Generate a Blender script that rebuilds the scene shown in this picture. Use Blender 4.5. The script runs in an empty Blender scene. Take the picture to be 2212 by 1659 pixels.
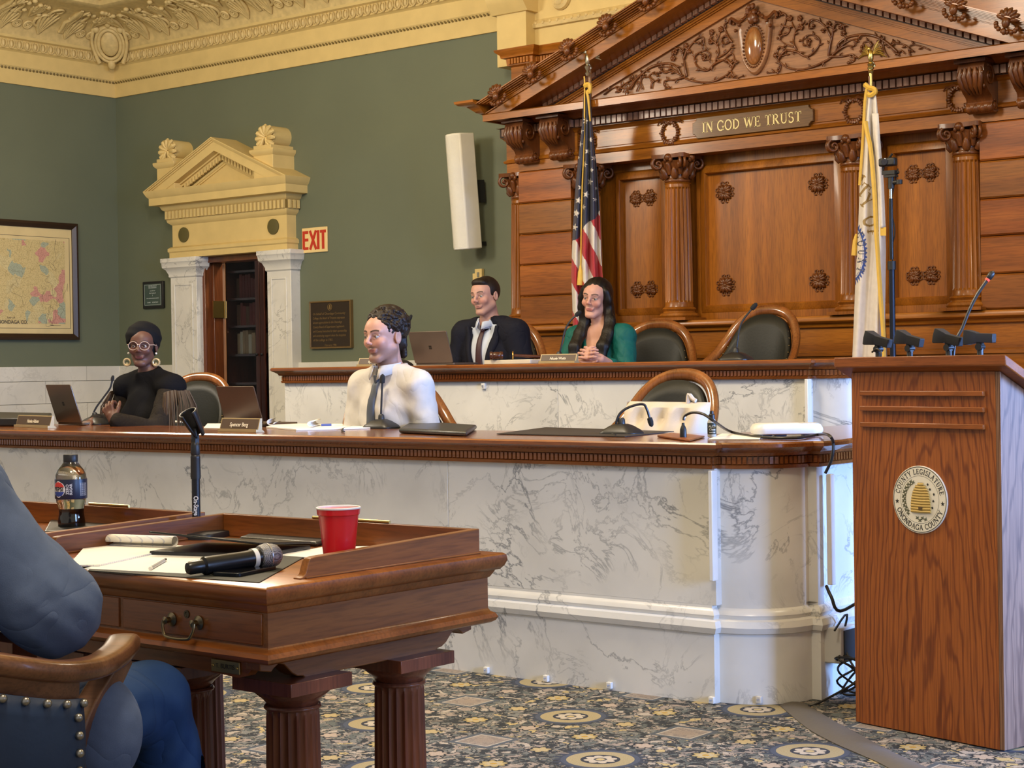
import bpy, math, random
import numpy as np
from mathutils import Vector, Matrix
random.seed(11)
PI = math.pi
SC = bpy.context.scene
COL = SC.collection

# ------------------------------------------------------------------ camera
def cam_axes(yaw, pitch, roll):
    cy, sy, cp, sp = math.cos(yaw), math.sin(yaw), math.cos(pitch), math.sin(pitch)
    r = Vector((cy, -sy, 0)); f = Vector((sy*cp, cy*cp, sp)); u = r.cross(f)
    c, s = math.cos(roll), math.sin(roll)
    return c*r + s*u, -s*r + c*u, f
FPX = 3704.7
CR, CU, CF = cam_axes(-0.680740196, -0.00961639, -0.0149065)
CAM = Vector((0, 0, 1.2))
cd = bpy.data.cameras.new('camera'); cam = bpy.data.objects.new('camera', cd); COL.objects.link(cam)
cam.matrix_world = Matrix(((CR.x, CU.x, -CF.x, CAM.x), (CR.y, CU.y, -CF.y, CAM.y), (CR.z, CU.z, -CF.z, CAM.z), (0, 0, 0, 1)))
cd.sensor_fit = 'HORIZONTAL'; cd.sensor_width = 36.0; cd.lens = FPX/2212*36; cd.clip_start = .05; cd.clip_end = 100
SC.camera = cam
# survey helpers: where a sight line meets a real plane of the room
def ray(x, y): return CR*((x-1106)/FPX) - CU*((y-829.5)/FPX) + CF
def onY(x, y, Y): d = ray(x, y); return CAM + d*(Y/d.y)
def onZ(x, y, z): d = ray(x, y); return CAM + d*((z-CAM.z)/d.z)
def onX(x, y, X): d = ray(x, y); return CAM + d*(X/d.x)

# ------------------------------------------------------------------ light
SC.view_settings.view_transform = 'Standard'; SC.view_settings.look = 'None'
SC.view_settings.exposure = 0.0; SC.view_settings.gamma = 1.0
try: SC.view_settings.use_curve_mapping = False
except Exception: pass
W = bpy.data.worlds.new('world'); SC.world = W; W.use_nodes = True
W.node_tree.nodes['Background'].inputs[0].default_value = (1.0, .93, .84, 1)
W.node_tree.nodes['Background'].inputs[1].default_value = .48
def area(name, loc, target, sx, sy, power, col, spread=180):
    l = bpy.data.lights.new(name, 'AREA'); l.shape = 'RECTANGLE'; l.size = sx; l.size_y = sy; l.energy = power; l.color = col; l.spread = math.radians(spread)
    o = bpy.data.objects.new(name, l); COL.objects.link(o); o.location = loc
    d = Vector(target) - Vector(loc); o.rotation_euler = d.to_track_quat('-Z', 'Y').to_euler(); return o
WARM = (1.0, .885, .71); COOL = (.24, .45, 1.0)
def lamp(loc, r, power):
    l = bpy.data.lights.new('chandelier_and_fill_light', 'POINT'); l.shadow_soft_size = r; l.energy = power; l.color = WARM
    o = bpy.data.objects.new('chandelier_and_fill_light', l); COL.objects.link(o); o.location = loc; return o
lamp((-5.4, 4.4, 4.2), .45, 400); lamp((-8.8, 5.2, 3.3), .45, 280); lamp((-1.6, 1.4, 4.2), .45, 260); lamp((-1.2, 6.0, 4.2), .45, 150); lamp((-10.3, 10.15, 2.8), .12, 60)  # second lamp lowered to brighten the cove; last one added to light the bookcase
area('window_daylight', (4.2, 8.3, 1.9), (-3.0, 5.7, .5), 1.6, 2.6, 105, COOL, 42)
area('window_daylight', (4.6, 3.5, 2.0), (-3.0, 5.1, .5), 1.6, 2.6, 70, (.30, .50, 1.0), 50)

# ------------------------------------------------------------------ materials
def new_mat(name):
    m = bpy.data.materials.new(name); m.use_nodes = True
    nt = m.node_tree; b = nt.nodes['Principled BSDF']; return m, nt, b
def plain(name, col, rough=.5, metal=0, bump=0, bscale=60, coat=0, var=0, vscale=8, trans=0, alpha=1, spec=None, emit=None, stretch=(1, 1, 1), sheen=0):
    m, nt, b = new_mat(name); L = nt.links.new
    b.inputs['Base Color'].default_value = (*col, 1); b.inputs['Roughness'].default_value = rough; b.inputs['Metallic'].default_value = metal
    if coat: b.inputs['Coat Weight'].default_value = coat; b.inputs['Coat Roughness'].default_value = .08
    if trans: b.inputs['Transmission Weight'].default_value = trans
    if sheen: b.inputs['Sheen Weight'].default_value = sheen; b.inputs['Sheen Roughness'].default_value = .4
    if alpha < 1: b.inputs['Alpha'].default_value = alpha
    if spec is not None: b.inputs['Specular IOR Level'].default_value = spec
    if emit: b.inputs['Emission Color'].default_value = (*emit[0], 1); b.inputs['Emission Strength'].default_value = emit[1]
    tc = nt.nodes.new('ShaderNodeTexCoord')
    mp = nt.nodes.new('ShaderNodeMapping'); mp.inputs['Scale'].default_value = stretch; L(tc.outputs['Object'], mp.inputs[0])
    n = nt.nodes.new('ShaderNodeTexNoise'); n.inputs['Scale'].default_value = vscale; n.inputs['Detail'].default_value = 5; L(mp.outputs[0], n.inputs['Vector'])
    r = nt.nodes.new('ShaderNodeValToRGB'); k = var if var else .04
    r.color_ramp.elements[0].position = .3; r.color_ramp.elements[1].position = .7
    r.color_ramp.elements[0].color = (*[c*(1-k) for c in col], 1); r.color_ramp.elements[1].color = (*[min(1, c*(1+k)) for c in col], 1)
    L(n.outputs['Fac'], r.inputs[0]); L(r.outputs[0], b.inputs['Base Color'])
    if bump:
        n2 = nt.nodes.new('ShaderNodeTexNoise'); n2.inputs['Scale'].default_value = bscale; n2.inputs['Detail'].default_value = 4; L(mp.outputs[0], n2.inputs['Vector'])
        bp = nt.nodes.new('ShaderNodeBump'); bp.inputs['Strength'].default_value = bump; bp.inputs['Distance'].default_value = .01
        L(n2.outputs['Fac'], bp.inputs['Height']); L(bp.outputs[0], b.inputs['Normal'])
    return m
def ramp(nt, pts, src):
    r = nt.nodes.new('ShaderNodeValToRGB'); cr = r.color_ramp
    while len(cr.elements) < len(pts): cr.elements.new(.5)
    for e, (p, c) in zip(cr.elements, pts): e.position = p; e.color = (*c, 1)
    nt.links.new(src, r.inputs[0]); return r
def wood(name, dark, light, axis='z', rough=.3, coat=.35, fine=26, figure=.35, pores=.25):
    m, nt, b = new_mat(name); L = nt.links.new
    tc = nt.nodes.new('ShaderNodeTexCoord'); mp = nt.nodes.new('ShaderNodeMapping')
    mp.inputs['Scale'].default_value = {'x': (.07, 1, 1), 'y': (1, .07, 1), 'z': (1, 1, .07)}[axis]
    L(tc.outputs['Object'], mp.inputs[0])
    n = nt.nodes.new('ShaderNodeTexNoise'); n.inputs['Scale'].default_value = fine*.45; n.inputs['Detail'].default_value = 7; n.inputs['Roughness'].default_value = .6; n.inputs['Distortion'].default_value = figure
    L(mp.outputs[0], n.inputs['Vector'])
    mid = tuple((a+c)/2 for a, c in zip(dark, light))
    r = ramp(nt, [(.25, dark), (.5, mid), (.78, light)], n.outputs['Fac'])
    n2 = nt.nodes.new('ShaderNodeTexNoise'); n2.inputs['Scale'].default_value = fine*6; n2.inputs['Detail'].default_value = 3; L(mp.outputs[0], n2.inputs['Vector'])
    p = ramp(nt, [(.36, (1-pores,)*3), (.55, (1, 1, 1))], n2.outputs['Fac'])
    mx = nt.nodes.new('ShaderNodeMix'); mx.data_type = 'RGBA'; mx.blend_type = 'MULTIPLY'; mx.inputs[0].default_value = 1
    L(r.outputs[0], mx.inputs[6]); L(p.outputs[0], mx.inputs[7])
    mp3 = nt.nodes.new('ShaderNodeMapping'); mp3.inputs['Scale'].default_value = {'x': (.03, 1, 1), 'y': (1, .03, 1), 'z': (1, 1, .03)}[axis]; L(tc.outputs['Object'], mp3.inputs[0])
    n3 = nt.nodes.new('ShaderNodeTexNoise'); n3.inputs['Scale'].default_value = 9; n3.inputs['Detail'].default_value = 1; L(mp3.outputs[0], n3.inputs['Vector'])
    p3 = ramp(nt, [(.36, (.74, .71, .68)), (.5, (.96, .96, .96)), (.64, (1.12, 1.12, 1.1))], n3.outputs['Fac'])
    mx3 = nt.nodes.new('ShaderNodeMix'); mx3.data_type = 'RGBA'; mx3.blend_type = 'MULTIPLY'; mx3.inputs[0].default_value = 1; L(mx.outputs[2], mx3.inputs[6]); L(p3.outputs[0], mx3.inputs[7]); L(mx3.outputs[2], b.inputs['Base Color'])
    b.inputs['Roughness'].default_value = rough; b.inputs['Coat Weight'].default_value = coat; b.inputs['Coat Roughness'].default_value = .12; b.inputs['Specular IOR Level'].default_value = .35
    bp = nt.nodes.new('ShaderNodeBump'); bp.inputs['Strength'].default_value = .05; bp.inputs['Distance'].default_value = .004
    L(n2.outputs['Fac'], bp.inputs['Height']); L(bp.outputs[0], b.inputs['Normal'])
    return m
def oak(name, dark, light, cx, cy, rough=.42):
    # broad cathedral grain: rings around an axis tilted off the board, stretched along z
    m, nt, b = new_mat(name); L = nt.links.new
    tc = nt.nodes.new('ShaderNodeTexCoord'); mp = nt.nodes.new('ShaderNodeMapping')
    mp.inputs['Location'].default_value = (-cx, -cy, 0); mp.inputs['Scale'].default_value = (1, 1, .16); L(tc.outputs['Object'], mp.inputs[0])
    w = nt.nodes.new('ShaderNodeTexWave'); w.wave_type = 'RINGS'; w.rings_direction = 'SPHERICAL'
    w.inputs['Scale'].default_value = 30; w.inputs['Distortion'].default_value = 7; w.inputs['Detail'].default_value = 2; w.inputs['Detail Scale'].default_value = .9
    L(mp.outputs[0], w.inputs['Vector'])
    r = ramp(nt, [(.0, dark), (.16, tuple(.5*a+.5*c for a, c in zip(dark, light))), (.36, light)], w.outputs['Fac'])
    mp2 = nt.nodes.new('ShaderNodeMapping'); mp2.inputs['Scale'].default_value = (1, 1, .02); L(tc.outputs['Object'], mp2.inputs[0])
    n2 = nt.nodes.new('ShaderNodeTexNoise'); n2.inputs['Scale'].default_value = 260; n2.inputs['Detail'].default_value = 2; L(mp2.outputs[0], n2.inputs['Vector'])
    p = ramp(nt, [(.38, (.66, .62, .6)), (.58, (1, 1, 1))], n2.outputs['Fac'])
    mx = nt.nodes.new('ShaderNodeMix'); mx.data_type = 'RGBA'; mx.blend_type = 'MULTIPLY'; mx.inputs[0].default_value = 1
    L(r.outputs[0], mx.inputs[6]); L(p.outputs[0], mx.inputs[7]); L(mx.outputs[2], b.inputs['Base Color'])
    b.inputs['Roughness'].default_value = rough; b.inputs['Coat Weight'].default_value = .12
    return m
def marble(name, base, vein, scale=1.0, seed=0.0, amount=1.0):
    m, nt, b = new_mat(name); L = nt.links.new
    tc = nt.nodes.new('ShaderNodeTexCoord'); mp = nt.nodes.new('ShaderNodeMapping'); mp.inputs['Location'].default_value = (seed, seed*.7, seed*1.3)
    mp.inputs['Rotation'].default_value = (.5, .7, .3); L(tc.outputs['Object'], mp.inputs[0])
    def veins(sc, dist, w, dens):
        n = nt.nodes.new('ShaderNodeTexNoise'); n.inputs['Scale'].default_value = sc; n.inputs['Detail'].default_value = 7; n.inputs['Roughness'].default_value = .62; n.inputs['Distortion'].default_value = dist
        L(mp.outputs[0], n.inputs['Vector'])
        s = nt.nodes.new('ShaderNodeMath'); s.operation = 'SUBTRACT'; s.inputs[1].default_value = .5; L(n.outputs['Fac'], s.inputs[0])
        a = nt.nodes.new('ShaderNodeMath'); a.operation = 'ABSOLUTE'; L(s.outputs[0], a.inputs[0])
        r = ramp(nt, [(0, (dens,)*3), (w, (0, 0, 0))], a.outputs[0])
        g = nt.nodes.new('ShaderNodeTexNoise'); g.inputs['Scale'].default_value = sc*.8; g.inputs['Detail'].default_value = 2; L(tc.outputs['Object'], g.inputs['Vector'])
        gr = ramp(nt, [(.44, (0, 0, 0)), (.62, (1, 1, 1))], g.outputs['Fac'])
        mm = nt.nodes.new('ShaderNodeMath'); mm.operation = 'MULTIPLY'; L(r.outputs[0], mm.inputs[0]); L(gr.outputs[0], mm.inputs[1]); return mm
    v1 = veins(1.7*scale, .8, .012, .85*amount); v2 = veins(4.5*scale, 1.2, .022, .55*amount)
    ad = nt.nodes.new('ShaderNodeMath'); ad.operation = 'MAXIMUM'; L(v1.outputs[0], ad.inputs[0]); L(v2.outputs[0], ad.inputs[1])
    c = nt.nodes.new('ShaderNodeTexNoise'); c.inputs['Scale'].default_value = 3.0*scale; c.inputs['Detail'].default_value = 6; L(mp.outputs[0], c.inputs['Vector'])
    cr = ramp(nt, [(.3, tuple(x*.84 for x in base)), (.65, base)], c.outputs['Fac'])
    mx = nt.nodes.new('ShaderNodeMix'); mx.data_type = 'RGBA'; L(ad.outputs[0], mx.inputs[0]); L(cr.outputs[0], mx.inputs[6]); mx.inputs[7].default_value = (*vein, 1)
    L(mx.outputs[2], b.inputs['Base Color']); b.inputs['Roughness'].default_value = .24; b.inputs['Specular IOR Level'].default_value = .45
    return m
def attr_mat(name, rough=.5, bump=0, bscale=200, spec=.35, sss=0):
    m, nt, b = new_mat(name); L = nt.links.new
    a = nt.nodes.new('ShaderNodeVertexColor'); a.layer_name = 'tint'; L(a.outputs[0], b.inputs['Base Color'])
    b.inputs['Roughness'].default_value = rough; b.inputs['Specular IOR Level'].default_value = spec
    if bump:
        tc = nt.nodes.new('ShaderNodeTexCoord'); n = nt.nodes.new('ShaderNodeTexNoise'); n.inputs['Scale'].default_value = bscale; L(tc.outputs['Object'], n.inputs['Vector'])
        bp = nt.nodes.new('ShaderNodeBump'); bp.inputs['Strength'].default_value = bump; bp.inputs['Distance'].default_value = .005; L(n.outputs['Fac'], bp.inputs['Height']); L(bp.outputs[0], b.inputs['Normal'])
    return m
GREEN = plain('green_wall_paint', (.128, .148, .098), .6, bump=.03, bscale=120, var=.05, vscale=1.5)
CREAM = plain('cream_plaster', (.66, .50, .205), .55, bump=.03, bscale=90, var=.05)
CREAM2 = plain('aged_cream_relief', (.61, .465, .205), .6, bump=.05, bscale=70, var=.14, vscale=20)
GILT = plain('antique_gilt_bead', (.17, .12, .035), .5, metal=.2)
MARB = marble('veined_white_marble', (.735, .722, .672), (.16, .17, .18), 1.0, 0)
MARB2 = marble('wall_marble', (.68, .665, .61), (.34, .33, .31), 1.0, 5, .6)
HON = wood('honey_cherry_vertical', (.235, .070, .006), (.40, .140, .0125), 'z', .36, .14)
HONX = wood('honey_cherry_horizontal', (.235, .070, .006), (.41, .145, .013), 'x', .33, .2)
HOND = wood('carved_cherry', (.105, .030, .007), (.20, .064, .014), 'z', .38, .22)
RED = wood('counter_mahogany', (.16, .043, .010), (.29, .090, .020), 'x', .2, .55)
TAB = wood('desk_walnut_front', (.18, .050, .011), (.33, .110, .025), 'x', .3, .25)
TABY = wood('desk_walnut_side', (.155, .050, .012), (.28, .104, .025), 'y', .38, .1)
TABZ = wood('desk_walnut_columns', (.10, .028, .014), (.22, .07, .034), 'z', .3, .35)
CHW = wood('chair_wood', (.15, .048, .012), (.33, .115, .03), 'z', .2, .6)
BLK = plain('black_plastic', (.012, .012, .013), .42)
BLKS = plain('black_satin_metal', (.014, .015, .018), .28, metal=.3)
BRASS = plain('brass', (.55, .38, .13), .3, metal=1)
STEEL = plain('steel', (.55, .55, .55), .25, metal=1)
WHITE = plain('white_plastic', (.75, .74, .70), .4)
PAPER = plain('white_paper', (.80, .79, .76), .7)
LEATH = plain('black_leather', (.020, .021, .019), .38, bump=.12, bscale=180)
NAIL = plain('nail_brass', (.16, .12, .06), .35, metal=1)

# ------------------------------------------------------------------ mesh building
class MB:
    def __init__(s): s.v = []; s.f = []; s.m = []; s.T = None; s.k = 0
    def add(s, vs, fs):
        n = len(s.v)
        if s.T is not None: vs = [s.T @ Vector(p) for p in vs]
        s.v += [tuple(p) for p in vs]; s.f += [tuple(i+n for i in f) for f in fs]; s.m += [s.k]*len(fs); return s
    def box(s, x0, x1, y0, y1, z0, z1):
        return s.add([(x0, y0, z0), (x1, y0, z0), (x1, y1, z0), (x0, y1, z0), (x0, y0, z1), (x1, y0, z1), (x1, y1, z1), (x0, y1, z1)],
                     [(0, 3, 2, 1), (4, 5, 6, 7), (0, 1, 5, 4), (1, 2, 6, 5), (2, 3, 7, 6), (3, 0, 4, 7)])
    def cbox(s, c, d): return s.box(c[0]-d[0]/2, c[0]+d[0]/2, c[1]-d[1]/2, c[1]+d[1]/2, c[2]-d[2]/2, c[2]+d[2]/2)
    def prism(s, poly, a, b, ax='y'):
        # poly in the two other axes (x,z for y; x,y for z; y,z for x)
        mk = {'y': lambda p, t: (p[0], t, p[1]), 'z': lambda p, t: (p[0], p[1], t), 'x': lambda p, t: (t, p[0], p[1])}[ax]
        n = len(poly); vs = [mk(p, a) for p in poly] + [mk(p, b) for p in poly]
        fs = [tuple(range(n)), tuple(range(2*n-1, n-1, -1))] + [(i, i+n, (i+1) % n+n, (i+1) % n) for i in range(n)]
        return s.add(vs, fs)
    def loops(s, rings, closed=True, cap=True):
        n = len(rings[0]); vs = [p for r in rings for p in r]; fs = []
        for i in range(len(rings)-1):
            for j in range(n if closed else n-1):
                a = i*n+j; b = i*n+(j+1) % n; fs.append((a, b, b+n, a+n))
        if cap and closed: fs += [tuple(range(n-1, -1, -1)), tuple(range((len(rings)-1)*n, len(rings)*n))]
        return s.add(vs, fs)
    def lathe(s, prof, c=(0, 0, 0), n=24, flute=0, fd=.0, a0=0):
        rings = []
        for r, z, *k in prof:
            fl = k[0] if k else 0; ring = []
            for i in range(n):
                a = 2*PI*i/n+a0; rr = r
                if flute and fl:
                    t = (i*flute/n) % 1.0; rr = r - fd*fl*math.sin(PI*t)**.8
                ring.append((c[0]+rr*math.cos(a), c[1]+rr*math.sin(a), c[2]+z))
            rings.append(ring)
        return s.loops(rings)
    def tube(s, pts, r, n=8, cap=True, flat=None):
        pts = [Vector(p) for p in pts]; N = len(pts)
        rs = r if isinstance(r, (list, tuple)) else [r]*N
        rings = []; up = None
        for i in range(N):
            t = (pts[min(i+1, N-1)] - pts[max(i-1, 0)]).normalized()
            if up is None:
                up = Vector((0, 0, 1)) if abs(t.z) < .9 else Vector((1, 0, 0))
                if flat is not None: up = Vector(flat)
            a = t.cross(up)
            if a.length < 1e-6: a = t.orthogonal()
            a.normalize(); b = a.cross(t).normalized()
            if flat is None: up = b
            rings.append([pts[i] + (a*math.cos(2*PI*j/n) + b*math.sin(2*PI*j/n))*rs[i] for j in range(n)])
        return s.loops(rings, cap=cap)
    def ell(s, c, r, n=10, m=7, rot=None):
        vs = []; c = Vector(c)
        for i in range(m+1):
            th = PI*i/m
            for j in range(n):
                ph = 2*PI*j/n; p = Vector((r[0]*math.sin(th)*math.cos(ph), r[1]*math.sin(th)*math.sin(ph), r[2]*math.cos(th)))
                if rot is not None: p = rot @ p
                vs.append(c+p)
        fs = [(i*n+j, (i+1)*n+j, (i+1)*n+(j+1) % n, i*n+(j+1) % n) for i in range(m) for j in range(n)]
        return s.add(vs, fs)
    def mold(s, path, prof, closed=False, cap=True, z0=0):
        # outline (x,y) with the outside on its right-hand side; prof = (outward, height) pairs
        P = [Vector((p[0], p[1])) for p in path]; N = len(P); offs = []
        for i in range(N):
            d1 = (P[i]-P[i-1]) if (closed or i > 0) else None
            d2 = (P[(i+1) % N]-P[i]) if (closed or i < N-1) else None
            if d1 is None: d1 = d2
            if d2 is None: d2 = d1
            n1 = Vector((d1.y, -d1.x)).normalized(); n2 = Vector((d2.y, -d2.x)).normalized()
            m = (n1+n2)
            if m.length < 1e-4: m = n1.copy()
            m.normalize(); offs.append(m/max(.3, m.dot(n1)))
        rings = [[(P[i].x+offs[i].x*o, P[i].y+offs[i].y*o, z0+z) for o, z in prof] for i in range(N)]
        n = len(prof); vs = [p for r in rings for p in r]; fs = []
        for i in range(N if closed else N-1):
            a = i*n; b = ((i+1) % N)*n
            for j in range(n-1): fs.append((a+j, b+j, b+j+1, a+j+1))
        if cap and not closed: fs += [tuple(range(n)), tuple(range((N-1)*n+n-1, (N-1)*n-1, -1))]
        return s.add(vs, fs)
WM = {}
def obj(name, mb, mat, parent=None, bevel=0, seg=2, ang=38, subsurf=0):
    if isinstance(mb, bpy.types.Mesh): me = mb
    else:
        me = bpy.data.meshes.new(name); me.from_pydata(mb.v, [], mb.f)
        for mt in (mat if isinstance(mat, (list, tuple)) else [mat]): me.materials.append(mt)
        if any(mb.m): me.polygons.foreach_set('material_index', mb.m)
        me.update()
        bmfix(me)
        me.polygons.foreach_set('use_smooth', [True]*len(me.polygons))
        me.set_sharp_from_angle(angle=math.radians(ang))
    o = bpy.data.objects.new(name, me); COL.objects.link(o); WM[o] = Matrix.Identity(4)
    if parent is not None:
        o.parent = parent; o.matrix_basis = WM[parent].inverted()
    if bevel:
        b = o.modifiers.new('bevel', 'BEVEL'); b.width = bevel; b.segments = seg; b.limit_method = 'ANGLE'; b.angle_limit = math.radians(40); b.harden_normals = False
    if subsurf:
        ss = o.modifiers.new('subsurf', 'SUBSURF'); ss.levels = subsurf; ss.render_levels = subsurf
    return o
import bmesh
def bmfix(me):
    bm = bmesh.new(); bm.from_mesh(me); bmesh.ops.recalc_face_normals(bm, faces=bm.faces); bm.to_mesh(me); bm.free()
def tag(o, label=None, cat=None, group=None, kind=None):
    if label: o['label'] = label
    if cat: o['category'] = cat
    if group: o['group'] = group
    if kind: o['kind'] = kind
    return o
def thing(name, label, cat, loc=(0, 0, 0), group=None, rz=0):
    o = bpy.data.objects.new(name, None); COL.objects.link(o); o.empty_display_size = .1
    o.location = loc; o.rotation_euler = (0, 0, rz)
    WM[o] = Matrix.Translation(Vector(loc)) @ Matrix.Rotation(rz, 4, 'Z')
    return tag(o, label, cat, group)
def lthing(*a, **k):
    # a thing whose parts are modelled in its own local space
    o = thing(*a, **k); WM[o] = Matrix.Identity(4); return o
def struct(name, mb, mat, parent=None, **k):
    o = obj(name, mb, mat, parent, **k)
    if parent is None: o['kind'] = 'structure'
    return o
def dup(root, loc, rz, label=None, group=None, skip=()):
    r = root.copy(); COL.objects.link(r); r.location = loc; r.rotation_euler = (0, 0, rz); WM[r] = Matrix.Identity(4)
    if label: r['label'] = label
    if group: r['group'] = group
    for ch in list(root.children):
        c = ch.copy(); COL.objects.link(c); c.parent = r
        for g in ch.children:
            d = g.copy(); COL.objects.link(d); d.parent = c
    return r
def text_mb(mb, s, size, M, ext=.001, align='CENTER', sx=1.0, bold=0, shear=0):
    cu = bpy.data.curves.new('t', 'FONT'); cu.body = s; cu.size = size; cu.extrude = ext; cu.align_x = align; cu.align_y = 'CENTER'
    cu.offset = bold; cu.resolution_u = 3; cu.shear = shear
    o = bpy.data.objects.new('t', cu); COL.objects.link(o)
    dg = bpy.context.evaluated_depsgraph_get(); dg.update()
    me = bpy.data.meshes.new_from_object(o.evaluated_get(dg))
    mb.add([M @ Vector((v.co.x*sx, v.co.y, v.co.z)) for v in me.vertices], [tuple(p.vertices) for p in me.polygons])
    bpy.data.objects.remove(o); bpy.data.meshes.remove(me); bpy.data.curves.remove(cu); return mb
def frameM(o, x, y):
    # matrix whose x axis runs along x, y axis along y
    x = Vector(x).normalized(); y = Vector(y).normalized(); z = x.cross(y).normalized(); y = z.cross(x)
    return Matrix(((x.x, y.x, z.x, o[0]), (x.y, y.y, z.y, o[1]), (x.z, y.z, z.z, o[2]), (0, 0, 0, 1)))
def rrect(w, h, r, n=4):
    out = []
    for cx, cy, a in ((w/2-r, h/2-r, 0), (-w/2+r, h/2-r, 90), (-w/2+r, -h/2+r, 180), (w/2-r, -h/2+r, 270)):
        for i in range(n+1):
            t = math.radians(a+90*i/n); out.append((cx+r*math.cos(t), cy+r*math.sin(t)))
    return out
def arcpts(cx, cy, r, a0, a1, n):
    return [(cx+r*math.cos(math.radians(a0+(a1-a0)*i/n)), cy+r*math.sin(math.radians(a0+(a1-a0)*i/n))) for i in range(n+1)]
def bez(p0, p1, p2, p3, n=12):
    p0, p1, p2, p3 = map(Vector, (p0, p1, p2, p3)); out = []
    for i in range(n+1):
        t = i/n; out.append(p0*(1-t)**3 + p1*3*t*(1-t)**2 + p2*3*t*t*(1-t) + p3*t**3)
    return out
def smooth_path(pts, n=6):
    P = [Vector(p) for p in pts]; out = []
    for i in range(len(P)-1):
        a, b, c, d = P[max(i-1, 0)], P[i], P[i+1], P[min(i+2, len(P)-1)]
        for k in range(n):
            t = k/n; out.append(.5*((2*b) + (c-a)*t + (2*a-5*b+4*c-d)*t*t + (3*b-a-3*c+d)*t**3))
    out.append(P[-1]); return out
# ------------------------------------------------------------------ node expressions for the carpet
class E:
    def __init__(s, nt, o): s.nt = nt; s.o = o
    def _m(s, op, a, b=None, c=None):
        n = s.nt.nodes.new('ShaderNodeMath'); n.operation = op
        for i, q in enumerate((a, b, c)):
            if q is None: continue
            if isinstance(q, E): s.nt.links.new(q.o, n.inputs[i])
            else: n.inputs[i].default_value = q
        return E(s.nt, n.outputs[0])
    def __add__(s, b): return s._m('ADD', s, b)
    def __sub__(s, b): return s._m('SUBTRACT', s, b)
    def __mul__(s, b): return s._m('MULTIPLY', s, b)
    def lt(s, b): return s._m('LESS_THAN', s, b)
    def gt(s, b): return s._m('GREATER_THAN', s, b)
    def f(s, op, b=None): return s._m(op, s, b)
def carpet():
    m, nt, b = new_mat('patterned_carpet'); L = nt.links.new
    tc = nt.nodes.new('ShaderNodeTexCoord'); sp = nt.nodes.new('ShaderNodeSeparateXYZ'); L(tc.outputs['Object'], sp.inputs[0])
    P = .4635
    x = (E(nt, sp.outputs[0]) + 3.555)*(1/P); y = (E(nt, sp.outputs[1]) - 4.682)*(1/P)
    def cell(x, y):
        a = x.f('ROUND'); c = y.f('ROUND'); dx = x-a; dy = y-c
        return dx, dy, (dx*dx+dy*dy).f('SQRT'), ((a+c)*.5).f('FRACT').f('ABSOLUTE').gt(.25)
    dx, dy, r, odd = cell(x, y); ev = odd*-1.0+1.0
    th = dy.f('ARCTAN2', dx)
    # leafy ground
    def leaf(sc, seed):
        mp = nt.nodes.new('ShaderNodeMapping'); mp.inputs['Location'].default_value = (seed, seed, 0); L(tc.outputs['Object'], mp.inputs[0])
        ns = nt.nodes.new('ShaderNodeTexNoise'); ns.inputs['Scale'].default_value = sc*.35; ns.inputs['Detail'].default_value = 2; L(mp.outputs[0], ns.inputs['Vector'])
        mx = nt.nodes.new('ShaderNodeMix'); mx.data_type = 'RGBA'; mx.blend_type = 'LINEAR_LIGHT'; mx.inputs[0].default_value = .09
        L(mp.outputs[0], mx.inputs[6]); L(ns.outputs['Color'], mx.inputs[7])
        v = nt.nodes.new('ShaderNodeTexVoronoi'); v.inputs['Scale'].default_value = sc; v.inputs['Randomness'].default_value = .95; L(mx.outputs[2], v.inputs['Vector'])
        e = nt.nodes.new('ShaderNodeTexVoronoi'); e.feature = 'DISTANCE_TO_EDGE'; e.inputs['Scale'].default_value = sc; e.inputs['Randomness'].default_value = .95; L(mx.outputs[2], e.inputs['Vector'])
        s2 = nt.nodes.new('ShaderNodeSeparateColor'); L(v.outputs['Color'], s2.inputs[0])
        return E(nt, s2.outputs[0]), E(nt, e.outputs['Distance'])
    c1, e1 = leaf(30, 0); c2, e2 = leaf(58, 4)
    g = ramp(nt, [(0, (.045, .05, .055)), (.30, (.13, .145, .14)), (.50, (.21, .215, .20)), (.64, (.34, .285, .245)), (.80, (.44, .39, .33)), (.95, (.50, .40, .20))], c1.o)
    g.color_ramp.interpolation = 'CONSTANT'
    g2 = ramp(nt, [(0, (.05, .055, .06)), (.42, (.12, .135, .14)), (.68, (.30, .265, .23)), (.9, (.42, .36, .27))], c2.o); g2.color_ramp.interpolation = 'CONSTANT'
    DK = (.036, .040, .046)
    def mix(fac, A, B):
        n = nt.nodes.new('ShaderNodeMix'); n.data_type = 'RGBA'
        L(fac.o, n.inputs[0])
        for i, q in ((6, A), (7, B)):
            if isinstance(q, tuple): n.inputs[i].default_value = (*q, 1)
            else: L(q, n.inputs[i])
        return n.outputs[2]
    col = mix(e1.lt(.10), g.outputs[0], mix(e2.lt(.05), g2.outputs[0], DK))
    # small yellow flowers at the half cells
    fx, fy, fr, _ = cell(x+.5, y+.5); fth = fy.f('ARCTAN2', fx)
    pet = (fth*4).f('COSINE').f('ABSOLUTE')*.030 + .064
    col = mix(fr.lt(pet+.022), col, DK); col = mix(fr.lt(pet), col, (.47, .37, .17)); col = mix(fr.lt(pet*.62), col, (.46, .40, .27)); col = mix(fr.lt(.025), col, (.46, .30, .07))
    # smaller beige blossoms on the quarter points
    for ox, oy in ((.5, 0), (0, .5)):
        qx, qy, qr, _ = cell(x+ox, y+oy); qth = qy.f('ARCTAN2', qx); qp = (qth*3+.6).f('COSINE').f('ABSOLUTE')*.03+.045
        col = mix(qr.lt(qp+.02), col, DK); col = mix(qr.lt(qp), col, (.46, .37, .20) if ox else (.44, .36, .29))
    # diamonds
    ch = dx.f('ABSOLUTE').f('MAXIMUM', dy.f('ABSOLUTE'))
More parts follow.
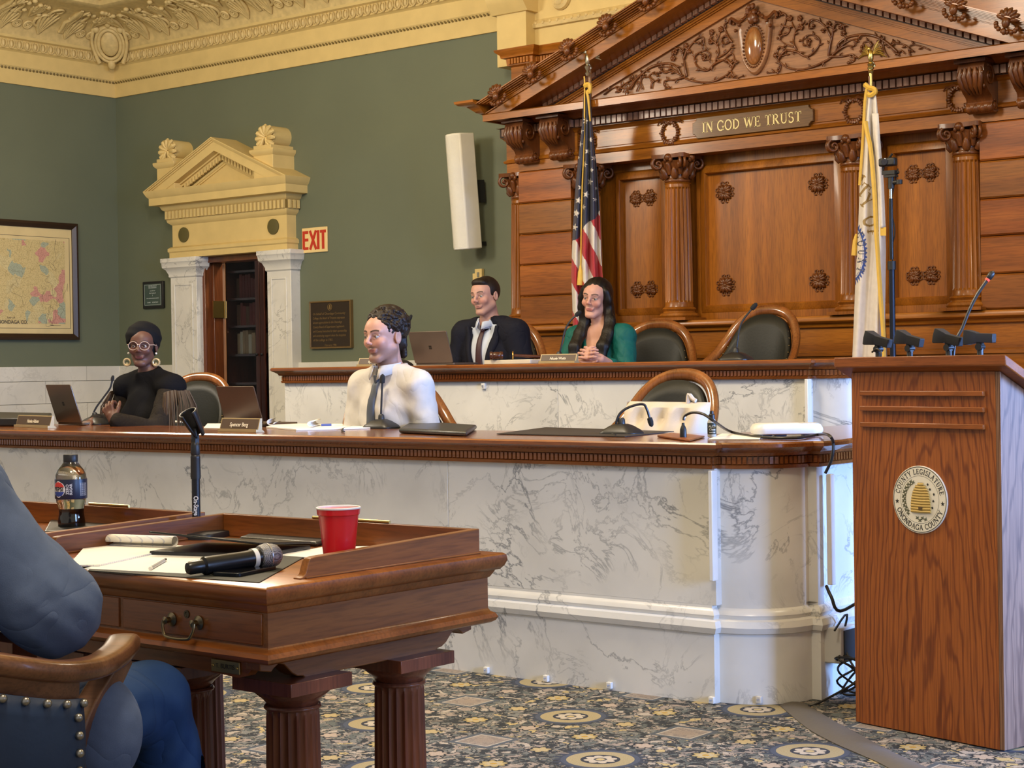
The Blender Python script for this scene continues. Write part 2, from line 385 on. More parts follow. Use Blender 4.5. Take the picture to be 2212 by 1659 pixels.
    col = mix(ch.lt(.185)*odd, col, (.10, .115, .135)); col = mix(ch.lt(.145)*odd, col, (.46, .43, .38)); col = mix(ch.lt(.132)*odd, col, mix(c2.lt(.5), (.33, .28, .235), (.25, .215, .19))); col = mix(r.lt(.07)*odd, col, (.30, .25, .21))
    # medallions with a spiked blue-grey halo
    halo = (th*24).f('SINE')*.028 + .30
    col = mix(r.lt(halo)*ev, col, (.060, .070, .095)); col = mix(r.lt(.262)*ev, col, (.085, .10, .14)); col = mix(r.lt(.225)*ev, col, (.385, .325, .19)); col = mix(r.lt(.132)*ev, col, (.05, .055, .07))
    mp8 = (th*4).f('COSINE').f('ABSOLUTE')*.03+.082
    col = mix(r.lt(mp8)*ev, col, (.52, .46, .37)); col = mix(r.lt(.045)*ev, col, (.10, .10, .11)); col = mix(r.lt(.03)*ev, col, (.52, .42, .22))
    fz = nt.nodes.new('ShaderNodeTexNoise'); fz.inputs['Scale'].default_value = 420; fz.inputs['Detail'].default_value = 2; L(tc.outputs['Object'], fz.inputs['Vector'])
    fr2 = ramp(nt, [(.3, (.62,)*3), (.7, (1.12,)*3)], fz.outputs['Fac'])
    mu = nt.nodes.new('ShaderNodeMix'); mu.data_type = 'RGBA'; mu.blend_type = 'MULTIPLY'; mu.inputs[0].default_value = 1; L(col, mu.inputs[6]); L(fr2.outputs[0], mu.inputs[7])
    L(mu.outputs[2], b.inputs['Base Color']); b.inputs['Roughness'].default_value = .95; b.inputs['Specular IOR Level'].default_value = .1
    bp = nt.nodes.new('ShaderNodeBump'); bp.inputs['Strength'].default_value = .25; bp.inputs['Distance'].default_value = .006; L(fz.outputs['Fac'], bp.inputs['Height']); L(bp.outputs[0], b.inputs['Normal'])
    return m
CARPET = carpet()

# ------------------------------------------------------------------ the room
XL, YW = -12.1, 9.5
struct('floor', MB().box(XL-.1, 3.0, -.8, YW+3.2, -.06, 0), CARPET)
struct('ceiling', MB().box(XL-.2, 3.0, -.8, YW+.3, 5.0, 5.1), CREAM)
struct('wall_left', MB().box(XL-.2, XL, -.8, YW+.25, 0, 5.0), GREEN)
DX0, DX1, DZ = -10.977, -10.086, 2.155
wb = MB(); wb.box(XL, DX0, YW, YW+.14, 0, 5.0); wb.box(DX1, 3.0, YW, YW+.14, 0, 5.0); wb.box(DX0, DX1, YW, YW+.14, DZ, 5.0)
struct('wall_back', wb, GREEN)
# the small room beyond the doorway
BACKP = plain('back_room_paint', (.20, .19, .15), .7)
nb = MB(); nb.box(-14.2, -8.6, 12.6, 12.7, 0, 3.2); nb.box(-14.3, -14.2, 9.75, 12.7, 0, 3.2); nb.box(-8.6, -8.5, 9.75, 12.7, 0, 3.2); nb.box(-14.3, -8.5, 9.75, 12.7, 3.2, 3.3)
struct('wall_beyond', nb, BACKP)

# marble wainscot in courses
wz = [(.0, .30), (.303, .62), (.623, .952), (.955, 1.14), (1.143, 1.265)]
for nm, path in (('trim_1', [(XL, 1.0), (XL, YW), (-11.26, YW)]), ('trim_2', [(-9.85, YW), (-7.35, YW)])):
    mb = MB()
    for k, (a, b2) in enumerate(wz): mb.mold(path, [(0, a), (.03, a), (.03, b2), (0, b2)])
    wn = struct(nm, mb, MARB2, bevel=.002)
jn = MB()
for k, (a, b2) in enumerate(wz):
    for i in range(6):
        yy = 9.12-1.15*i-(.42 if k % 2 else 0); jn.box(XL+.0295, XL+.0303, yy-.0015, yy+.0015, a, b2)
struct('trim_3', jn, plain('mortar_joint', (.22, .21, .18), .8))

# cornice: band, bead, egg course, coved frieze with relief
CP = [(XL, 1.0), (XL, YW), (-7.62, YW)]
cove = [(.105+.50*(1-math.cos(t*PI/2))**1.0*1.0, 3.985+.21*math.sin(t*PI/2)) for t in [i/8 for i in range(9)]]
corn = struct('trim_4', MB().mold(CP, [(0, 3.60), (.02, 3.60), (.022, 3.72), (.045, 3.745), (.045, 3.86), (.06, 3.872), (.075, 3.875), (.075, 3.955), (.10, 3.965), (.105, 3.985)]), CREAM)
cv = obj('cove', MB().mold(CP, cove + [(.62, 4.195), (.66, 4.215), (.67, 4.25), (.70, 4.26), (1.1, 4.26), (1.1, 4.9), (0, 4.9)]), CREAM2, corn)
rope = MB()
def along(path, pitch, start=0, end=0):
    for (x0, y0), (x1, y1) in zip(path[:-1], path[1:]):
        d = Vector((x1-x0, y1-y0)); Ln = d.length; d.normalize(); n = Vector((d.y, -d.x)); k = max(1, int(round(Ln/pitch)))
        for i in range(k):
            s = (i+.5)*Ln/k; yield Vector((x0+d.x*s, y0+d.y*s)), d, n, Ln/k
for p, d, n, st in along([(XL, 4.5), (XL, YW), (-7.62, YW)], .034):
    q = p+n*.03; rope.ell((q.x, q.y, 3.731), (.0105, .0105, .0165), 6, 4, Matrix.Rotation(.6, 3, (n.x, n.y, 0)))
obj('bead_course', rope, GILT, corn)
eg = MB(); eb = MB()
for p, d, n, st in along([(XL, 5.5), (XL, YW), (-7.62, YW)], .077):
    q = p+n*.078; R3 = Matrix(((d.x, n.x, 0), (d.y, n.y, 0), (0, 0, 1)))
    eg.ell((q.x, q.y, 3.914), (.019, .022, .033), 8, 6, R3)
    pts = [q + d*(.031*math.sin(t)) + n*.006 for t in (0,)]
    eb.tube([(q.x+d.x*.029*math.sin(a)+n.x*.01, q.y+d.y*.029*math.sin(a)+n.y*.01, 3.918-.04*math.cos(a)) for a in [-2.5+5.0*i/9 for i in range(10)]], .006, 5)
    w2 = q + d*(st/2); eb.ell((w2.x, w2.y, 3.905), (.006, .012, .022), 6, 4, R3)
obj('egg_course', eg, CREAM2, corn); obj('egg_surrounds', eb, CREAM2, corn)
# acanthus and rosette relief on the cove
def covept(base, d, n, s, t):
    o = .105+.50*(1-math.cos(t*PI/2)); z = 3.985+.21*math.sin(t*PI/2); q = base+d*s+n*(o)
    nx = Vector((n.x*math.sin((1-t)*PI/2)*.9, n.y*math.sin((1-t)*PI/2)*.9, -.55)).normalized()
    return Vector((q.x, q.y, z)) + nx*.012
rl = MB()
rnd = random.Random(5)
def curl(base, d, n, s, t, r0, turns, sg, rad, a0=0):
    pts = []; N = int(14*turns)
    for i in range(N+1):
        u = i/N; a = a0+sg*u*turns*2*PI; rr = r0*(1-.8*u)
        pts.append(covept(base, d, n, s+rr*math.cos(a), min(1, max(.02, t+rr*math.sin(a)*2.1))))
    rl.tube(pts, [rad*(1-.5*i/N) for i in range(N+1)], 6)
for (pa, pb) in (((XL, 5.6), (XL, YW-.12)), ((XL+.12, YW), (-7.62, YW))):
    A = Vector(pa); B = Vector(pb); d = (B-A).normalized(); n = Vector((d.y, -d.x)); Ln = (B-A).length; k = int(Ln/.56)
    for i in range(k):
        s0 = (i+.5)*Ln/k
        for sg in (-1, 1):   # twin rosettes
            c = (s0+sg*.052); 
            for rr, rad in ((.036, .010), (.021, .008)):
                rl.tube([covept(A, d, n, c+rr*math.cos(a), .30+rr*math.sin(a)*2.2) for a in [j*PI/6 for j in range(13)]], rad, 6)
            p = covept(A, d, n, c, .30); rl.ell(p, (.011, .011, .011), 7, 5)
            curl(A, d, n, s0+sg*.15, .42, .085, 1.1, sg, .015, PI/2); curl(A, d, n, s0+sg*.20, .70, .07, 1.0, -sg, .013, -PI/2)
            for q in range(5):   # leaf fans
                a = -.9+.45*q; t0 = .12
                rl.tube([covept(A, d, n, s0+sg*(.18)+u*.11*math.sin(a), t0+u*.55*math.cos(a*.6)) for u in (0, .3, .6, .85, 1)], [.006, .015, .019, .013, .004], 6)
        for q in range(7):       # upright shell
            a = (q-3)*.26
            rl.tube([covept(A, d, n, s0+u*.085*math.sin(a), .48+u*.36*math.cos(a)) for u in (0, .4, .75, 1)], [.006, .012, .016, .008], 6)
        for q in range(12):
            c = s0+rnd.uniform(-.26, .26); rl.ell(covept(A, d, n, c, rnd.uniform(.55, .95)), (.026, .026, .018), 6, 4)
        for q in range(5):
            c = s0-.26+rnd.uniform(-.03, .03); rl.tube([covept(A, d, n, c+u*rnd.uniform(-.07, .07), .25+.62*u) for u in (0, .4, .8, 1)], [.012, .018, .02, .006], 6)
obj('acanthus_relief', rl, CREAM2, corn, ang=75)
# corner cartouche
ct = MB(); dg = Vector((1, -1, 0)).normalized(); tg = Vector((1, 1, 0)).normalized(); up = (Vector((0, 0, 1))*.80 + dg*.60).normalized()
cc = Vector((XL, YW, 0)) + dg*.30 + Vector((0, 0, 4.04)); nn = tg.cross(up).normalized()
if nn.dot(dg) < 0: nn = -nn
R3 = Matrix((tg, nn, up)).transposed()
ct.ell(cc+nn*.05, (.078, .035, .115), 20, 12, R3)
for rx, rz, rr in ((.092, .135, .016), (.118, .162, .014)):
    ct.tube([cc+nn*.06+tg*(rx*math.cos(a))+up*(rz*math.sin(a)) for a in [i*PI/16 for i in range(33)]], rr, 7)
for sg in (-1, 1):
    ct.tube([cc+nn*.06+tg*(sg*(.10+.045*math.sin(t*3)))+up*(-.17+.36*t) for t in [i/8 for i in range(9)]], [.02, .018, .016, .015, .015, .016, .018, .022, .02], 7)
    ct.ell(cc+nn*.07+tg*(sg*.10)+up*.14, (.03, .02, .03), 8, 6, R3)
ct.ell(cc+nn*.07+up*.20, (.03, .03, .04), 8, 6, R3); ct.ell(cc+nn*.06-up*.19, (.035, .03, .05), 8, 6, R3)
obj('cartouche', ct, CREAM2, corn, ang=75)

# plaster pier and panel over the wooden screen
pw = MB(); pw.box(-7.62, -7.36, 9.30, 9.6, 3.3, 3.66); pw.prism([(9.28, 3.66), (9.6, 3.66), (9.6, 3.80), (9.2, 3.80), (9.2, 3.77), (9.23, 3.72)], -7.65, -7.33, 'x'); pw.box(-7.64, -7.34, 9.22, 9.6, 3.80, 4.7)
pier = struct('trim_5', pw, CREAM)
lf = MB()
for xx in (-7.56, -7.42):
    for k in range(5): lf.tube([(xx+.012*math.sin(k+u*4)+(k-2)*.016*u, 9.215, 3.88+u*.34) for u in (0, .25, .5, .75, 1)], [.006, .014, .018, .014, .006], 6)
obj('leaf_relief', lf, CREAM2, pier)
struct('wall_frieze', MB().box(-7.36, -1.5, 9.40, 9.55, 3.3, 5.0), CREAM)
sr = MB(); fy = 9.39
sr.mold([(-7.36, 9.40), (-3.0, 9.40)], [(0, 3.545), (.025, 3.55), (.03, 3.575), (.012, 3.60), (0, 3.61)])
for i in range(70): sr.ell((-7.33+.062*i, 9.375, 3.58), (.016, .012, .013), 6, 4)
def rinceau(mb, cx, cz, r, y, sg, rad, turns=1.4, a0=0, n=30, fl=1):
    pts = []; 
    for i in range(n+1):
        u = i/n; a = a0+sg*u*turns*2*PI; rr = r*(1-.82*u); pts.append((cx+rr*math.cos(a), y-.008*math.sin(u*PI), cz+rr*math.sin(a)))
    mb.tube(pts, [rad*(1.15-.6*i/n) for i in range(n+1)], 7)
    if fl: mb.ell((pts[-1][0], y-.012, pts[-1][2]), (rad*2.0, rad*1.2, rad*2.0), 8, 6)
rinceau(sr, -6.72, 3.92, .20, fy, 1, .035, 1.0, PI); rinceau(sr, -7.13, 3.72, .06, fy, -1, .024, 1.3, 0); rinceau(sr, -6.33, 3.95, .10, fy, -1, .018, 1.3, 0)
for k in range(8): sr.tube([(-6.95+.08*k, fy, 3.80-.02*math.sin(k)), (-6.93+.08*k, fy-.015, 3.86), (-6.89+.08*k, fy, 3.90)], [.008, .018, .006], 6)
for k in range(3): sr.tube([(-6.3+.08*k, fy, 3.70+.02*k), (-6.32+.1*k, fy-.01, 3.78), (-6.27+.1*k, fy, 3.86)], [.008, .014, .005], 6)
sr2 = struct('trim_6', sr, CREAM2)

# ------------------------------------------------------------------ doorway surround
PJ = YW-.10
dm = MB()
def pilaster(mb, x0, x1):
    mb.box(x0, x1, PJ, YW+.02, 0, 2.035); mb.mold([(x0, YW), (x0, PJ), (x1, PJ), (x1, YW)], [(0, 1.99), (.012, 2.0), (.012, 2.02), (.03, 2.06), (.05, 2.075), (.055, 2.115), (.06, 2.12), (.06, 2.155), (-.02, 2.155), (-.02, 1.99)])
    for a, b2, c, e in ((x0+.045, x0+.06, .5, 1.94), (x1-.06, x1-.045, .5, 1.94), (x0+.06, x1-.06, 1.925, 1.94)): mb.box(a, b2, PJ-.008, PJ, c, e)
pilaster(dm, -11.285, DX0+.02); pilaster(dm, DX1-.02, -9.835)
door = struct('door_1', dm, MARB, bevel=.003)
FX0, FX1, FY = -11.25, -9.87, YW-.10
en = MB(); en.box(FX0, FX1, FY, YW+.02, 2.155, 2.50)
en.mold([(FX0, YW), (FX0, FY), (FX1, FY), (FX1, YW)], [(0, 2.155), (.02, 2.155), (.02, 2.20), (.03, 2.21), (.03, 2.235), (.01, 2.25), (0, 2.25)])
en.mold([(FX0, YW), (FX0, FY), (FX1, FY), (FX1, YW)], [(0, 2.43), (.03, 2.455), (.035, 2.475), (.035, 2.545), (.06, 2.56), (.075, 2.59), (.135, 2.595), (.135, 2.655), (.15, 2.67), (.165, 2.70), (.17, 2.715), (0, 2.715)])
obj('entablature', en, CREAM, door)
dt = MB(); dd = MB()
for p, d, n, st in along([(FX0-.035, YW), (FX0-.035, FY-.035), (FX1+.035, FY-.035), (FX1+.035, YW)], .046):
    q = p+n*.012; R3 = Matrix(((d.x, n.x, 0, q.x), (d.y, n.y, 0, q.y), (0, 0, 1, 0), (0, 0, 0, 1))); dt.T = R3; dt.box(-.0115, .0115, -.012, .012, 2.48, 2.545); dd.T = R3; dd.box(.0115, st-.0115, -.012, -.008, 2.48, 2.545)
dt.T = None
obj('dentil_course', dt, CREAM, door); obj('dentil_ground', dd, GILT, door)
for cx in (-11.10, -10.02):
    obj('roundel', MB().lathe([(.062, 0), (.062, .012), (.05, .016), (0, .014)], (0, 0, 0), 24), plain('olive_grille', (.10, .085, .025), .6), door).matrix_basis = Matrix.Translation((cx, FY, 2.345)) @ Matrix.Rotation(PI/2, 4, 'X')
# pediment
PX0, PX1 = FX0-.165, FX1+.165; PC = (PX0+PX1)/2; PF = FY-.165; PZ = 2.715; PH = .375
pd = MB(); sl = PH/((PX1-PX0)/2)
def rake(mb, x0, x1, xc, z0, h, prof):
    # prof (forward, normal-to-rake) swept from eave to apex to eave; forward is towards -Y from yb
    mb.T = Matrix(((1, 0, 0, 0), (0, 0, -1, 0), (0, 1, 0, 0), (0, 0, 0, 1)))
    mb.mold([(x1, z0), (xc, z0+h), (x0, z0)], prof); mb.T = None
rp = [(0, -FY), (0, -YW)]
PA = PZ+PH; psl = PH/((PX1-PX0)/2)
def pchev(mb, a0, a1, yf):
    xa, xb2 = PC-(a0-PZ)/psl, PC-(a1-PZ)/psl
    mb.prism([(xa, PZ), (PC, a0), (2*PC-xa, PZ), (2*PC-xb2, PZ), (PC, a1), (xb2, PZ)], yf, YW, 'y')
pd.prism([(PC-(PA-.17-PZ)/psl, PZ-.01), (PC+(PA-.17-PZ)/psl, PZ-.01), (PC, PA-.17)], FY, YW, 'y')
for a0, a1, y in ((.205, .19, -.012), (.19, .16, -.02), (.16, .135, -.045), (.135, .118, -.055), (.118, .105, -.075), (.105, .03, -.135), (.03, .018, -.145), (.018, .007, -.158), (.007, -.002, -.168)): pchev(pd, PA-a0, PA-a1, FY+y)
obj('pediment', pd, CREAM, door)
rd = MB(); rg = MB()
for sg2 in (-1, 1):
    for i in range(40):
        x = .02+.036*i; zt = PA-.148-psl*x
        if zt < PZ+.02: break
        xx = PC+sg2*x; rd.prism([(xx-.010, zt-.022+psl*.01*sg2), (xx+.010, zt-.022-psl*.01*sg2), (xx+.010, zt+.018-psl*.01*sg2), (xx-.010, zt+.018+psl*.01*sg2)], FY-.062, FY-.04, 'y')
obj('raking_dentils', rd, CREAM, door)
pchev(rg, PA-.17, PA-.126, FY-.0465); obj('raking_dentil_ground', rg, GILT, door)
for cx, cz in ((-11.17, 2.84), (-9.99, 2.84)):   # acroteria with shells
    ac = MB(); ac.box(cx-.11, cx+.11, FY-.13, YW+.01, 2.70, cz+.085); ac.mold([(cx-.11, YW), (cx-.11, FY-.13), (cx+.11, FY-.13), (cx+.11, YW)], [(0, cz+.055), (.02, cz+.075), (.025, cz+.09), (.025, cz+.105), (0, cz+.105)])
    zb = cz+.105; ac.box(cx-.10, cx+.10, FY-.14, YW+.01, zb, zb+.03)
    ring = [(cx+.085*math.cos(t), zb+.105+.085*math.sin(t)) for t in [i*PI/12 for i in range(24)]]; ac.prism(ring, FY-.09, YW+.01, 'y')
    obj('acroterion', ac, CREAM, door, bevel=.003)
    sh = MB()
    for k in range(9):
        t = PI*(-.18+1.36*k/8); sh.tube([(cx+r*math.cos(t), FY-.095-.02*math.sin(u*PI), zb+.09+r*math.sin(t)) for u, r in ((0, .015), (.35, .05), (.7, .085), (1, .105))], [.008, .016, .021, .010], 7)
    for sg in (-1, 1): sh.tube([(cx+sg*.012, FY-.11, zb+.09), (cx+sg*.03, FY-.115, zb+.045), (cx+sg*.075, FY-.115, zb+.012)], [.012, .016, .012], 6)
    obj('shell', sh, CREAM, door)
# wooden jamb, open door leaf
jm = MB(); jm.box(DX0, DX0+.045, YW-.02, YW+.14, 0, DZ); jm.box(DX0+.045, DX0+.075, YW+.04, YW+.14, 0, DZ-.03); jm.box(DX1-.045, DX1, YW-.02, YW+.14, 0, DZ); jm.box(DX0, DX1, YW-.02, YW+.14, DZ-.05, DZ)
jm.box(DX0+.015, DX0+.05, YW-.035, YW-.02, 0, DZ)
obj('jamb', jm, wood('door_jamb_wood', (.10, .026, .008), (.20, .06, .018), 'z', .3, .4), door, bevel=.004)
lv = thing('door_leaf', 'brown wooden door standing open in the marble doorway', 'door', (DX0+.08, YW+.155, 0))
th = math.radians(139.3); dl = Vector((math.cos(th), math.sin(th), 0)); nl = Vector((dl.y, -dl.x, 0))
lm = MB(); lm.T = Matrix(((dl.x, nl.x, 0, DX0+.09), (dl.y, nl.y, 0, YW+.155), (0, 0, 1, 0), (0, 0, 0, 1)))
for a, b2, c, e in ((0, .12, 0, 2.1), (.74, .86, 0, 2.1), (.12, .74, 0, .25), (.12, .74, 1.0, 1.12), (.12, .74, 1.98, 2.1)): lm.box(a, b2, -.045, 0, c, e)
lm.box(.12, .74, -.03, -.015, .25, 1.0)
obj('leaf_frame', lm, wood('door_leaf_wood', (.20, .075, .02), (.33, .14, .04), 'z', .3, .4), lv, bevel=.003)
lg = MB(); lg.T = lm.T; lg.box(.12, .74, -.026, -.02, 1.12, 1.98); obj('pane', lg, plain('door_glass', (.5, .56, .6), .1, spec=.6), lv)
hg = MB()
for z0 in (1.72,): hg.box(DX0+.078, DX0+.09, YW+.02, YW+.145, z0-.07, z0+.07); hg.T = lm.T; hg.box(.005, .09, .001, .006, z0-.07, z0+.07); hg.T = None; hg.tube([(DX0+.088, YW+.148, z0-.075), (DX0+.088, YW+.148, z0+.075)], .009)
obj('hinge', hg, BRASS, lv)
kb = MB(); kb.T = lm.T; kb.lathe([(.0, 0), (.026, .004), (.03, .02), (.02, .035), (.011, .042), (.011, .07)], (0, 0, 0), 14); kb.T = None
ko = MB(); ko.ell(lm.T @ Vector((.80, .055, 1.0)), (.032, .032, .032), 12, 8); ko.tube([lm.T @ Vector((.80, 0, 1.0)), lm.T @ Vector((.80, .05, 1.0))], .012); obj('knob', ko, BRASS, lv)

# ------------------------------------------------------------------ dais benches
def bench(nm, label, group, xa, xb, yf, z0, z1, ybk, panels, left_return=None):
    b = thing(nm, label, 'bench', ((xa+xb)/2, yf, z0), group)
    r = .235; s = .035
    path = ([(xa, left_return), (xa, yf)] if left_return else [(xa, yf)]) + [(xb, yf), (xb, yf+s)] + arcpts(xb+.003, yf+s+r, r, -90, 0, 10)[1:] + [(xb+.275, yf+s+r), (xb+.275, yf+s+r+.085), (xb+.255, yf+s+r+.085), (xb+.255, ybk)]
    zc = z1-.094
    lo = MB().mold(path, [(-.12, z0), (0, z0), (0, z0+.245), (.012, z0+.25), (.02, z0+.27), (.012, z0+.292), (-.004, z0+.298), (.002, z0+.312), (-.004, z0+.325), (-.02, z0+.335), (-.02, z0+.345), (-.12, z0+.345)])
    obj('marble_plinth', lo, MARB, b)
    ps = [xa]+panels+[xb]
    for i in range(len(ps)-1):
        pm = MB().box(ps[i]+.001, ps[i+1]-.001, yf+.02, yf+.12, z0+.345, zc); obj('marble_panel', pm, marble('bench_marble', (.735, .722, .672), (.16, .17, .18), 1.0, 3.1*i+yf, 1.0), b, bevel=.0015)
    ci = next(i for i, p in enumerate(path) if p == (xb, yf))
    up = MB().mold([(xb, yf+.025)]+path[ci+1:], [(-.12, z0+.345), (-.02, z0+.345), (-.02, zc), (-.12, zc)])
    obj('marble_corner', up, MARB, b)
    if left_return: obj('marble_return', MB().box(xa+.02, xa+.12, yf+.121, left_return, z0+.345, zc), MARB, b)
    wd = MB().mold(path, [(-.06, zc), (.002, zc), (.006, zc+.012), (-.002, zc+.016), (-.002, zc+.042), (.014, zc+.046), (.018, zc+.056), (.03, zc+.064), (.05, zc+.076), (.05, zc+.088), (.044, z1), (-.06, z1)])
    obj('counter_edge', wd, RED, b, ang=30)
    rd = MB()
    for p, d, n, st in along(path, .0205):
        rd.T = Matrix(((d.x, n.x, 0, p.x), (d.y, n.y, 0, p.y), (0, 0, 1, 0), (0, 0, 0, 1)))
        rd.box(-.0065, .0065, -.004, .007, zc+.0165, zc+.0415)
    obj('reeded_band', rd, RED, b)
    ins = []
    for (x, y) in path: ins.append((x, y))
    o2 = .03
    inn = [(xa, yf+o2)] if not left_return else [(xa+o2, left_return), (xa+o2, yf+o2)]
    inn += [(xb-o2*.2, yf+o2)] + arcpts(xb+.003, yf+s+r, r-o2, -80, 0, 10) + [(xb+.225, ybk), (xb-.36, ybk), (xb-.36, yf+.66)]
    inn += [(xa+.6, yf+.66), (xa+.6, left_return)] if left_return else [(xa, yf+.66)]
    obj('counter_top', MB().prism(inn, z1-.03, z1-.0005, 'z'), RED, b)
    return b, path
fb, fpath = bench('dais_bench', 'long lower curved bench of veined white marble with a mahogany counter, on the carpet', 'marble dais benches', -9.6, -3.265, 5.145, 0, .925, 8.9, [-6.9, -4.52])
ub, upath = bench('dais_bench', 'raised rear marble bench with a mahogany counter, below the wooden screen', 'marble dais benches', -7.74, -4.09, 7.31, .48, 1.219, 8.95, [-5.62], left_return=8.9)
struct('floor_lower_platform', MB().prism([(-9.6, 5.27), (-3.30, 5.27), (-3.14, 5.45), (-3.14, 9.4), (-9.6, 9.4)], 0, .20, 'z'), CARPET)
struct('floor_upper_platform', MB().prism([(-7.6, 7.44), (-4.1, 7.44), (-4.0, 7.62), (-4.0, 9.4), (-7.6, 9.4)], .2, .48, 'z'), CARPET)
# ------------------------------------------------------------------ serif lettering built from strokes
GL = {
 'I': (.42, [('l', .21, 0, .21, 1, .15), ('s', .21, 0, .17), ('s', .21, 1, .17)]),
 'N': (.86, [('l', .14, 0, .14, 1, .07), ('l', .72, 0, .72, 1, .07), ('l', .14, 1, .72, 0, .16), ('s', .12, 0, .13), ('s', .10, 1, .10), ('s', .72, 1, .13)]),
 'G': (.84, [('a', .44, .5, .36, .48, 40, 300, .13), ('a', .44, .5, .36, .48, 300, 330, .08), ('l', .72, .05, .72, .42, .13), ('s', .72, .42, .14), ('l', .74, .72, .74, .95, .05)]),
 'O': (.86, [('a', .43, .5, .36, .48, 0, 360, .12)]),
 'D': (.86, [('l', .17, 0, .17, 1, .15), ('a', .25, .5, .50, .47, -90, 90, .12), ('s', .15, 0, .14), ('s', .15, 1, .14)]),
 'W': (1.16, [('l', .10, 1, .36, 0, .15), ('l', .36, 0, .58, .95, .07), ('l', .54, 1, .80, 0, .15), ('l', .80, 0, 1.06, 1, .07), ('s', .10, 1, .13), ('s', .55, 1, .13), ('s', 1.06, 1, .11)]),
 'E': (.72, [('l', .17, 0, .17, 1, .15), ('l', .1, .97, .62, .97, .06), ('l', .17, .5, .5, .5, .06), ('l', .1, .03, .66, .03, .06), ('l', .62, .76, .62, 1, .05), ('l', .66, 0, .66, .26, .05), ('l', .5, .4, .5, .6, .05), ('s', .14, 0, .12), ('s', .14, 1, .12)]),
 'T': (.80, [('l', .40, 0, .40, 1, .15), ('l', .06, .97, .74, .97, .06), ('l', .07, .74, .07, 1, .05), ('l', .73, .74, .73, 1, .05), ('s', .40, 0, .17)]),
 'R': (.84, [('l', .17, 0, .17, 1, .15), ('a', .30, .75, .30, .23, -90, 90, .10), ('l', .17, .97, .32, .97, .06), ('l', .17, .52, .32, .52, .06), ('l', .38, .5, .74, 0, .15), ('s', .15, 0, .14), ('s', .13, 1, .12), ('s', .76, 0, .09)]),
 'U': (.84, [('l', .17, 1, .17, .32, .15), ('a', .42, .34, .25, .31, 180, 360, .10), ('l', .67, .34, .67, 1, .07), ('s', .17, 1, .15), ('s', .67, 1, .13)]),
 'S': (.66, [('a', .33, .74, .23, .23, 20, 250, .10), ('a', .33, .27, .25, .25, -160, 80, .12), ('l', .54, .76, .54, .98, .05), ('l', .09, .02, .09, .26, .05)]),
 'C': (.80, [('a', .44, .5, .36, .48, 45, 315, .12), ('l', .70, .72, .70, .96, .05)]),
 'Y': (.84, [('l', .12, 1, .42, .45, .15), ('l', .72, 1, .42, .45, .07), ('l', .42, 0, .42, .48, .15), ('s', .13, 1, .13), ('s', .71, 1, .12), ('s', .42, 0, .16)]),
 'L': (.68, [('l', .17, 0, .17, 1, .15), ('l', .1, .03, .60, .03, .06), ('l', .61, 0, .61, .27, .05), ('s', .15, 1, .15), ('s', .13, 0, .10)]),
 'A': (.90, [('l', .14, 0, .45, 1, .07), ('l', .45, 1, .76, 0, .15), ('l', .25, .36, .66, .36, .06), ('s', .13, 0, .12), ('s', .77, 0, .13)]),
 'F': (.68, [('l', .17, 0, .17, 1, .15), ('l', .1, .97, .62, .97, .06), ('l', .17, .5, .5, .5, .06), ('l', .62, .74, .62, 1, .05), ('s', .15, 0, .16)]),
 ' ': (.36, [])}
def glyph(mb, ch, M, t=.06):
    w, st = GL[ch]
    def rib(pts, wd):
        n = len(pts); L = []; 
        for i in range(n):
            a = Vector(pts[max(i-1, 0)]); b = Vector(pts[min(i+1, n-1)]); d = (b-a).normalized(); nn = Vector((-d.y, d.x))*wd/2; p = Vector(pts[i]); L.append((p+nn, p-nn))
        vs = []
        for a, b in L: vs += [M @ Vector((a.x, a.y, 0)), M @ Vector((b.x, b.y, 0)), M @ Vector((a.x, a.y, t)), M @ Vector((b.x, b.y, t))]
        fs = []
        for i in range(n-1):
            o = 4*i; fs += [(o+2, o+3, o+7, o+6), (o, o+2, o+6, o+4), (o+1, o+5, o+7, o+3)]
        fs += [(0, 1, 3, 2), (4*n-4, 4*n-2, 4*n-1, 4*n-3)]
        mb.add(vs, fs)
    for q in st:
        if q[0] == 'l': rib([(q[1], q[2]), (q[3], q[4])], q[5])
        elif q[0] == 's':
            y = .025 if q[2] == 0 else .975
            rib([(q[1]-q[3], y if q[2] in (0, 1) else q[2]), (q[1]+q[3], y if q[2] in (0, 1) else q[2])], .05)
        else:
            k = max(5, int(abs(q[6]-q[5])/18)); rib([(q[1]+q[3]*math.cos(math.radians(q[5]+(q[6]-q[5])*i/k)), q[2]+q[4]*math.sin(math.radians(q[5]+(q[6]-q[5])*i/k))) for i in range(k+1)], q[7])
    return w
def serif_line(mb, s, M, size, width, t=.05):
    tot = sum(GL[c][0]+.06 for c in s); k = width/tot; x = -width/2
    for c in s:
        glyph(mb, c, M @ Matrix(((k, 0, 0, x), (0, size, 0, -size/2), (0, 0, size, 0), (0, 0, 0, 1))), t); x += (GL[c][0]+.06)*k
def serif_arc(mb, s, M, R, size, a_mid, span, inward=False):
    tot = sum(GL[c][0]+.10 for c in s); k = math.radians(span)/tot; x = 0
    for c in s:
        w = GL[c][0]; f = (x+w/2)*k - math.radians(span)/2; sc = k*R
        if not inward:
            a = math.radians(a_mid)-f; rot = a-PI/2; o = Vector((math.cos(a), math.sin(a)))*R
        else:
            a = math.radians(a_mid)+f; rot = a+PI/2; o = Vector((math.cos(a), math.sin(a)))*R
        m = Matrix.Translation((o.x, o.y, 0)) @ Matrix.Rotation(rot, 4, 'Z') @ Matrix(((sc, 0, 0, -w/2*sc), (0, size, 0, 0 if not inward else 0), (0, 0, size, 0), (0, 0, 0, 1)))
        glyph(mb, c, M @ m, .05); x += w+.10

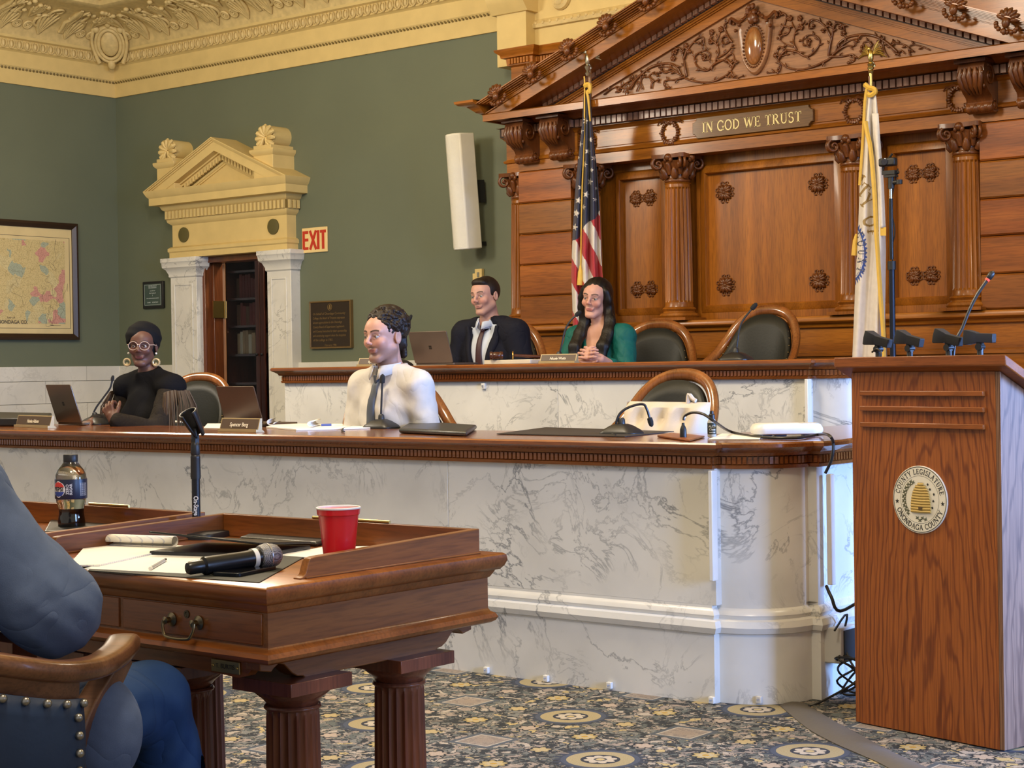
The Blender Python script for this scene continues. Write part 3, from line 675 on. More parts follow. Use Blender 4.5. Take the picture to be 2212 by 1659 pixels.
# ------------------------------------------------------------------ carved wooden screen behind the dais
XC = -5.345; YB = 8.98; YP = 9.17; YN = 8.71
scr = thing('carved_wooden_screen', 'tall honey-brown carved wooden screen with columns and a pediment, behind the upper bench', 'screen', (XC, 9.1, .48))
def mir(x): return 2*XC-x
BX0, BX1 = -7.19, -6.755
bd = MB(); bd.box(BX0-.21, mir(BX0-.21), 9.2, 9.42, .48, 2.86)                     # carcase

obj('carcase', bd, HON, scr)
dd_ = MB(); dd_.box(BX0-.02, mir(BX0-.02), 8.99, 9.25, .48, 1.25); dd_.box(BX0-.02, mir(BX0-.02), 9.0, 9.25, 1.25, 1.41)
dd_.box(BX0-.2, BX0-.02, 9.12, 9.25, .48, 1.41)
obj('dado', dd_, HONX, scr, bevel=.003)
rl_ = MB().mold([(BX0-.2, 9.3), (BX0-.2, 9.12), (BX0-.02, 9.12), (BX0-.02, 8.99), (mir(BX0-.02), 8.99), (mir(BX0), 9.3)], [(0, 1.405), (.012, 1.41), (.02, 1.43), (.04, 1.435), (.05, 1.445), (.05, 1.46), (.04, 1.475), (0, 1.478)])
rl_.mold([(BX0-.02, 8.99), (mir(BX0-.02), 8.99)], [(0, 1.235), (.012, 1.24), (.012, 1.262), (0, 1.268)])
obj('chair_rail', rl_, HONX, scr)
# rusticated blocks in five courses
zb = [1.478, 1.674, 1.883, 2.088, 2.296, 2.51]
for x0, x1 in ((BX0, BX1), (mir(BX1), mir(BX0))):
    for i in range(5):
        mb = MB(); a, b = zb[i]+.002, zb[i+1]-.002; g = .009
        mb.prism([(YB+g, a), (YB, a+g), (YB, b-g), (YB+g, b), (9.22, b), (9.22, a)], x0, x1, 'x')
        obj('rusticated_block', mb, wood('block_cherry', (.19+.02*(i % 3), .058, .008), (.31+.03*((i*2) % 3), .108+.012*(i % 2), .017), 'x', .34, .28, 22, .5), scr)
# recessed panels with frames
def panel(x0, x1, z0, z1, ix, name='panel'):
    m = MB(); w = .062
    m.T = Matrix(((1, 0, 0, 0), (0, 0, -1, 0), (0, 1, 0, 0), (0, 0, 0, 1)))
    m.mold([(x0, z0), (x1, z0), (x1, z1), (x0, z1)][::-1], [(-w, -(YP+.012)), (-w+.006, -(YP-.006)), (-w+.02, -(YP-.016)), (-.018, -(YP-.026)), (-.006, -(YP-.03)), (0, -(YP-.022)), (0, -(YP+.02))], closed=True)
    m.T = None
    p = obj(name+'_frame', m, HON, scr)
    f = MB(); f.box(x0+w-.01, x1-w+.01, YP+.012, YP+.02, z0+w-.01, z1-w+.01); obj(name+'_field', f, FIELD, p)
    for sx in (0, 1):
        for sz in (0, 1):
            SR = 1.0 if ix else .74; cx = (x0+w+.058*SR) if sx == 0 else (x1-w-.058*SR); cz = (z0+w+.06) if sz == 0 else (z1-w-.06)
            r = MB(); ux, uz = (1 if sx == 0 else -1), (1 if sz == 0 else -1)
            for a in range(4):
                for k in (-1, 0, 1):
                    t = a*PI/2+PI/4+k*.42; l = (.058 if k == 0 else .05)*SR
                    pts = [(cx+u*l*math.cos(t), YP+.006-.010*math.sin(u*PI), cz+u*l*math.sin(t)) for u in (0, .4, .8, 1)]
                    r.tube(pts, [q*SR for q in (.007, .013, .012, .006)], 6)
                t = a*PI/2
                r.tube([(cx+u*.04*SR*math.cos(t), YP+.004, cz+u*.04*SR*math.sin(t)) for u in (0, .5, 1)], [.006, .007, .005], 6)
                for q in (-1, 1):
                    t = a*PI/2+PI/4+q*.5; c2 = (cx+.056*SR*math.cos(t), cz+.056*SR*math.sin(t))
                    r.tube([(c2[0]+.011*math.cos(v), YP+.004, c2[1]+.011*math.sin(v)) for v in [j*PI/4 for j in range(8)]], .0045, 5)
            r.ell((cx, YP-.002, cz), (.013, .012, .013), 8, 6)
            t = math.atan2(-uz, -ux); r.ell((cx+.03*math.cos(t), YP, cz+.03*math.sin(t)), (.018, .008, .018), 8, 6)
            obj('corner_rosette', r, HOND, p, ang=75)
FIELD = wood('figured_cherry_panel', (.275, .089, .0065), (.44, .165, .014), 'z', .32, .3, 12, .9, .12)
panel(-5.82, -4.925, 1.572, 2.395, .5)
panel(-6.475, -6.16, 1.572, 2.405, 0, 'narrow_panel'); panel(mir(-6.16), mir(-6.475), 1.572, 2.405, 0, 'narrow_panel')
bk = MB(); bk.box(BX1, mir(BX1), YP+.008, YP+.04, 1.47, 2.6); bk.box(BX1, mir(BX1), YP-.012, YP+.02, 1.478, 1.54)
for xx in (-5.885, -4.845): bk.box(xx-.013, xx+.013, YP-.01, YP+.02, 1.54, 2.55)
obj('back_boards', bk, HON, scr)
# columns
def capital_mb():
    m = MB(); m.lathe([(.078, 0), (.084, .012), (.078, .024), (.076, .03), (.08, .06), (.09, .10), (.105, .135), (.0, .14)], n=20)
    m.prism([(-.125, -.105), (-.105, -.125), (0, -.10), (.105, -.125), (.125, -.105), (.10, 0), (.125, .105), (.105, .125), (0, .10), (-.105, .125), (-.125, .105), (-.10, 0)], .150, .175, 'z')
    for k in range(8):
        a = k*PI/4+.39; c, s2 = math.cos(a), math.sin(a)
        m.tube([(c*r, s2*r, z) for r, z in ((.080, .03), (.092, .05), (.097, .075), (.115, .085))], [.02, .026, .02, .01], 6)
    for k in range(8):
        a = k*PI/4; c, s2 = math.cos(a), math.sin(a)
        m.tube([(c*r, s2*r, z) for r, z in ((.084, .05), (.098, .09), (.108, .115), (.122, .118))], [.014, .02, .016, .008], 6)
    for k in range(4):
        a = PI/4+k*PI/2; d = Vector((math.cos(a), math.sin(a), 0)); c = d*.125+Vector((0, 0, .118)); pts = []
        for q in (-1, 1):
            n = Vector((-d.y, d.x, 0))*q*.014; pts = []
            for i in range(22):
                u = i/21; t = 1.9-u*2.2*2*PI*.62; r = .043*(1-.82*u); pts.append(c+n+d*(r*math.cos(t))+Vector((0, 0, r*math.sin(t))))
            m.tube(pts, [.011*(1-.4*i/21) for i in range(22)], 6)
        m.ell(c, (.014, .014, .014), 8, 6)
        m.tube([Vector((0, 0, .135))+d*.05, Vector((0, 0, .152))+d*.09, Vector((0, 0, .155))+d*.125], [.012, .014, .012], 6)
    for k in range(4):
        a = k*PI/2; m.ell((.105*math.cos(a), .105*math.sin(a), .155), (.025, .025, .024), 8, 6)
        for q in (-1, 1): m.ell((.105*math.cos(a)-q*.02*math.sin(a), .105*math.sin(a)+q*.02*math.cos(a), .14), (.014, .014, .018), 6, 5)
    return m
CAPME = None
def column(cx, cy, z0, z1):
    global CAPME
    b = MB(); b.box(cx-.125, cx+.125, cy-.125, cy+.125, z0, z0+.018)
    b.lathe([(.118, .018), (.125, .03), (.118, .045), (.102, .05), (.098, .058), (.102, .064), (.108, .072), (.102, .08), (.093, .084), (.0, .085)], (cx, cy, z0), 28)
    base = obj('column_base', b, HON, scr)
    h = z1-.175-(z0+.084); s = MB()
    s.lathe([(.094, 0), (.089, .02, 0), (.0885, .03, .0), (.0885, .042, 1), (.086, h*.5, 1), (.079, h-.04, 1), (.079, h-.028, 0), (.078, h-.01), (.084, h)], (cx, cy, z0+.084), 120, 20, .011)
    obj('shaft', s, HON, base, ang=25)
    if CAPME is None:
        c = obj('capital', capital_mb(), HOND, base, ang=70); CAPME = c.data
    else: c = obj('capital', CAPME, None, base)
    c.matrix_basis = Matrix.Translation((cx, cy, z1-.175))
    base.name = 'column'
for cx in (-5.96, mir(-5.96), -6.655, mir(-6.655)): column(cx, 9.04, 1.478, 2.515)
for cx in (-7.275, mir(-7.275)): column(cx, 9.13, 1.478, 2.515)
# entablature
ea = MB()
epath = [(BX0-.14, 9.4), (BX0-.14, 9.03), (BX0+.0, 9.03), (BX0, YB), (BX1+.06, YB), (BX1+.06, 9.01), (mir(BX1+.06), 9.01), (mir(BX1+.06), YB), (mir(BX0), YB), (mir(BX0), 9.03), (mir(BX0-.14), 9.03), (mir(BX0-.14), 9.4)]
ea.mold(epath, [(-.12, 2.51), (0, 2.51), (0, 2.575), (.012, 2.58), (.018, 2.592), (.004, 2.60), (0, 2.605), (0, 2.725), (.012, 2.735), (.02, 2.745), (.03, 2.75), (.03, 2.81), (.05, 2.815), (-.12, 2.815)])
obj('entablature', ea, HONX, scr)
fr = MB(); fr.box(BX1+.2, mir(BX1+.2), 9.003, 9.012, 2.615, 2.715); obj('frieze_panel', fr, HONX, scr, bevel=.003)
de = MB()
for p, d, n, st in along(epath, .0425):
    q = p+n*.03; de.T = Matrix(((d.x, n.x, 0, q.x), (d.y, n.y, 0, q.y), (0, 0, 1, 0), (0, 0, 0, 1))); de.box(-.0155, .0155, -.005, .032, 2.757, 2.803)
obj('dentil_course', de, wood('dentil_wood', (.34, .17, .10), (.48, .28, .19), 'z', .4, .2), scr)
dg_ = MB().mold(epath, [(.0302, 2.752), (.031, 2.755), (.031, 2.808), (.0302, 2.81)]); obj('dentil_ground', dg_, plain('dark_dentil_ground', (.025, .009, .004), .6), scr)  # near-black brown strip in the gaps between the dentils
EX0, EX1 = -7.27, mir(-7.27)
co = MB(); CPATH = [(EX0, 9.4), (EX0, YN), (EX1, YN), (EX1, 9.4)]
co.mold(CPATH, [(-.28, 2.81), (-.20, 2.815), (-.17, 2.835), (-.15, 2.84), (-.01, 2.838), (-.01, 2.828), (0, 2.826), (0, 2.868), (.006, 2.872), (-.02, 2.878), (-.28, 2.878)])
obj('corona', co, HONX, scr)
# eave returns of the sloping gutter
for sg in (0, 1):
    e = MB(); X = (lambda x: x) if sg == 0 else mir
    pr_ = [(-.2, 2.872), (.012, 2.874), (.03, 2.882), (.05, 2.9), (.075, 2.92), (.115, 2.928), (.132, 2.94), (.135, 2.955), (-.2, 2.955)]
    if sg == 0: e.mold([(EX0, 9.4), (EX0, YN), (EX0+.03, YN)], [(o*1.0, z) for o, z in pr_])
    else: e.mold([(EX1-.03, YN), (EX1, YN), (EX1, 9.4)], pr_)
    obj('eave_return', e, HONX, scr)
# pediment built of sloping layers
SL = .376; ZH = 2.874
def chev(mb, a0, a1, yf, yb=9.3, zh=ZH):
    xl0 = XC-(a0-zh)/SL; xl1 = XC-(a1-zh)/SL
    mb.prism([(xl0, zh), (XC, a0), (mir(xl0), zh), (mir(xl1), zh), (XC, a1), (xl1, zh)], yf, yb, 'y')
ty = MB(); ty.prism([(XC-(3.40-ZH)/SL, ZH), (mir(XC-(3.40-ZH)/SL), ZH), (XC, 3.40)], YB, 9.3, 'y'); TY = obj('tympanum', ty, wood('tympanum_wood', (.25, .11, .045), (.36, .175, .08), 'x', .42, .2, 20, .6), scr)
rk = MB()
for a0, a1, y in ((3.393, 3.447, YB-.022), (3.447, 3.456, YB-.034), (3.456, 3.468, YB-.046), (3.468, 3.478, YB-.055)): chev(rk, a0, a1, y)
chev(rk, 3.478, 3.550, YB-.05); 
for a0, a1, y in ((3.528, 3.545, YB-.11), (3.513, 3.586, YN), (3.586, 3.592, YN-.012)): chev(rk, a0+ (0), a1, y)
obj('raking_cornice', rk, HONX, scr)
cy_ = MB()
for k in range(8):
    t = k/8; chev(cy_, 3.590+.056*t, 3.590+.056*(t+.126), YN-.012-.10*(t*t*(3-2*t)), zh=2.93)
obj('raking_gutter', cy_, HONX, scr, ang=80)
rdn = MB(); ang = math.atan(SL)
for sg in (-1, 1):
    i = 0
    while True:
        x = .03+.0435*i; i += 1
        zt = 3.513-SL*x
        if zt < ZH+.05: break
        xx = XC+sg*x; s2 = -sg*SL*.0155
        rdn.prism([(xx-.0155, zt-.027+SL*.0155*sg), (xx+.0155, zt-.027-SL*.0155*sg), (xx+.0155, zt+.026-SL*.0155*sg), (xx-.0155, zt+.026+SL*.0155*sg)], YB-.082, YB-.045, 'y')
obj('raking_dentils', rdn, bpy.data.materials['dentil_wood'], scr)
rg_ = MB(); chev(rg_, 3.480, 3.548, YB-.0515); obj('raking_dentil_ground', rg_, bpy.data.materials['dark_dentil_ground'], scr)
# palmettes on the gutter
pal = None
for sg in (0, 1):
    for xp in (-7.075, -6.785, -6.49, -6.19, -5.89, -5.6):
        x = xp if sg == 0 else mir(xp); z = 3.640-SL*abs(x-XC)
        m = MB(); rr = Matrix.Rotation(ang if x > XC else -ang, 3, 'Y')
        def lp(u, v, w=0): q = rr @ Vector((u, 0, v)); return Vector((x, YN-.085+w, z-.02))+q
        for k in range(7):
            a = (k-3)*.42; m.tube([lp(r*math.sin(a), r*math.cos(a), -.02*math.sin(q*PI)) for q, r in ((0, .01), (.4, .035), (.8, .06), (1, .07))], [.008, .012, .013, .006], 6)
        for k in range(8): m.ell(lp(.055*math.cos(k*PI/7)*1.1, -.025-.03*math.sin(k*PI/7), 0), (.014, .014, .014), 6, 5)
        m.ell(lp(0, -.01, -.02), (.024, .02, .03), 8, 6); m.ell(lp(0, -.055, -.01), (.015, .015, .02), 6, 5)
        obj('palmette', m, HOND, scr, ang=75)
# scrollwork and shield of the tympanum
def tp(px, py, o=0): p = onY(1360+px*.20796, py*.20796, YB); return (p.x, YB-o, p.z)
VINES = [([(0, 930), (100, 800), (230, 700), (400, 660), (500, 700), (560, 800), (700, 850), (860, 850), (1000, 790), (1080, 700), (1110, 640)], 5.2), ([(600, 790), (575, 650), (540, 520), (500, 500), (455, 540), (450, 610)], 4.5),
 ([(545, 540), (600, 490), (640, 540)], 4), ([(570, 620), (620, 500), (700, 410), (770, 390), (770, 470), (730, 450)], 4.2), ([(1080, 690), (1010, 620), (900, 660), (820, 730), (740, 720), (680, 640), (700, 570), (780, 530), (840, 560), (830, 620), (780, 620)], 4.5),
 ([(900, 640), (930, 540), (900, 450), (840, 420), (860, 340)], 3.8), ([(900, 450), (930, 380), (955, 310)], 3.4), ([(930, 600), (1010, 550), (1080, 470)], 3.4), ([(1010, 600), (1070, 560), (1090, 640), (1020, 660), (1000, 620)], 3.6), ([(1070, 440), (1020, 360), (990, 270), (1050, 215), (1090, 250)], 4.5), ([(1020, 360), (960, 410), (1000, 460), (1050, 430)], 3.5),
 ([(560, 790), (450, 740), (370, 760), (340, 720)], 4), ([(590, 800), (480, 830), (380, 840), (370, 900), (420, 910)], 4), ([(520, 760), (420, 700), (320, 700)], 3.6), ([(260, 850), (210, 790), (270, 750), (300, 790)], 3.6), ([(230, 920), (250, 850), (310, 830)], 3.6), ([(140, 930), (120, 850), (160, 780)], 3.4), ([(80, 950), (110, 870), (130, 740)], 3.2), ([(20, 930), (60, 850), (30, 810)], 3),
 ([(-120, 950), (-60, 880), (0, 850), (30, 830)], 3.4), ([(-260, 985), (-190, 930), (-110, 900), (-90, 950), (-130, 960)], 3), ([(1090, 800), (1060, 740), (1070, 800), (1110, 810), (1190, 790)], 3), ([(-60, 960), (-30, 920), (-10, 960)], 3)]
vm = MB()
for pts, w in VINES:
    P3 = smooth_path([tp(a, b, .008) for a, b in pts], 5); n = len(P3)
    for mi in (0, 1):
        Q = [Vector((mir(p.x) if mi else p.x, p.y-.004*math.sin(i*.7), p.z)) for i, p in enumerate(P3)]
        vm.tube(Q, [.00125*w*(1.25-.65*i/n)*1.15 for i in range(n)], 6); e = Q[-1]; vm.ell((e.x, YB-.012, e.z), (.0024*w, .008, .0024*w), 7, 5)
        for i in range(4, n-2, 4):
            t = (Q[i+1]-Q[i-1]).normalized(); s2 = 1 if (i//4) % 2 else -1; nn = Vector((-t.z, 0, t.x))*s2
            b0 = Q[i]; vm.tube([b0, b0+nn*.012+t*.008+Vector((0, -.008, 0)), b0+nn*.022+t*.020], [.004, .0065, .002], 5)
for px, py in ((860, 335), (955, 305), (850, 430), (780, 590), (590, 480), (480, 540), (460, 610), (1060, 225)):
    for mi in (0, 1):
        q = tp(px, py, .01)
        for k in range(5):
            a = k*2*PI/5; vm.ell(((mir(q[0]) if mi else q[0])+.011*math.cos(a), q[1], q[2]+.011*math.sin(a)), (.009, .008, .009), 6, 5)
obj('scrollwork', vm, HOND, TY, ang=75)
sh = MB(); c0 = Vector((XC, 0, 3.125))
out = [(-.13, .155), (-.085, .13), (0, .19), (.085, .13), (.13, .155), (.115, .06), (.105, -.04), (.075, -.12), (.03, -.18), (0, -.19), (-.03, -.18), (-.075, -.12), (-.105, -.04), (-.115, .06)]
rings = [[(XC+x*s2, YB-o, c0.z+z*s2) for x, z in out] for s2, o in ((1, -.002), (1.02, .012), (.93, .030), (.8, .026), (.72, .02), (.0, .02))]
sh.loops(rings, cap=False); obj('shield', sh, bpy.data.materials['tympanum_wood'], TY, subsurf=1)
ov = MB(); ov.ell((XC, YB-.026, 3.11), (.062, .03, .115), 20, 12); obj('oval_boss', ov, wood('polished_boss', (.24, .09, .025), (.36, .15, .05), 'z', .12, .8), TY)
bdm = MB()
for k in range(34): a = k*2*PI/34; bdm.ell((XC+.072*math.cos(a), YB-.03, 3.11+.127*math.sin(a)), (.0065, .006, .0065), 6, 4)
for sg in (-1, 1):
    bdm.tube(smooth_path([(XC+sg*x, YB-.03, 3.125+z) for x, z in ((0, .20), (.05, .165), (.10, .14), (.15, .17), (.165, .14))], 4), .010, 6)
    for k in range(5): bdm.ell((XC+sg*(.02+.025*k), YB-.034, 3.32-.018*k-.004*k*k*.5), (.013, .012, .011), 6, 5)
for k in range(9): bdm.ell((XC+.028*math.sin(k*2.4), YB-.045, 3.325+.022*math.cos(k*2.4)-.06*(k % 3 == 0)), (.018, .014, .018), 6, 5)
bdm.ell((XC, YB-.045, 3.275), (.03, .02, .04), 8, 6)
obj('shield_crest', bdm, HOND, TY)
# scroll corbels
CBME = None
for cx in (-7.08, -6.79, mir(-6.79), mir(-7.08)):
    if CBME is None:
        m = MB(); prof = [(0, 0), (.17, 0), (.185, -.03), (.185, -.075), (.165, -.12), (.12, -.155), (.085, -.175), (.07, -.20), (.085, -.215), (.088, -.235), (.07, -.255), (.04, -.26), (0, -.25)]
        m.prism([(-o, z) for o, z in prof], -.075, .075, 'x'); k1 = len(m.f)
        for sx in (-1, 1):
            for i, (c, R) in enumerate((((-.115, -.07), .06), ((-.05, -.222), .03))):
                pts = [(sx*.078, c[0]+R*(1-.85*u)*math.cos(-u*9+2), c[1]+R*(1-.85*u)*math.sin(-u*9+2)) for u in [q/26 for q in range(27)]]; m.tube(pts, .007 if i == 0 else .005, 6)
                m.ell((sx*.078, c[0], c[1]), (.008, .014, .014), 8, 6)
        for k in range(5):
            x = (k-2)*.028
            m.tube([(x, -.187-.006*(2-abs(k-2)), -.03), (x*1.1, -.192-.008*(2-abs(k-2)), -.075), (x*.9, -.17-.01, -.13), (x*.6, -.12-.012, -.165)], [.010, .016, .014, .007], 6)
            for q in range(3): m.ell((x+.012*(-1)**q, -.193+.012*q, -.06-.035*q), (.010, .010, .013), 6, 5)
        for k in range(4): m.ell(((k-1.5)*.04, -.065, -.232), (.022, .03, .027), 10, 7)
        m.box(-.09, .09, -.20, 0, 0, .018)
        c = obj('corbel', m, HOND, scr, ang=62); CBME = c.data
    else: c = obj('corbel', CBME, None, scr)
    c.matrix_basis = WM[scr].inverted() @ Matrix.Translation((cx, YB-.0, 2.812))
# wreaths along the frieze
WRME = None
for cx in (-5.985, mir(-5.985), -6.63, mir(-6.63)):
    if WRME is None:
        m = MB(); R = .058
        for k in range(26):
            a = k*2*PI/26
            m.ell((R*math.cos(a)*1.0, -.008, R*1.12*math.sin(a)), (.013, .012, .010), 6, 5, Matrix.Rotation(-a, 3, 'Y'))
            if k % 2: m.ell(((R+.012*(1 if k % 4 == 1 else -1))*math.cos(a), -.012, (R*1.12+.012*(1 if k % 4 == 1 else -1))*math.sin(a)), (.007, .007, .007), 5, 4)
        for sg in (-1, 1): m.tube([(0, -.012, .066), (sg*.03, -.014, .078), (sg*.06, -.012, .066), (sg*.075, -.01, .072), (sg*.092, -.008, .05)], [.006, .010, .008, .007, .003], 6)
        m.ell((0, -.014, .067), (.012, .01, .01), 6, 5)
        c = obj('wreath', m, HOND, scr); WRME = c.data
    else: c = obj('wreath', WRME, None, scr)
    c.matrix_basis = WM[scr].inverted() @ Matrix.Translation((cx, 9.004, 2.657))
# attic block behind the pediment
at = MB(); at.box(-7.32, mir(-7.32), 9.14, 9.42, 2.87, 3.24); at.box(-7.32, -7.14, 9.08, 9.3, 2.87, 3.24); at.box(mir(-7.14), mir(-7.32), 9.08, 9.3, 2.87, 3.24)
at.mold([(-7.32, 9.4), (-7.32, 9.08), (-7.14, 9.08), (-7.14, 9.14), (mir(-7.14), 9.14), (mir(-7.14), 9.08), (mir(-7.32), 9.08), (mir(-7.32), 9.4)], [(0, 3.235), (.02, 3.245), (.025, 3.29), (.05, 3.295), (.055, 3.315), (.08, 3.335), (.085, 3.35), (0, 3.36)])
obj('attic', at, HONX, scr)
atd = MB()
for p, d, n, st in along([(-7.32, 9.4), (-7.32, 9.08), (-7.14, 9.08), (-7.14, 9.14), (-6.3, 9.14)], .025):
    q = p+n*.025; atd.T = Matrix(((d.x, n.x, 0, q.x), (d.y, n.y, 0, q.y), (0, 0, 1, 0), (0, 0, 0, 1))); atd.box(-.008, .008, -.004, .014, 3.252, 3.288)
obj('attic_dentils', atd, HONX, scr)
# motto sign
sg = thing('motto_sign', 'gold lettered wooden sign fixed to the frieze of the wooden screen', 'sign', (-5.385, 9.0, 2.66))
n_ = .028; w_, h_ = .42, .064
pl = [(-w_+n_, -h_), (w_-n_, -h_), (w_-n_, -h_+.012), (w_-.012, -h_+n_), (w_, -h_+n_), (w_, h_-n_), (w_-.012, h_-n_), (w_-n_, h_-.012), (w_-n_, h_), (-w_+n_, h_), (-w_+n_, h_-.012), (-w_+.012, h_-n_), (-w_, h_-n_), (-w_, -h_+n_), (-w_+.012, -h_+n_), (-w_+n_, -h_+.012)]
pb = MB().prism([(-5.385+x, 2.66+z) for x, z in pl], 8.98, 9.002, 'y'); obj('sign_board', pb, wood('sign_board_wood', (.13, .062, .018), (.20, .10, .03), 'x', .4, .2), sg, bevel=.003)
tx = MB(); serif_line(tx, 'IN GOD WE TRUST', frameM((-5.385, 8.981, 2.66), (1, 0, 0), (0, 0, 1)), .062, .70, .05)
obj('lettering', tx, plain('gold_leaf_letter', (.80, .66, .27), .4), sg)
# ------------------------------------------------------------------ things on the walls
def rotM(loc, rz=0, rx=0, ry=0): return Matrix.Translation(Vector(loc)) @ Matrix.Rotation(rz, 4, 'Z') @ Matrix.Rotation(ry, 4, 'Y') @ Matrix.Rotation(rx, 4, 'X')
# framed map
def map_mat():
    m, nt, b = new_mat('antique_map_print'); L = nt.links.new
    tc = nt.nodes.new('ShaderNodeTexCoord')
    v = nt.nodes.new('ShaderNodeTexVoronoi'); v.inputs['Scale'].default_value = 9.5; v.distance = 'MANHATTAN'
    ns = nt.nodes.new('ShaderNodeTexNoise'); ns.inputs['Scale'].default_value = 7; L(tc.outputs['Object'], ns.inputs['Vector'])
    mx = nt.nodes.new('ShaderNodeMix'); mx.data_type = 'RGBA'; mx.blend_type = 'LINEAR_LIGHT'; mx.inputs[0].default_value = .03; L(tc.outputs['Object'], mx.inputs[6]); L(ns.outputs['Color'], mx.inputs[7]); L(mx.outputs[2], v.inputs['Vector'])
    e = nt.nodes.new('ShaderNodeTexVoronoi'); e.feature = 'DISTANCE_TO_EDGE'; e.inputs['Scale'].default_value = 16; L(mx.outputs[2], e.inputs['Vector'])
    sc = nt.nodes.new('ShaderNodeSeparateColor'); L(v.outputs['Color'], sc.inputs[0])
    r = ramp(nt, [(0, (.62, .50, .24)), (.36, (.60, .30, .24)), (.56, (.62, .52, .27)), (.74, (.38, .42, .31)), (.86, (.64, .54, .28))], sc.outputs[0]); r.color_ramp.interpolation = 'CONSTANT'
    d = ramp(nt, [(.0, (.72, .68, .60)), (.03, (1, 1, 1))], e.outputs['Distance'])
    n3 = nt.nodes.new('ShaderNodeTexNoise'); n3.inputs['Scale'].default_value = 130; n3.inputs['Detail'].default_value = 3; L(tc.outputs['Object'], n3.inputs['Vector']); d3 = ramp(nt, [(.36, (.62, .6, .55)), (.5, (1, 1, 1))], n3.outputs['Fac'])
    q = r.outputs[0]
    for o in (d.outputs[0], d3.outputs[0]):
        mm = nt.nodes.new('ShaderNodeMix'); mm.data_type = 'RGBA'; mm.blend_type = 'MULTIPLY'; mm.inputs[0].default_value = .85; L(q, mm.inputs[6]); L(o, mm.inputs[7]); q = mm.outputs[2]
    L(q, b.inputs['Base Color']); b.inputs['Roughness'].default_value = .6; return m
my0, my1, mz0, mz1 = 7.35, 9.045, 1.49, 2.478
fm = thing('framed_map', 'large antique county map in a dark wooden frame on the green wall', 'framed map', (XL, (my0+my1)/2, mz0))
m = MB(); m.T = Matrix(((0, 0, 1, XL), (1, 0, 0, 0), (0, 1, 0, 0), (0, 0, 0, 1)))
m.mold([(my0, mz0), (my0, mz1), (my1, mz1), (my1, mz0)][::-1], [(0, .004), (0, .045), (-.02, .05), (-.045, .035), (-.052, .03), (-.052, .004)], closed=True)
obj('frame', m, plain('dark_frame_wood', (.030, .014, .007), .35), fm)
obj('print', MB().box(XL+.004, XL+.02, my0+.04, my1-.04, mz0+.04, mz1-.04), plain('aged_map_paper', (.66, .53, .27), .6, var=.06), fm)
mp_ = obj('map_image', MB().box(XL+.02, XL+.0215, my0+.13, my1-.125, mz0+.135, mz1-.155), map_mat(), fm)
ln = MB(); a, b2, c, d_ = my0+.085, my1-.075, mz0+.095, mz1-.125
for q in ((a, b2, c, c+.003), (a, b2, d_-.003, d_), (a, a+.003, c, d_), (b2-.003, b2, c, d_)): ln.box(XL+.02, XL+.0225, *q)
rr = random.Random(3)
for k in range(9):
    y, z = rr.uniform(8.3, 8.9), rr.uniform(1.65, 2.3); pts = []
    for i in range(9): pts.append((XL+.022, y, z)); y = min(max(y+rr.uniform(-.05, .06), my0+.14), my1-.1); z = min(max(z+rr.uniform(-.09, .05), mz0+.12), mz1-.14)
    ln.tube(smooth_path(pts, 4), .0009, 4)
text_mb(ln, 'MAP OF', .022, frameM((XL+.0225, 8.38, 1.67), (0, 1, 0), (0, 0, 1)), .0005); text_mb(ln, 'ONONDAGA CO.', .040, frameM((XL+.0225, 8.38, 1.635), (0, 1, 0), (0, 0, 1)), .0005, bold=.001)
obj('map_lines', ln, plain('map_ink', (.10, .075, .05), .7), fm)

# small framed notice
p0 = onY(333, 637, YW-.01); nf = thing('framed_notice', 'small black framed green notice on the wall left of the doorway', 'notice', (p0.x, YW, p0.z))
w, h = .135, .115
obj('frame', MB().box(p0.x-w, p0.x+w, YW-.025, YW-.001, p0.z-h, p0.z+h), BLK, nf, bevel=.004)
obj('sheet', MB().box(p0.x-w+.022, p0.x+w-.022, YW-.027, YW-.0245, p0.z-h+.022, p0.z+h-.022), plain('dark_green_card', (.055, .085, .072), .35), nf)
tx = MB()
for k, (s, z) in enumerate((('CERTIFICATE OF', .075), ('RECOGNITION', .06), ('awarded to', .035), ('the County of', .015), ('2', -.005), ('FOR DISTINGUISHED SERVICE', -.03), ('CHAIR     SECRETARY', -.065))): text_mb(tx, s, .015 if k not in (5,) else .012, frameM((p0.x, YW-.0275, p0.z+z), (1, 0, 0), (0, 0, 1)), .0004)
for a, b2, c, d_ in ((-.107, .107, -.087, -.085), (-.107, .107, .085, .087), (-.107, -.105, -.087, .087), (.105, .107, -.087, .087)): tx.box(p0.x+a, p0.x+b2, YW-.0278, YW-.027, p0.z+c, p0.z+d_)
obj('lettering', tx, plain('pale_ink', (.5, .55, .52), .6), nf)

# exit sign
e0, e1 = onY(652.5, 494, YW-.01), onY(707.5, 543, YW-.01); ec = (e0+e1)/2
ex = thing('exit_sign', 'cream sign with red EXIT letters on the wall beside the doorway', 'exit sign', (ec.x, YW, ec.z))
obj('plate', MB().box(e0.x, e1.x, YW-.014, YW-.001, ec.z-.098, ec.z+.098), plain('cream_sign_plate', (.80, .60, .27), .4), ex, bevel=.004)
tx = MB(); M = frameM((ec.x, YW-.0145, ec.z), (1, 0, 0), (0, 0, 1)); st = .022; H = .074
def bar(x0, z0, x1, z1, wd=.026, dep=[0]):
    dep[0] += .00022
    d = Vector((x1-x0, z1-z0)).normalized(); n = Vector((-d.y, d.x))*wd/2
    tx.prism([(ec.x+x0-n.x, ec.z+z0-n.y), (ec.x+x1-n.x, ec.z+z1-n.y), (ec.x+x1+n.x, ec.z+z1+n.y), (ec.x+x0+n.x, ec.z+z0+n.y)], YW-.0152-dep[0], YW-.0142, 'y')
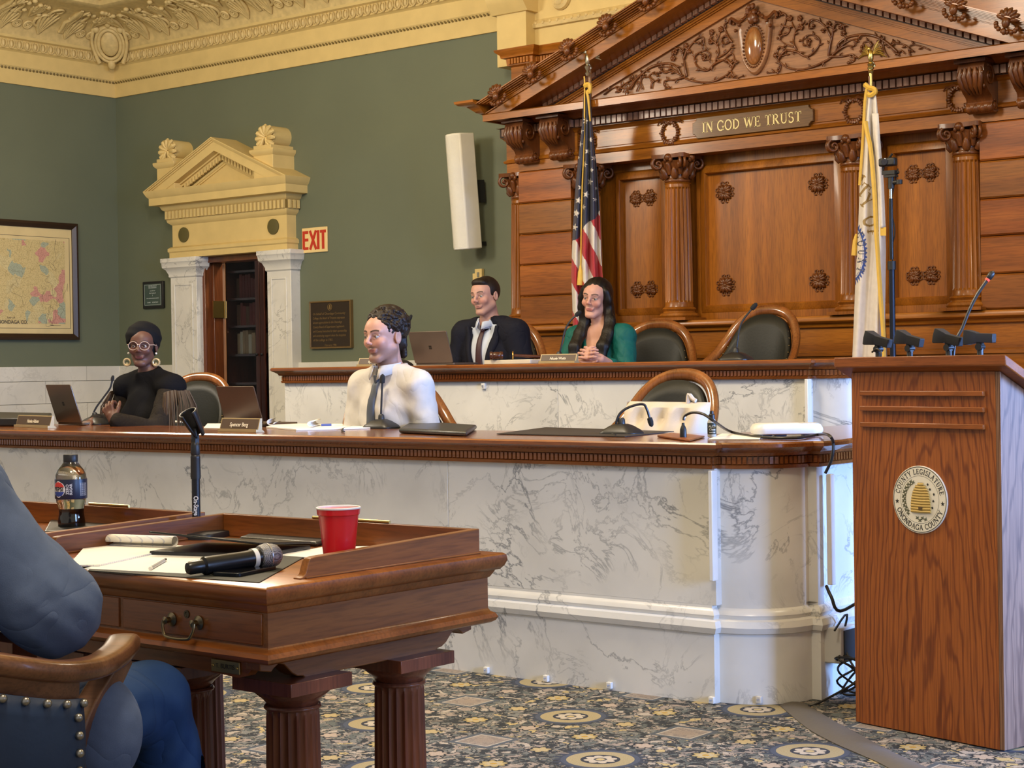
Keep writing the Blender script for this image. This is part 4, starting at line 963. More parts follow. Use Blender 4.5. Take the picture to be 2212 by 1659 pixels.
x = -.118; bar(x, -H, x, H)
for z in (-H+.011, .004, H-.011): bar(x, z, x+.052, z, .022)
bar(-.047, -H, .020, H, .024); bar(-.047, H, .020, -H, .024); bar(.044, -H, .044, H); bar(.098, -H, .098, H); bar(.066, H-.011, .130, H-.011, .022)
obj('lettering', tx, plain('red_sign_paint', (.50, .035, .015), .4), ex)

# bronze plaque
a0, a1 = onY(671.5, 651, YW-.01), onY(762.5, 752, YW-.01); ac_ = (a0+a1)/2; w, h = (a1.x-a0.x)/2, .185
bp_ = thing('bronze_plaque', 'dark bronze plaque with raised text on the wall right of the doorway', 'plaque', (ac_.x, YW, ac_.z))
m = MB(); m.T = Matrix(((1, 0, 0, 0), (0, 0, -1, 0), (0, 1, 0, 0), (0, 0, 0, 1)))
m.mold([(ac_.x-w, ac_.z-h), (ac_.x-w, ac_.z+h), (ac_.x+w, ac_.z+h), (ac_.x+w, ac_.z-h)][::-1], [(0, -YW), (0, -(YW-.03)), (-.010, -(YW-.032)), (-.014, -(YW-.026)), (-.014, -YW)], closed=True)
obj('border', m, plain('worn_bronze', (.22, .14, .055), .4, metal=.6), bp_)
obj('tablet', MB().box(ac_.x-w+.01, ac_.x+w-.01, YW-.026, YW-.001, ac_.z-h+.01, ac_.z+h-.01), plain('dark_bronze', (.035, .022, .013), .4, metal=.3), bp_)
tx = MB()
for k, s in enumerate(('On behalf of Onondaga Community', 'College, the Board of Trustees expresses', 'sincere appreciation to the Onondaga', 'County Board of Supervisors Legislature', 'and County Executive for their sponsorship', 'and continuing support since the inception', 'of the college in 1961.')):
    text_mb(tx, s, .026, frameM((ac_.x-w+.035, YW-.0265, ac_.z+.085-.034*k), (1, 0, 0), (0, 0, 1)), .0006, 'LEFT', sx=min(1, .80 if len(s) > 35 else .94), shear=.2)
text_mb(tx, 'February 1986', .022, frameM((ac_.x, YW-.0265, ac_.z-.160), (1, 0, 0), (0, 0, 1)), .0006, shear=.2)
tx.tube([(ac_.x+.022*math.cos(t), YW-.028, ac_.z+.135+.025*math.sin(t)) for t in [i*PI/8 for i in range(17)]], .003, 5); tx.prism([(ac_.x-.011, ac_.z+.12), (ac_.x+.011, ac_.z+.12), (ac_.x+.006, ac_.z+.152), (ac_.x-.006, ac_.z+.152)], YW-.029, YW-.026, 'y')
obj('raised_text', tx, plain('rubbed_bronze_text', (.24, .155, .06), .4, metal=.5), bp_)

# column loudspeaker
s0 = onY(1000, 290, 9.33); s1 = onY(1021, 538, 9.36)
sp = lthing('column_speaker', 'tall off-white column loudspeaker on the wall left of the wooden screen', 'loudspeaker', ((s0.x+s1.x)/2, 9.36, s1.z))
H = s0.z-s1.z; sp.rotation_euler = (math.radians(4.2), 0, math.radians(-14))
sec = [(-.085, .05), (-.085, -.05), (-.06, -.10), (-.01, -.125), (.045, -.115), (.085, -.075), (.085, .05)]
obj('cabinet', MB().prism([(x, y) for x, y in sec], 0, H, 'z'), plain('off_white_speaker_paint', (.78, .765, .68), .5), sp, bevel=.008, ang=20)
sec2 = [(-.086, -.05), (-.061, -.101), (-.011, -.1265), (.046, -.1165), (.078, -.082)]
g = MB(); g.loops([[(x, y, z) for x, y in sec2] for z in (.015, H-.015)], closed=False, cap=False)
obj('grille', g, plain('speaker_grille', (.74, .725, .645), .6, bump=.4, bscale=300), sp)
obj('bracket', MB().box(-.03, .03, .05, .15, H*.5-.08, H*.5+.08), BLK, sp); obj('bracket', MB().box(-.012, .012, .05, .14, .02, .05), BLK, sp)
# wall box
q = onY(1032, 596, YW-.02); wbx = thing('wall_plate', 'cream switch plate on the green wall below the column loudspeaker', 'switch plate', (q.x, YW, q.z-.03))
m = MB(); m.box(q.x-.02, q.x+.045, YW-.03, YW-.001, q.z-.08, q.z+.05); m.box(q.x-.05, q.x+.02, YW-.02, YW-.001, q.z-.10, q.z+.02); obj('plate', m, CREAM, wbx, bevel=.003)
obj('toggle', MB().box(q.x+.005, q.x+.022, YW-.036, YW-.03, q.z-.01, q.z+.025), plain('grey_toggle', (.2, .2, .16), .5), wbx)

# bookcase in the room beyond with its books
bcx, bcy = -11.42, 10.55
DKW = wood('bookcase_mahogany', (.045, .012, .008), (.10, .028, .016), 'z', .3, .4)
bc = thing('bookcase', 'dark mahogany bookcase with glazed doors seen through the doorway', 'bookcase', (bcx, bcy+.2, .3))
X0, X1 = bcx-.52, bcx+.52
m = MB(); m.box(X0, X0+.03, bcy, bcy+.36, .3, 2.35); m.box(X1-.03, X1, bcy, bcy+.36, .3, 2.35); m.box(X0, X1, bcy+.34, bcy+.36, .3, 2.35); m.box(X0, X1, bcy, bcy+.36, .22, .45); m.box(X0, X1, bcy, bcy+.36, 2.30, 2.38)
obj('cabinet_body', m, DKW, bc)
SHZ = [.45, .80, 1.10, 1.36, 1.62, 1.87, 2.12]
for z in SHZ[1:]: obj('shelf', MB().box(X0+.03, X1-.03, bcy+.04, bcy+.34, z-.02, z), DKW, bc)
GLS = plain('cabinet_glass', (.85, .88, .9), .02, trans=1.0, spec=.3); GLS.node_tree.nodes['Principled BSDF'].inputs['IOR'].default_value = 1.12
for k in range(2):
    a, b2 = (X0, bcx-.003) if k == 0 else (bcx+.003, X1)
    m = MB(); m.box(a, a+.055, bcy-.025, bcy, .42, 2.33); m.box(b2-.055, b2, bcy-.025, bcy, .42, 2.33); m.box(a, b2, bcy-.025, bcy, .42, .56); m.box(a, b2, bcy-.025, bcy, 2.22, 2.33)
    d0 = obj('door', m, DKW, bc, bevel=.003); obj('pane', MB().box(a+.045, b2-.045, bcy-.012, bcy-.009, .55, 2.23), GLS, d0)
    kx = b2-.03 if k == 0 else a+.03; kb = MB(); kb.ell((kx, bcy-.04, 1.35), (.012, .016, .012), 8, 6); obj('knob', kb, BLK, d0)
struct('floor_beyond', MB().box(-14.2, -8.6, 9.75, 12.6, 0, .22), plain('back_room_floor', (.10, .07, .04), .6))
bkc = [('maroon', (.16, .03, .025)), ('brown', (.13, .06, .03)), ('dark red', (.20, .04, .03)), ('tan', (.34, .25, .15)), ('grey', (.22, .22, .23))]
BM = [plain('book_'+n.replace(' ', '_'), c, .6) for n, c in bkc]; CRB = plain('cream_page_books', (.52, .49, .40), .6)
rb = random.Random(9)
ORD = ['first', 'second', 'third', 'fourth', 'fifth', 'sixth', 'seventh', 'eighth', 'ninth', 'tenth', 'eleventh', 'twelfth', 'thirteenth']; BCT = {}
for si in (3, 4, 5):
    x = X0+.10; k = 0
    while x < X1-.14:
        t = rb.uniform(.03, .05); hgt = rb.uniform(.17, .22)
        mi = rb.choice([3, 4]) if si == 3 and x < bcx else rb.randrange(3)
        if not (bcx-.055 < x+t/2 < bcx+.055):
            col_ = BM[mi] if not (si == 3 and mi == 4) else CRB
            cn_ = 'cream' if col_ is CRB else bkc[mi][0]; sd_ = 'left' if x < bcx else 'right'; ct_ = BCT.get((si, sd_), 0); BCT[(si, sd_)] = ct_+1
            lab = f"{cn_} book, {ORD[ct_]} from left on the {({3: 'lowest', 4: 'middle', 5: 'top'})[si]} row behind the {sd_} bookcase door"
            tag(obj('book', MB().box(x, x+t-.002, bcy+.08, bcy+.24, SHZ[si], SHZ[si]+hgt), col_, bevel=.004), lab, 'book', {3: 'lowest row books', 4: 'middle row books', 5: 'top row books'}[si])
        x += t; k += 1
for k in range(5): tag(obj('paper_stack', MB().box(bcx+.18, bcx+.36, bcy+.06, bcy+.26, SHZ[2]+.03+.045*k, SHZ[2]+.068+.045*k), WHITE, bevel=.003), f'white box file, {ORD[k]} from the bottom of the tall pile in the bookcase', 'box file', 'white box files in the bookcase')
for k in range(3): tag(obj('paper_stack', MB().box(bcx+.07, bcx+.17, bcy+.06, bcy+.26, SHZ[2]+.03+.045*k, SHZ[2]+.068+.045*k), WHITE, bevel=.003), f'white box file, {ORD[k]} from the bottom of the short pile in the bookcase', 'box file', 'short pile of box files')
tag(obj('document_box', MB().box(X0+.12, X0+.36, bcy+.06, bcy+.28, SHZ[1], SHZ[1]+.16), plain('blue_grey_box', (.05, .075, .085), .5), bevel=.004), 'blue-grey document box on a low shelf of the bookcase', 'box')
tag(obj('document_box', MB().box(X0+.12, X0+.38, bcy+.06, bcy+.28, SHZ[0]+.02, SHZ[0]+.16), plain('teal_box', (.04, .09, .10), .5), bevel=.004), 'teal document box on the bottom shelf of the bookcase', 'box')

# ------------------------------------------------------------------ desks in the foreground
tb = thing('council_desk', 'walnut desk on fluted columns with a brass drawer pull, holding the red cup', 'desk', (-2.84, 2.58, 0), 'walnut council desks')
TX0, TX1, TY0, TY1 = -3.285, -2.405, 2.222, 2.945; oh = .032
ap = [(TX0+oh, TY0+oh), (TX1-oh, TY0+oh), (TX1-oh, TY1-oh), (TX0+oh, TY1-oh)]
m = MB().mold(ap, [(-.3, .735), (.0, .735), (.004, .738), (.010, .748), (.012, .752), (.020, .754), (.027, .762), (.032, .774), (.030, .786), (.024, .79), (-.3, .79)], closed=True); m.box(TX0+.28, TX1-.28, TY0+.28, TY1-.28, .76, .7895)
obj('desk_top', m, TAB, tb)
m = MB().mold(ap, [(-.03, .650), (0, .650), (0, .736), (-.03, .736)], closed=True); AP = obj('apron', m, TABY, tb)
m = MB().mold(ap, [(-.05, .636), (.004, .636), (.012, .641), (.016, .648), (.012, .657), (.004, .661), (.0, .668), (-.05, .668)], closed=True); obj('bead_moulding', m, TAB, tb)
for k, (x0, x1) in enumerate(((-2.872, -2.452), (-3.235, -2.885))):
    d0 = obj('drawer', MB().box(x0, x1, TY0+oh-.003, TY0+oh+.02, .672, .733), TAB, tb, bevel=.0015)
    cx = (x0+x1)/2 if k else -2.673
    h = MB()
    for sx in (-.041, .041): h.T = rotM((cx+sx, TY0+oh-.003, .702), 0, PI/2); h.lathe([(0, 0), (.014, .0), (.0145, .003), (.010, .006), (.006, .008), (.006, .016), (.008, .020), (0, .024)], n=14); h.T = None
    h.tube(smooth_path([(cx-.047, TY0+oh-.022, .702), (cx-.047, TY0+oh-.024, .69), (cx-.040, TY0+oh-.026, .676), (cx-.030, TY0+oh-.027, .671), (cx, TY0+oh-.028, .6695), (cx+.030, TY0+oh-.027, .671), (cx+.040, TY0+oh-.026, .676), (cx+.047, TY0+oh-.024, .69), (cx+.047, TY0+oh-.022, .702)], 3), .0032, 8)
    obj('pull_handle', h, plain('antique_brass', (.30, .24, .14), .3, metal=1), d0)
    kh = MB(); kh.T = rotM((cx+.004, TY0+oh-.003, .716), 0, PI/2); kh.lathe([(0, 0), (.008, 0), (.008, .002), (.005, .002), (.004, .001), (0, .001)], n=14); kh.T = None; obj('keyhole', kh, plain('dark_brass', (.10, .08, .05), .4, metal=1), d0)
def raily(x0, x1, y0, y1, mat):
    m = MB(); m.prism([(y0-.014, .79), (y0-.014, .793), (y0-.006, .7935), (y0+.002, .80), (y0+.010, .822), (y0+.016, .829), (y0+.03, .831), (y1, .845), (y1, .79)], x0, x1, 'x'); m.box(x0-.004, x1+.004, y0+.0, y1, .79, .794); return obj('gallery_rail', m, mat, tb, bevel=.0015)
raily(-2.462, -2.442, 2.36, 2.893, TABY); raily(TX0+.003, TX0+.023, 2.36, 2.893, TABY)
obj('gallery_rail', MB().box(TX0+.0235, -2.4625, 2.872, 2.892, .79, .845), TAB, tb, bevel=.0015)
for xx in (-2.495, TX0+.078):
    n0, n1 = TY0+.045, TY1-.045
    m = MB(); m.prism([(n0, .640), (n0, .618), (n0+.03, .612), (n0+.036, .618), (n0+.05, .626), (n0+.064, .622), (n0+.085, .602), (n0+.10, .594), (n0+.115, .592), (n0+.12, .588), (n1-.12, .588), (n1-.115, .592), (n1-.10, .594), (n1-.085, .602), (n1-.064, .622), (n1-.05, .626), (n1-.036, .618), (n1-.03, .612), (n1, .618), (n1, .640)], xx-.02, xx+.02, 'x')
    obj('scroll_bracket', m, TABY, tb, bevel=.002)
m = MB(); yy = TY0+.075
m.prism([(TX0+.06, .640), (TX0+.06, .605), (TX0+.12, .600), (-2.73, .600), (-2.60, .597), (-2.56, .594), (-2.535, .6), (-2.515, .618), (-2.515, .640)], yy-.012, yy+.012, 'y'); obj('front_rail', m, TAB, tb)
for cx in (-2.52, -2.845, -3.17):
    for cy in (2.395, 2.71):
        m = MB(); m.box(cx-.085, cx+.085, cy-.085, cy+.085, .563, .590); m.lathe([(.050, .530), (.052, .533), (.062, .545), (.076, .556), (.078, .563), (0, .5635)], (cx, cy, 0), 28)
        m.lathe([(.0565, .522), (.059, .526), (.056, .531), (.0, .532)], (cx, cy, 0), 28)
        c = obj('desk_column', m, TABZ, tb, bevel=.001)
        m = MB(); m.lathe([(.060, .03, 1), (.0585, .2, 1), (.054, .505, 1), (.0535, .515, .5), (.052, .525, 0)], (cx, cy, 0), 120, 20, .0065); m.box(cx-.075, cx+.075, cy-.075, cy+.075, 0, .03); obj('fluted_shaft', m, TABZ, c, ang=22)
pl_ = onY(487, 1440, yy-.015); np_ = MB().box(pl_.x-.042, pl_.x+.042, yy-.016, yy-.012, pl_.z-.013, pl_.z+.013)
NP = thing('desk_nameplate', 'small engraved brass nameplate screwed under the desk edge', 'nameplate', (pl_.x, yy-.014, pl_.z)); obj('brass_plate', np_, plain('aged_brass_plate', (.36, .28, .13), .35, metal=.8), NP, bevel=.003)
t_ = MB(); text_mb(t_, 'T. BURTIS', .013, frameM((pl_.x, yy-.0163, pl_.z), (1, 0, 0), (0, 0, 1)), .0003); obj('engraving', t_, plain('engraved_black', (.03, .025, .015), .6), NP)
s_ = MB()
for sx in (-.036, .036): s_.ell((pl_.x+sx, yy-.0165, pl_.z), (.003, .002, .003), 8, 5)
obj('screws', s_, BRASS, NP)
tb2 = dup(tb, (-2.84-.905, 2.575, 0), 0, 'second walnut desk with raised rails, behind the seated man and under the bottle')

# --- things on the near desk
ZT = .790
def on(px, py, z=ZT): return onZ(px, py, z)
mat_ = [on(190, 1234), on(560, 1260), on(655, 1206), on(330, 1185)]
tag(obj('desk_mat', MB().prism([(p.x, p.y) for p in mat_], ZT+.0002, ZT+.0022, 'z'), plain('black_mat', (.030, .032, .028), .7), bevel=.0008), 'thin black mat lying on the near walnut desk', 'desk mat')
def sheet(name, pts, z, t, mat, lab, cat, grp=None):
    P4 = [on(*p, z) for p in pts]; return tag(obj(name, MB().prism([(p.x, p.y) for p in P4], z, z+t, 'z'), mat), lab, cat, grp)
def lined():
    m, nt, b = new_mat('lined_paper'); L = nt.links.new; tc = nt.nodes.new('ShaderNodeTexCoord'); w = nt.nodes.new('ShaderNodeTexWave'); w.inputs['Scale'].default_value = 38; w.bands_direction = 'Y'; L(tc.outputs['Object'], w.inputs['Vector'])
    r = ramp(nt, [(.0, (.55, .56, .62)), (.12, (.82, .80, .74))], w.outputs['Fac']); L(r.outputs[0], b.inputs['Base Color']); b.inputs['Roughness'].default_value = .7; return m
LINED = lined()
sheet('paper_sheet', [(182, 1229), (400, 1240), (500, 1196), (330, 1190)], ZT+.0024, .0012, PAPER, 'white sheet of paper under the clear pen on the near desk', 'paper')
npd = thing('notepad', 'open white notepad with its top page curled back, beside the seated man', 'notepad', tuple(on(250, 1195)))
P4 = [on(*p, ZT+.006) for p in ((148, 1222), (215, 1221), (400, 1180), (190, 1174))]
m = MB().prism([(p.x, p.y) for p in P4], ZT+.0038, ZT+.0075, 'z'); obj('pad', m, LINED, npd)
a_, b_ = on(192, 1176, ZT+.008), on(378, 1182, ZT+.008); dv = (b_-a_).normalized(); nv = Vector((-dv.y, dv.x, 0)); m = MB()
m.loops([[p + nv*(-.0 + .014*math.cos(t)) + Vector((0, 0, .0135+.0125*math.sin(t))) for t in [(-100+300*i/12)*PI/180 for i in range(13)]] for p in (a_, a_*.5+b_*.5, b_)], closed=False, cap=False)
o = obj('curled_page', m, LINED, npd); so = o.modifiers.new('s', 'SOLIDIFY'); so.thickness = .0015
a_ = on(345, 1218, ZT+.008); pn = thing('pen', 'clear plastic pen lying on the white sheet', 'pen', tuple(a_)); p1, p2 = on(326, 1227, ZT+.0075), on(359, 1208, ZT+.0075); d = (p2-p1)
obj('barrel', MB().tube([p1, p1+d*.85], .0036, 8), plain('clear_pen_plastic', (.5, .5, .52), .2), pn); obj('tip', MB().tube([p1+d*.85, p1+d*.97, p2], [.0036, .003, .001], 8), STEEL, pn); obj('end_cap', MB().tube([p1-d*.05, p1], .0039, 8), WHITE, pn)
# half-closed tablet computer
A_, B_, C_ = on(322, 1196, ZT+.006), on(560, 1204, ZT+.006), on(672, 1184, ZT+.006); D_ = A_+(C_-B_)
lt_ = thing('laptop', 'thin black laptop left slightly open on the near desk beside the microphone', 'laptop', tuple((A_+C_)/2))
obj('base', MB().prism([(p.x, p.y) for p in (A_, B_, C_, D_)], ZT+.0035, ZT+.0125, 'z'), plain('dark_grey_laptop', (.035, .035, .038), .35, metal=.5), lt_, bevel=.003)
m = MB(); hz = ZT+.0125; e1 = (A_-D_); dz = Vector((0, 0, .034)); lo_ = [D_+Vector((0, 0, .014)), C_+Vector((0, 0, .010)), B_+Vector((0, 0, .012))+dz*.45, A_+Vector((0, 0, .012))+dz]
m.loops([lo_, [p+Vector((0, 0, .005)) for p in lo_]]); obj('lid', m, plain('black_laptop_lid', (.022, .022, .024), .3, metal=.4), lt_, bevel=.0015)
# mic stand
b0 = on(425, 1160); ms = thing('microphone_stand', 'black desktop microphone stand with an empty clip, on the near desk', 'microphone stand', tuple(b0))
m = MB(); rb_ = rrect(.148, .142, .03, 5); rot = Matrix.Rotation(.35, 2)
m.loops([[(b0.x+(rot @ Vector(p))[0]*s2, b0.y+(rot @ Vector(p))[1]*s2, ZT+z) for p in rb_] for s2, z in ((1, 0), (1, .010), (.97, .014), (.4, .018))]); obj('stand_base', m, BLK, ms)
DB = (b0-CAM).dot(CF)
def atd(px, py, D): return CAM+ray(px, py)*D
zt_ = atd(423, 912, DB).z
pz = lambda py: atd(423, py, DB).z
obj('pole', MB().lathe([(.0105, ZT+.015), (.0105, pz(1025)), (0, pz(1025))], (b0.x, b0.y, 0), 16), BLKS, ms)
obj('clutch', MB().lathe([(.0, pz(1034)), (.0125, pz(1034)), (.0128, pz(1030)), (.0122, pz(990)), (.0125, pz(988)), (.0118, pz(985)), (.0105, pz(983)), (.0118, pz(980)), (.011, pz(962)), (.008, pz(955)), (0, pz(950))], (b0.x, b0.y, 0), 18, 0), BLK, ms)
m = MB(); m.box(b0.x-.008, b0.x+.008, b0.y-.006, b0.y+.006, pz(962), pz(935)); m.tube([(b0.x, b0.y, pz(948)), (b0.x+.002, b0.y-.002, pz(925))], [.009, .007], 10)
cdir = Vector((CR.x*.22-CF.x*.45, CR.y*.22-CF.y*.45, .62)).normalized(); cdir = (-CR*.33 - CF*.35 + Vector((0, 0, .78))).normalized()
c0 = Vector((b0.x, b0.y, pz(938)))+CR*.010
ua = cdir.orthogonal().normalized(); ua = (CF - cdir*CF.dot(cdir)).normalized(); ub = cdir.cross(ua)
gap = Vector((-.2, -.2, 1)); 
def clip_ring(s, R): 
    c = c0+cdir*s; out = []
    for i in range(17):
        t = math.radians(35+290*i/16); out.append(c - ua*(R*math.cos(t)*1.0)*1 + ub*(R*math.sin(t)))
    return out
ro = [clip_ring(s, R) for s, R in ((-.004, .014), (.02, .018), (.045, .0215), (.062, .0235), (.065, .0235))]
m.loops(ro, closed=False, cap=False); o = obj('microphone_clip', m, BLK, ms); so = o.modifiers.new('s', 'SOLIDIFY'); so.thickness = .004
t_ = MB(); tl = MB()
MM = frameM((b0.x-CF.x*.0108+CR.x*.001, b0.y-CF.y*.0108+CR.y*.001, pz(1092)), (0, 0, -1), (CR.x, CR.y, 0)); text_mb(t_, 'On-Stage', .0165, MM, .0003, sx=.78, bold=.0003)
obj('lettering', t_, plain('white_print', (.7, .7, .7), .5), ms)
# black folder
P4 = [on(*p, ZT+.004) for p in ((517, 1166), (684, 1178), (792, 1150), (590, 1140))]
m = MB(); m.loops([[(p.x, p.y, ZT+z) for p in P4] for z in (.0005, .012)]); fo = tag(obj('leather_folder', m, LEATH, bevel=.006, seg=3), 'black leather folder behind the red cup on the near desk', 'folder')
sheet('paper_sheet', [(600, 1200), (690, 1207), (830, 1180), (700, 1182)], ZT+.0024, .0012, PAPER, 'white sheet of paper beneath the red cup', 'paper')
# red cup
c0 = on(733, 1224); cp = thing('party_cup', 'red plastic cup with a white rim standing on the near desk', 'cup', tuple(c0)); c0.z = ZT+.0038
m = MB().lathe([(0, .001), (.030, 0), (.0315, .003), (.034, .03), (.0385, .075), (.042, .104), (.0445, .106), (.0455, .117), (.044, .117)], c0, 40); obj('cup_wall', m, plain('red_cup_plastic', (.62, .012, .018), .28, coat=.3), cp)
m = MB().lathe([(.0445, .1165), (.0465, .1175), (.047, .120), (.0455, .1215), (.0435, .1205), (.041, .104), (.033, .03), (.029, .004), (0, .004)], c0, 40); obj('white_lining', m, plain('white_cup_lining', (.80, .80, .80), .35), cp)
# phone and microphone
ph = [on(452, 1240, ZT+.0), on(500, 1258, ZT), on(616, 1234, ZT), on(566, 1220, ZT)]; phc = sum(ph, Vector())/4 + Vector((.006, -.012, 0))
pt = thing('smartphone', 'black smartphone lying at the edge of the near desk under the microphone', 'smartphone', tuple(phc)); phx = (ph[2]-ph[1]).normalized(); phy = Vector((-phx.y, phx.x, 0)); Lp, Wp = .140, .068
M = frameM((phc.x, phc.y, ZT+.0022), phx, phy); m = MB(); m.T = M; m.prism(rrect(Lp, Wp, .011, 4), 0, .0078, 'z'); obj('phone_case', m, plain('dark_blue_metal', (.02, .025, .032), .3, metal=.7), pt, bevel=.0015)
m = MB(); m.T = M; m.prism(rrect(Lp-.006, Wp-.006, .009, 4), .0078, .0083, 'z'); obj('screen', m, plain('black_glass', (.006, .006, .007), .05, spec=.6), pt)
k1, k2 = on(404, 1236, ZT+.022), on(596, 1200, ZT+.022); k1 = on(404, 1228, ZT+.019); k2 = on(606, 1197, ZT+.030); dm_ = (k2-k1); Lm = dm_.length; dm_.normalize()
mc = thing('handheld_microphone', 'black wireless handheld microphone with a silver grille, resting on the smartphone', 'microphone', tuple((k1+k2)/2))
M = Matrix.Translation(k1) @ dm_.to_track_quat('Z', 'Y').to_matrix().to_4x4(); s_ = Lm
m = MB(); m.T = M; m.lathe([(0, 0), (.011, .001), (.0135, .006), (.0138, s_*.155), (.0145, s_*.158), (.0185, s_*.175), (.0188, s_*.20), (.018, s_*.4), (.0175, s_*.6), (.019, s_*.70), (.0195, s_*.755), (0, s_*.76)], n=28); obj('handle', m, BLKS, mc)
m = MB(); m.T = M; m.lathe([(.0198, s_*.68), (.0201, s_*.681), (.0204, s_*.725), (.0201, s_*.726)], n=28); obj('white_tape', m, WHITE, mc)
m = MB(); m.T = M; m.lathe([(.0195, s_*.755), (.023, s_*.765), (.0255, s_*.80), (.0265, s_*.835), (.0265, s_*.855), (.0250, s_*.90), (.0215, s_*.95), (.014, s_*.985), (.005, s_*.998), (0, s_)], n=32)
def grille():
    mt, nt, b = new_mat('woven_grille'); L = nt.links.new; tc = nt.nodes.new('ShaderNodeTexCoord'); v = nt.nodes.new('ShaderNodeTexVoronoi'); v.inputs['Scale'].default_value = 560; v.inputs['Randomness'].default_value = .15; L(tc.outputs['Object'], v.inputs['Vector'])
    r = ramp(nt, [(.25, (.50, .51, .54)), (.6, (.06, .06, .07))], v.outputs['Distance']); L(r.outputs[0], b.inputs['Base Color']); b.inputs['Metallic'].default_value = .6; b.inputs['Roughness'].default_value = .4
    bp = nt.nodes.new('ShaderNodeBump'); bp.inputs['Strength'].default_value = .6; bp.inputs['Distance'].default_value = .002; bp.invert = True; L(v.outputs['Distance'], bp.inputs['Height']); L(bp.outputs[0], b.inputs['Normal']); return mt
obj('grille_ball', m, grille(), mc)
m = MB(); m.T = M; m.lathe([(.0262, s_*.838), (.0275, s_*.84), (.0275, s_*.852), (.0262, s_*.854)], n=32); obj('grille_band', m, plain('silver_band', (.5, .5, .53), .3, metal=.8), mc)
# brass bars on the rails, bottle, and the folder on the second desk
for (pa, pb, lab, Y) in (((193, 1097), (279, 1098), 'brass rod on the back rail of the desk behind the bottle', 2.88), ((676, 1122), (842, 1131), 'brass rod on the back rail of the near desk behind the red cup', 2.882)):
    a_, b_ = onY(*pa, Y), onY(*pb, Y); z = .8487; tag(obj('brass_rod', MB().tube([(a_.x, Y, z), (b_.x, Y, z)], .0036, 8), BRASS), lab, 'rod')
q = on(155, 1144); q.z = ZT; BT = thing('soda_bottle', 'half-empty dark cola bottle with a blue label on the second desk', 'bottle', tuple(q))
DBt = (q-CAM).dot(CF); sc_ = DBt/FPX
R_ = [(.0, 1146), (.026, 1145), (.029, 1140), (.029, 1128), (.0275, 1118), (.0262, 1108), (.0272, 1098), (.0305, 1088), (.0325, 1078), (.0335, 1070), (.0335, 1036), (.032, 1026), (.027, 1016), (.019, 1006), (.0145, 999), (.013, 993)]
kx = 33.5*sc_/.0335
ZB = lambda py: ZT+(1146-py)*sc_
obj('bottle_body', MB().lathe([(r*kx, ZB(p)-ZT) for r, p in R_], q, 32), plain('clear_bottle_plastic', (.88, .84, .76), .05, trans=1.0, spec=.4), BT)
lq = [(0, 1144), (.0250, 1143.5), (.0278, 1139), (.0278, 1128), (.0263, 1118), (.025, 1108), (.0258, 1100), (0, 1099.9)]
obj('cola', MB().lathe([(r*kx, ZB(p)-ZT) for r, p in lq], q, 32), plain('dark_cola', (.010, .004, .002), .08, spec=.5), BT)
obj('cap', MB().lathe([(r*kx, ZB(p)-ZT) for r, p in ((0, 1000), (.0150, 1000), (.0155, 998), (.0155, 985), (.0145, 983.5), (0, 983.3))], q, 40, 20, .0006), BLK, BT)
lb = obj('label_band', MB().lathe([(.0340*kx, ZB(1078)-ZT), (.0343*kx, ZB(1077)-ZT), (.0343*kx, ZB(1037)-ZT), (.0340*kx, ZB(1036)-ZT)], q, 40), plain('navy_label', (.010, .014, .035), .35), BT)
def onlabel(mb, build, ang0):
    # wrap a flat drawing (x, y in metres) round the bottle
    f = MB(); build(f); Rb = .0346*kx; zc = (ZB(1036)+ZB(1078))/2; fa = math.atan2(-CF.y, -CF.x)
    vs = []
    for (x, y, z) in f.v:
        a = fa+ang0+x/Rb; vs.append((q.x+(Rb+z)*math.cos(a), q.y+(Rb+z)*math.sin(a), zc+y))
    mb.add(vs, f.f)
def disc(f, y0, y1, R, n=24):
    ys = [y0+(y1-y0)*i/6 for i in range(7)]; 
    f.loops([[(-math.sqrt(max(0, R*R-y*y))+2*math.sqrt(max(0, R*R-y*y))*j/8, y, 0) for j in range(9)] for y in ys], closed=False, cap=False)
Rg = .0165*kx/1.0
for nm, y0, y1, colr in (('label_badge_white', -Rg*1.06, Rg*1.06, (.8, .8, .8)), ('label_badge_red', Rg*.28, Rg*.97, (.62, .04, .03)), ('label_badge_blue', -Rg*.97, -Rg*.30, (.02, .05, .30))):
    m = MB(); onlabel(m, lambda f: disc(f, y0, y1, Rg*(1.07 if 'white' in nm else .97)), -.62)
    if 'white' not in nm: m.v = [tuple(Vector(v)+(Vector(v)-Vector((q.x, q.y, v[2])))*.006) for v in m.v]
    obj(nm, m, plain(nm, colr, .4), BT)
m = MB()
onlabel(m, lambda f: text_mb(f, 'PEPSI', .0125*kx, Matrix.Translation((0, 0, .0006)), 0, bold=.0004*kx), -.62); obj('label_wordmark', m, BLK, BT)
m = MB(); onlabel(m, lambda f: (text_mb(f, 'ZERO', .0085*kx, Matrix.Translation((-.003*kx, 0, .0003)) @ Matrix.Rotation(PI/2, 4, 'Z'), 0, bold=.0003), text_mb(f, 'SUGAR', .0075*kx, Matrix.Translation((.0045*kx, 0, .0003)) @ Matrix.Rotation(PI/2, 4, 'Z'), 0, bold=.0003)), .12)
onlabel(m, lambda f: [f.box(-.004*kx+.005*kx*i, -.001*kx+.005*kx*i, -.014*kx+.002*kx*j, -.0133*kx+.002*kx*j, 0, .0003) for i in range(4) for j in range(14)], .95); obj('label_print', m, plain('label_white_print', (.6, .6, .62), .5), BT)
P4 = [on(*p, ZT+.004) for p in ((95, 1152), (290, 1150), (270, 1122), (118, 1110))]
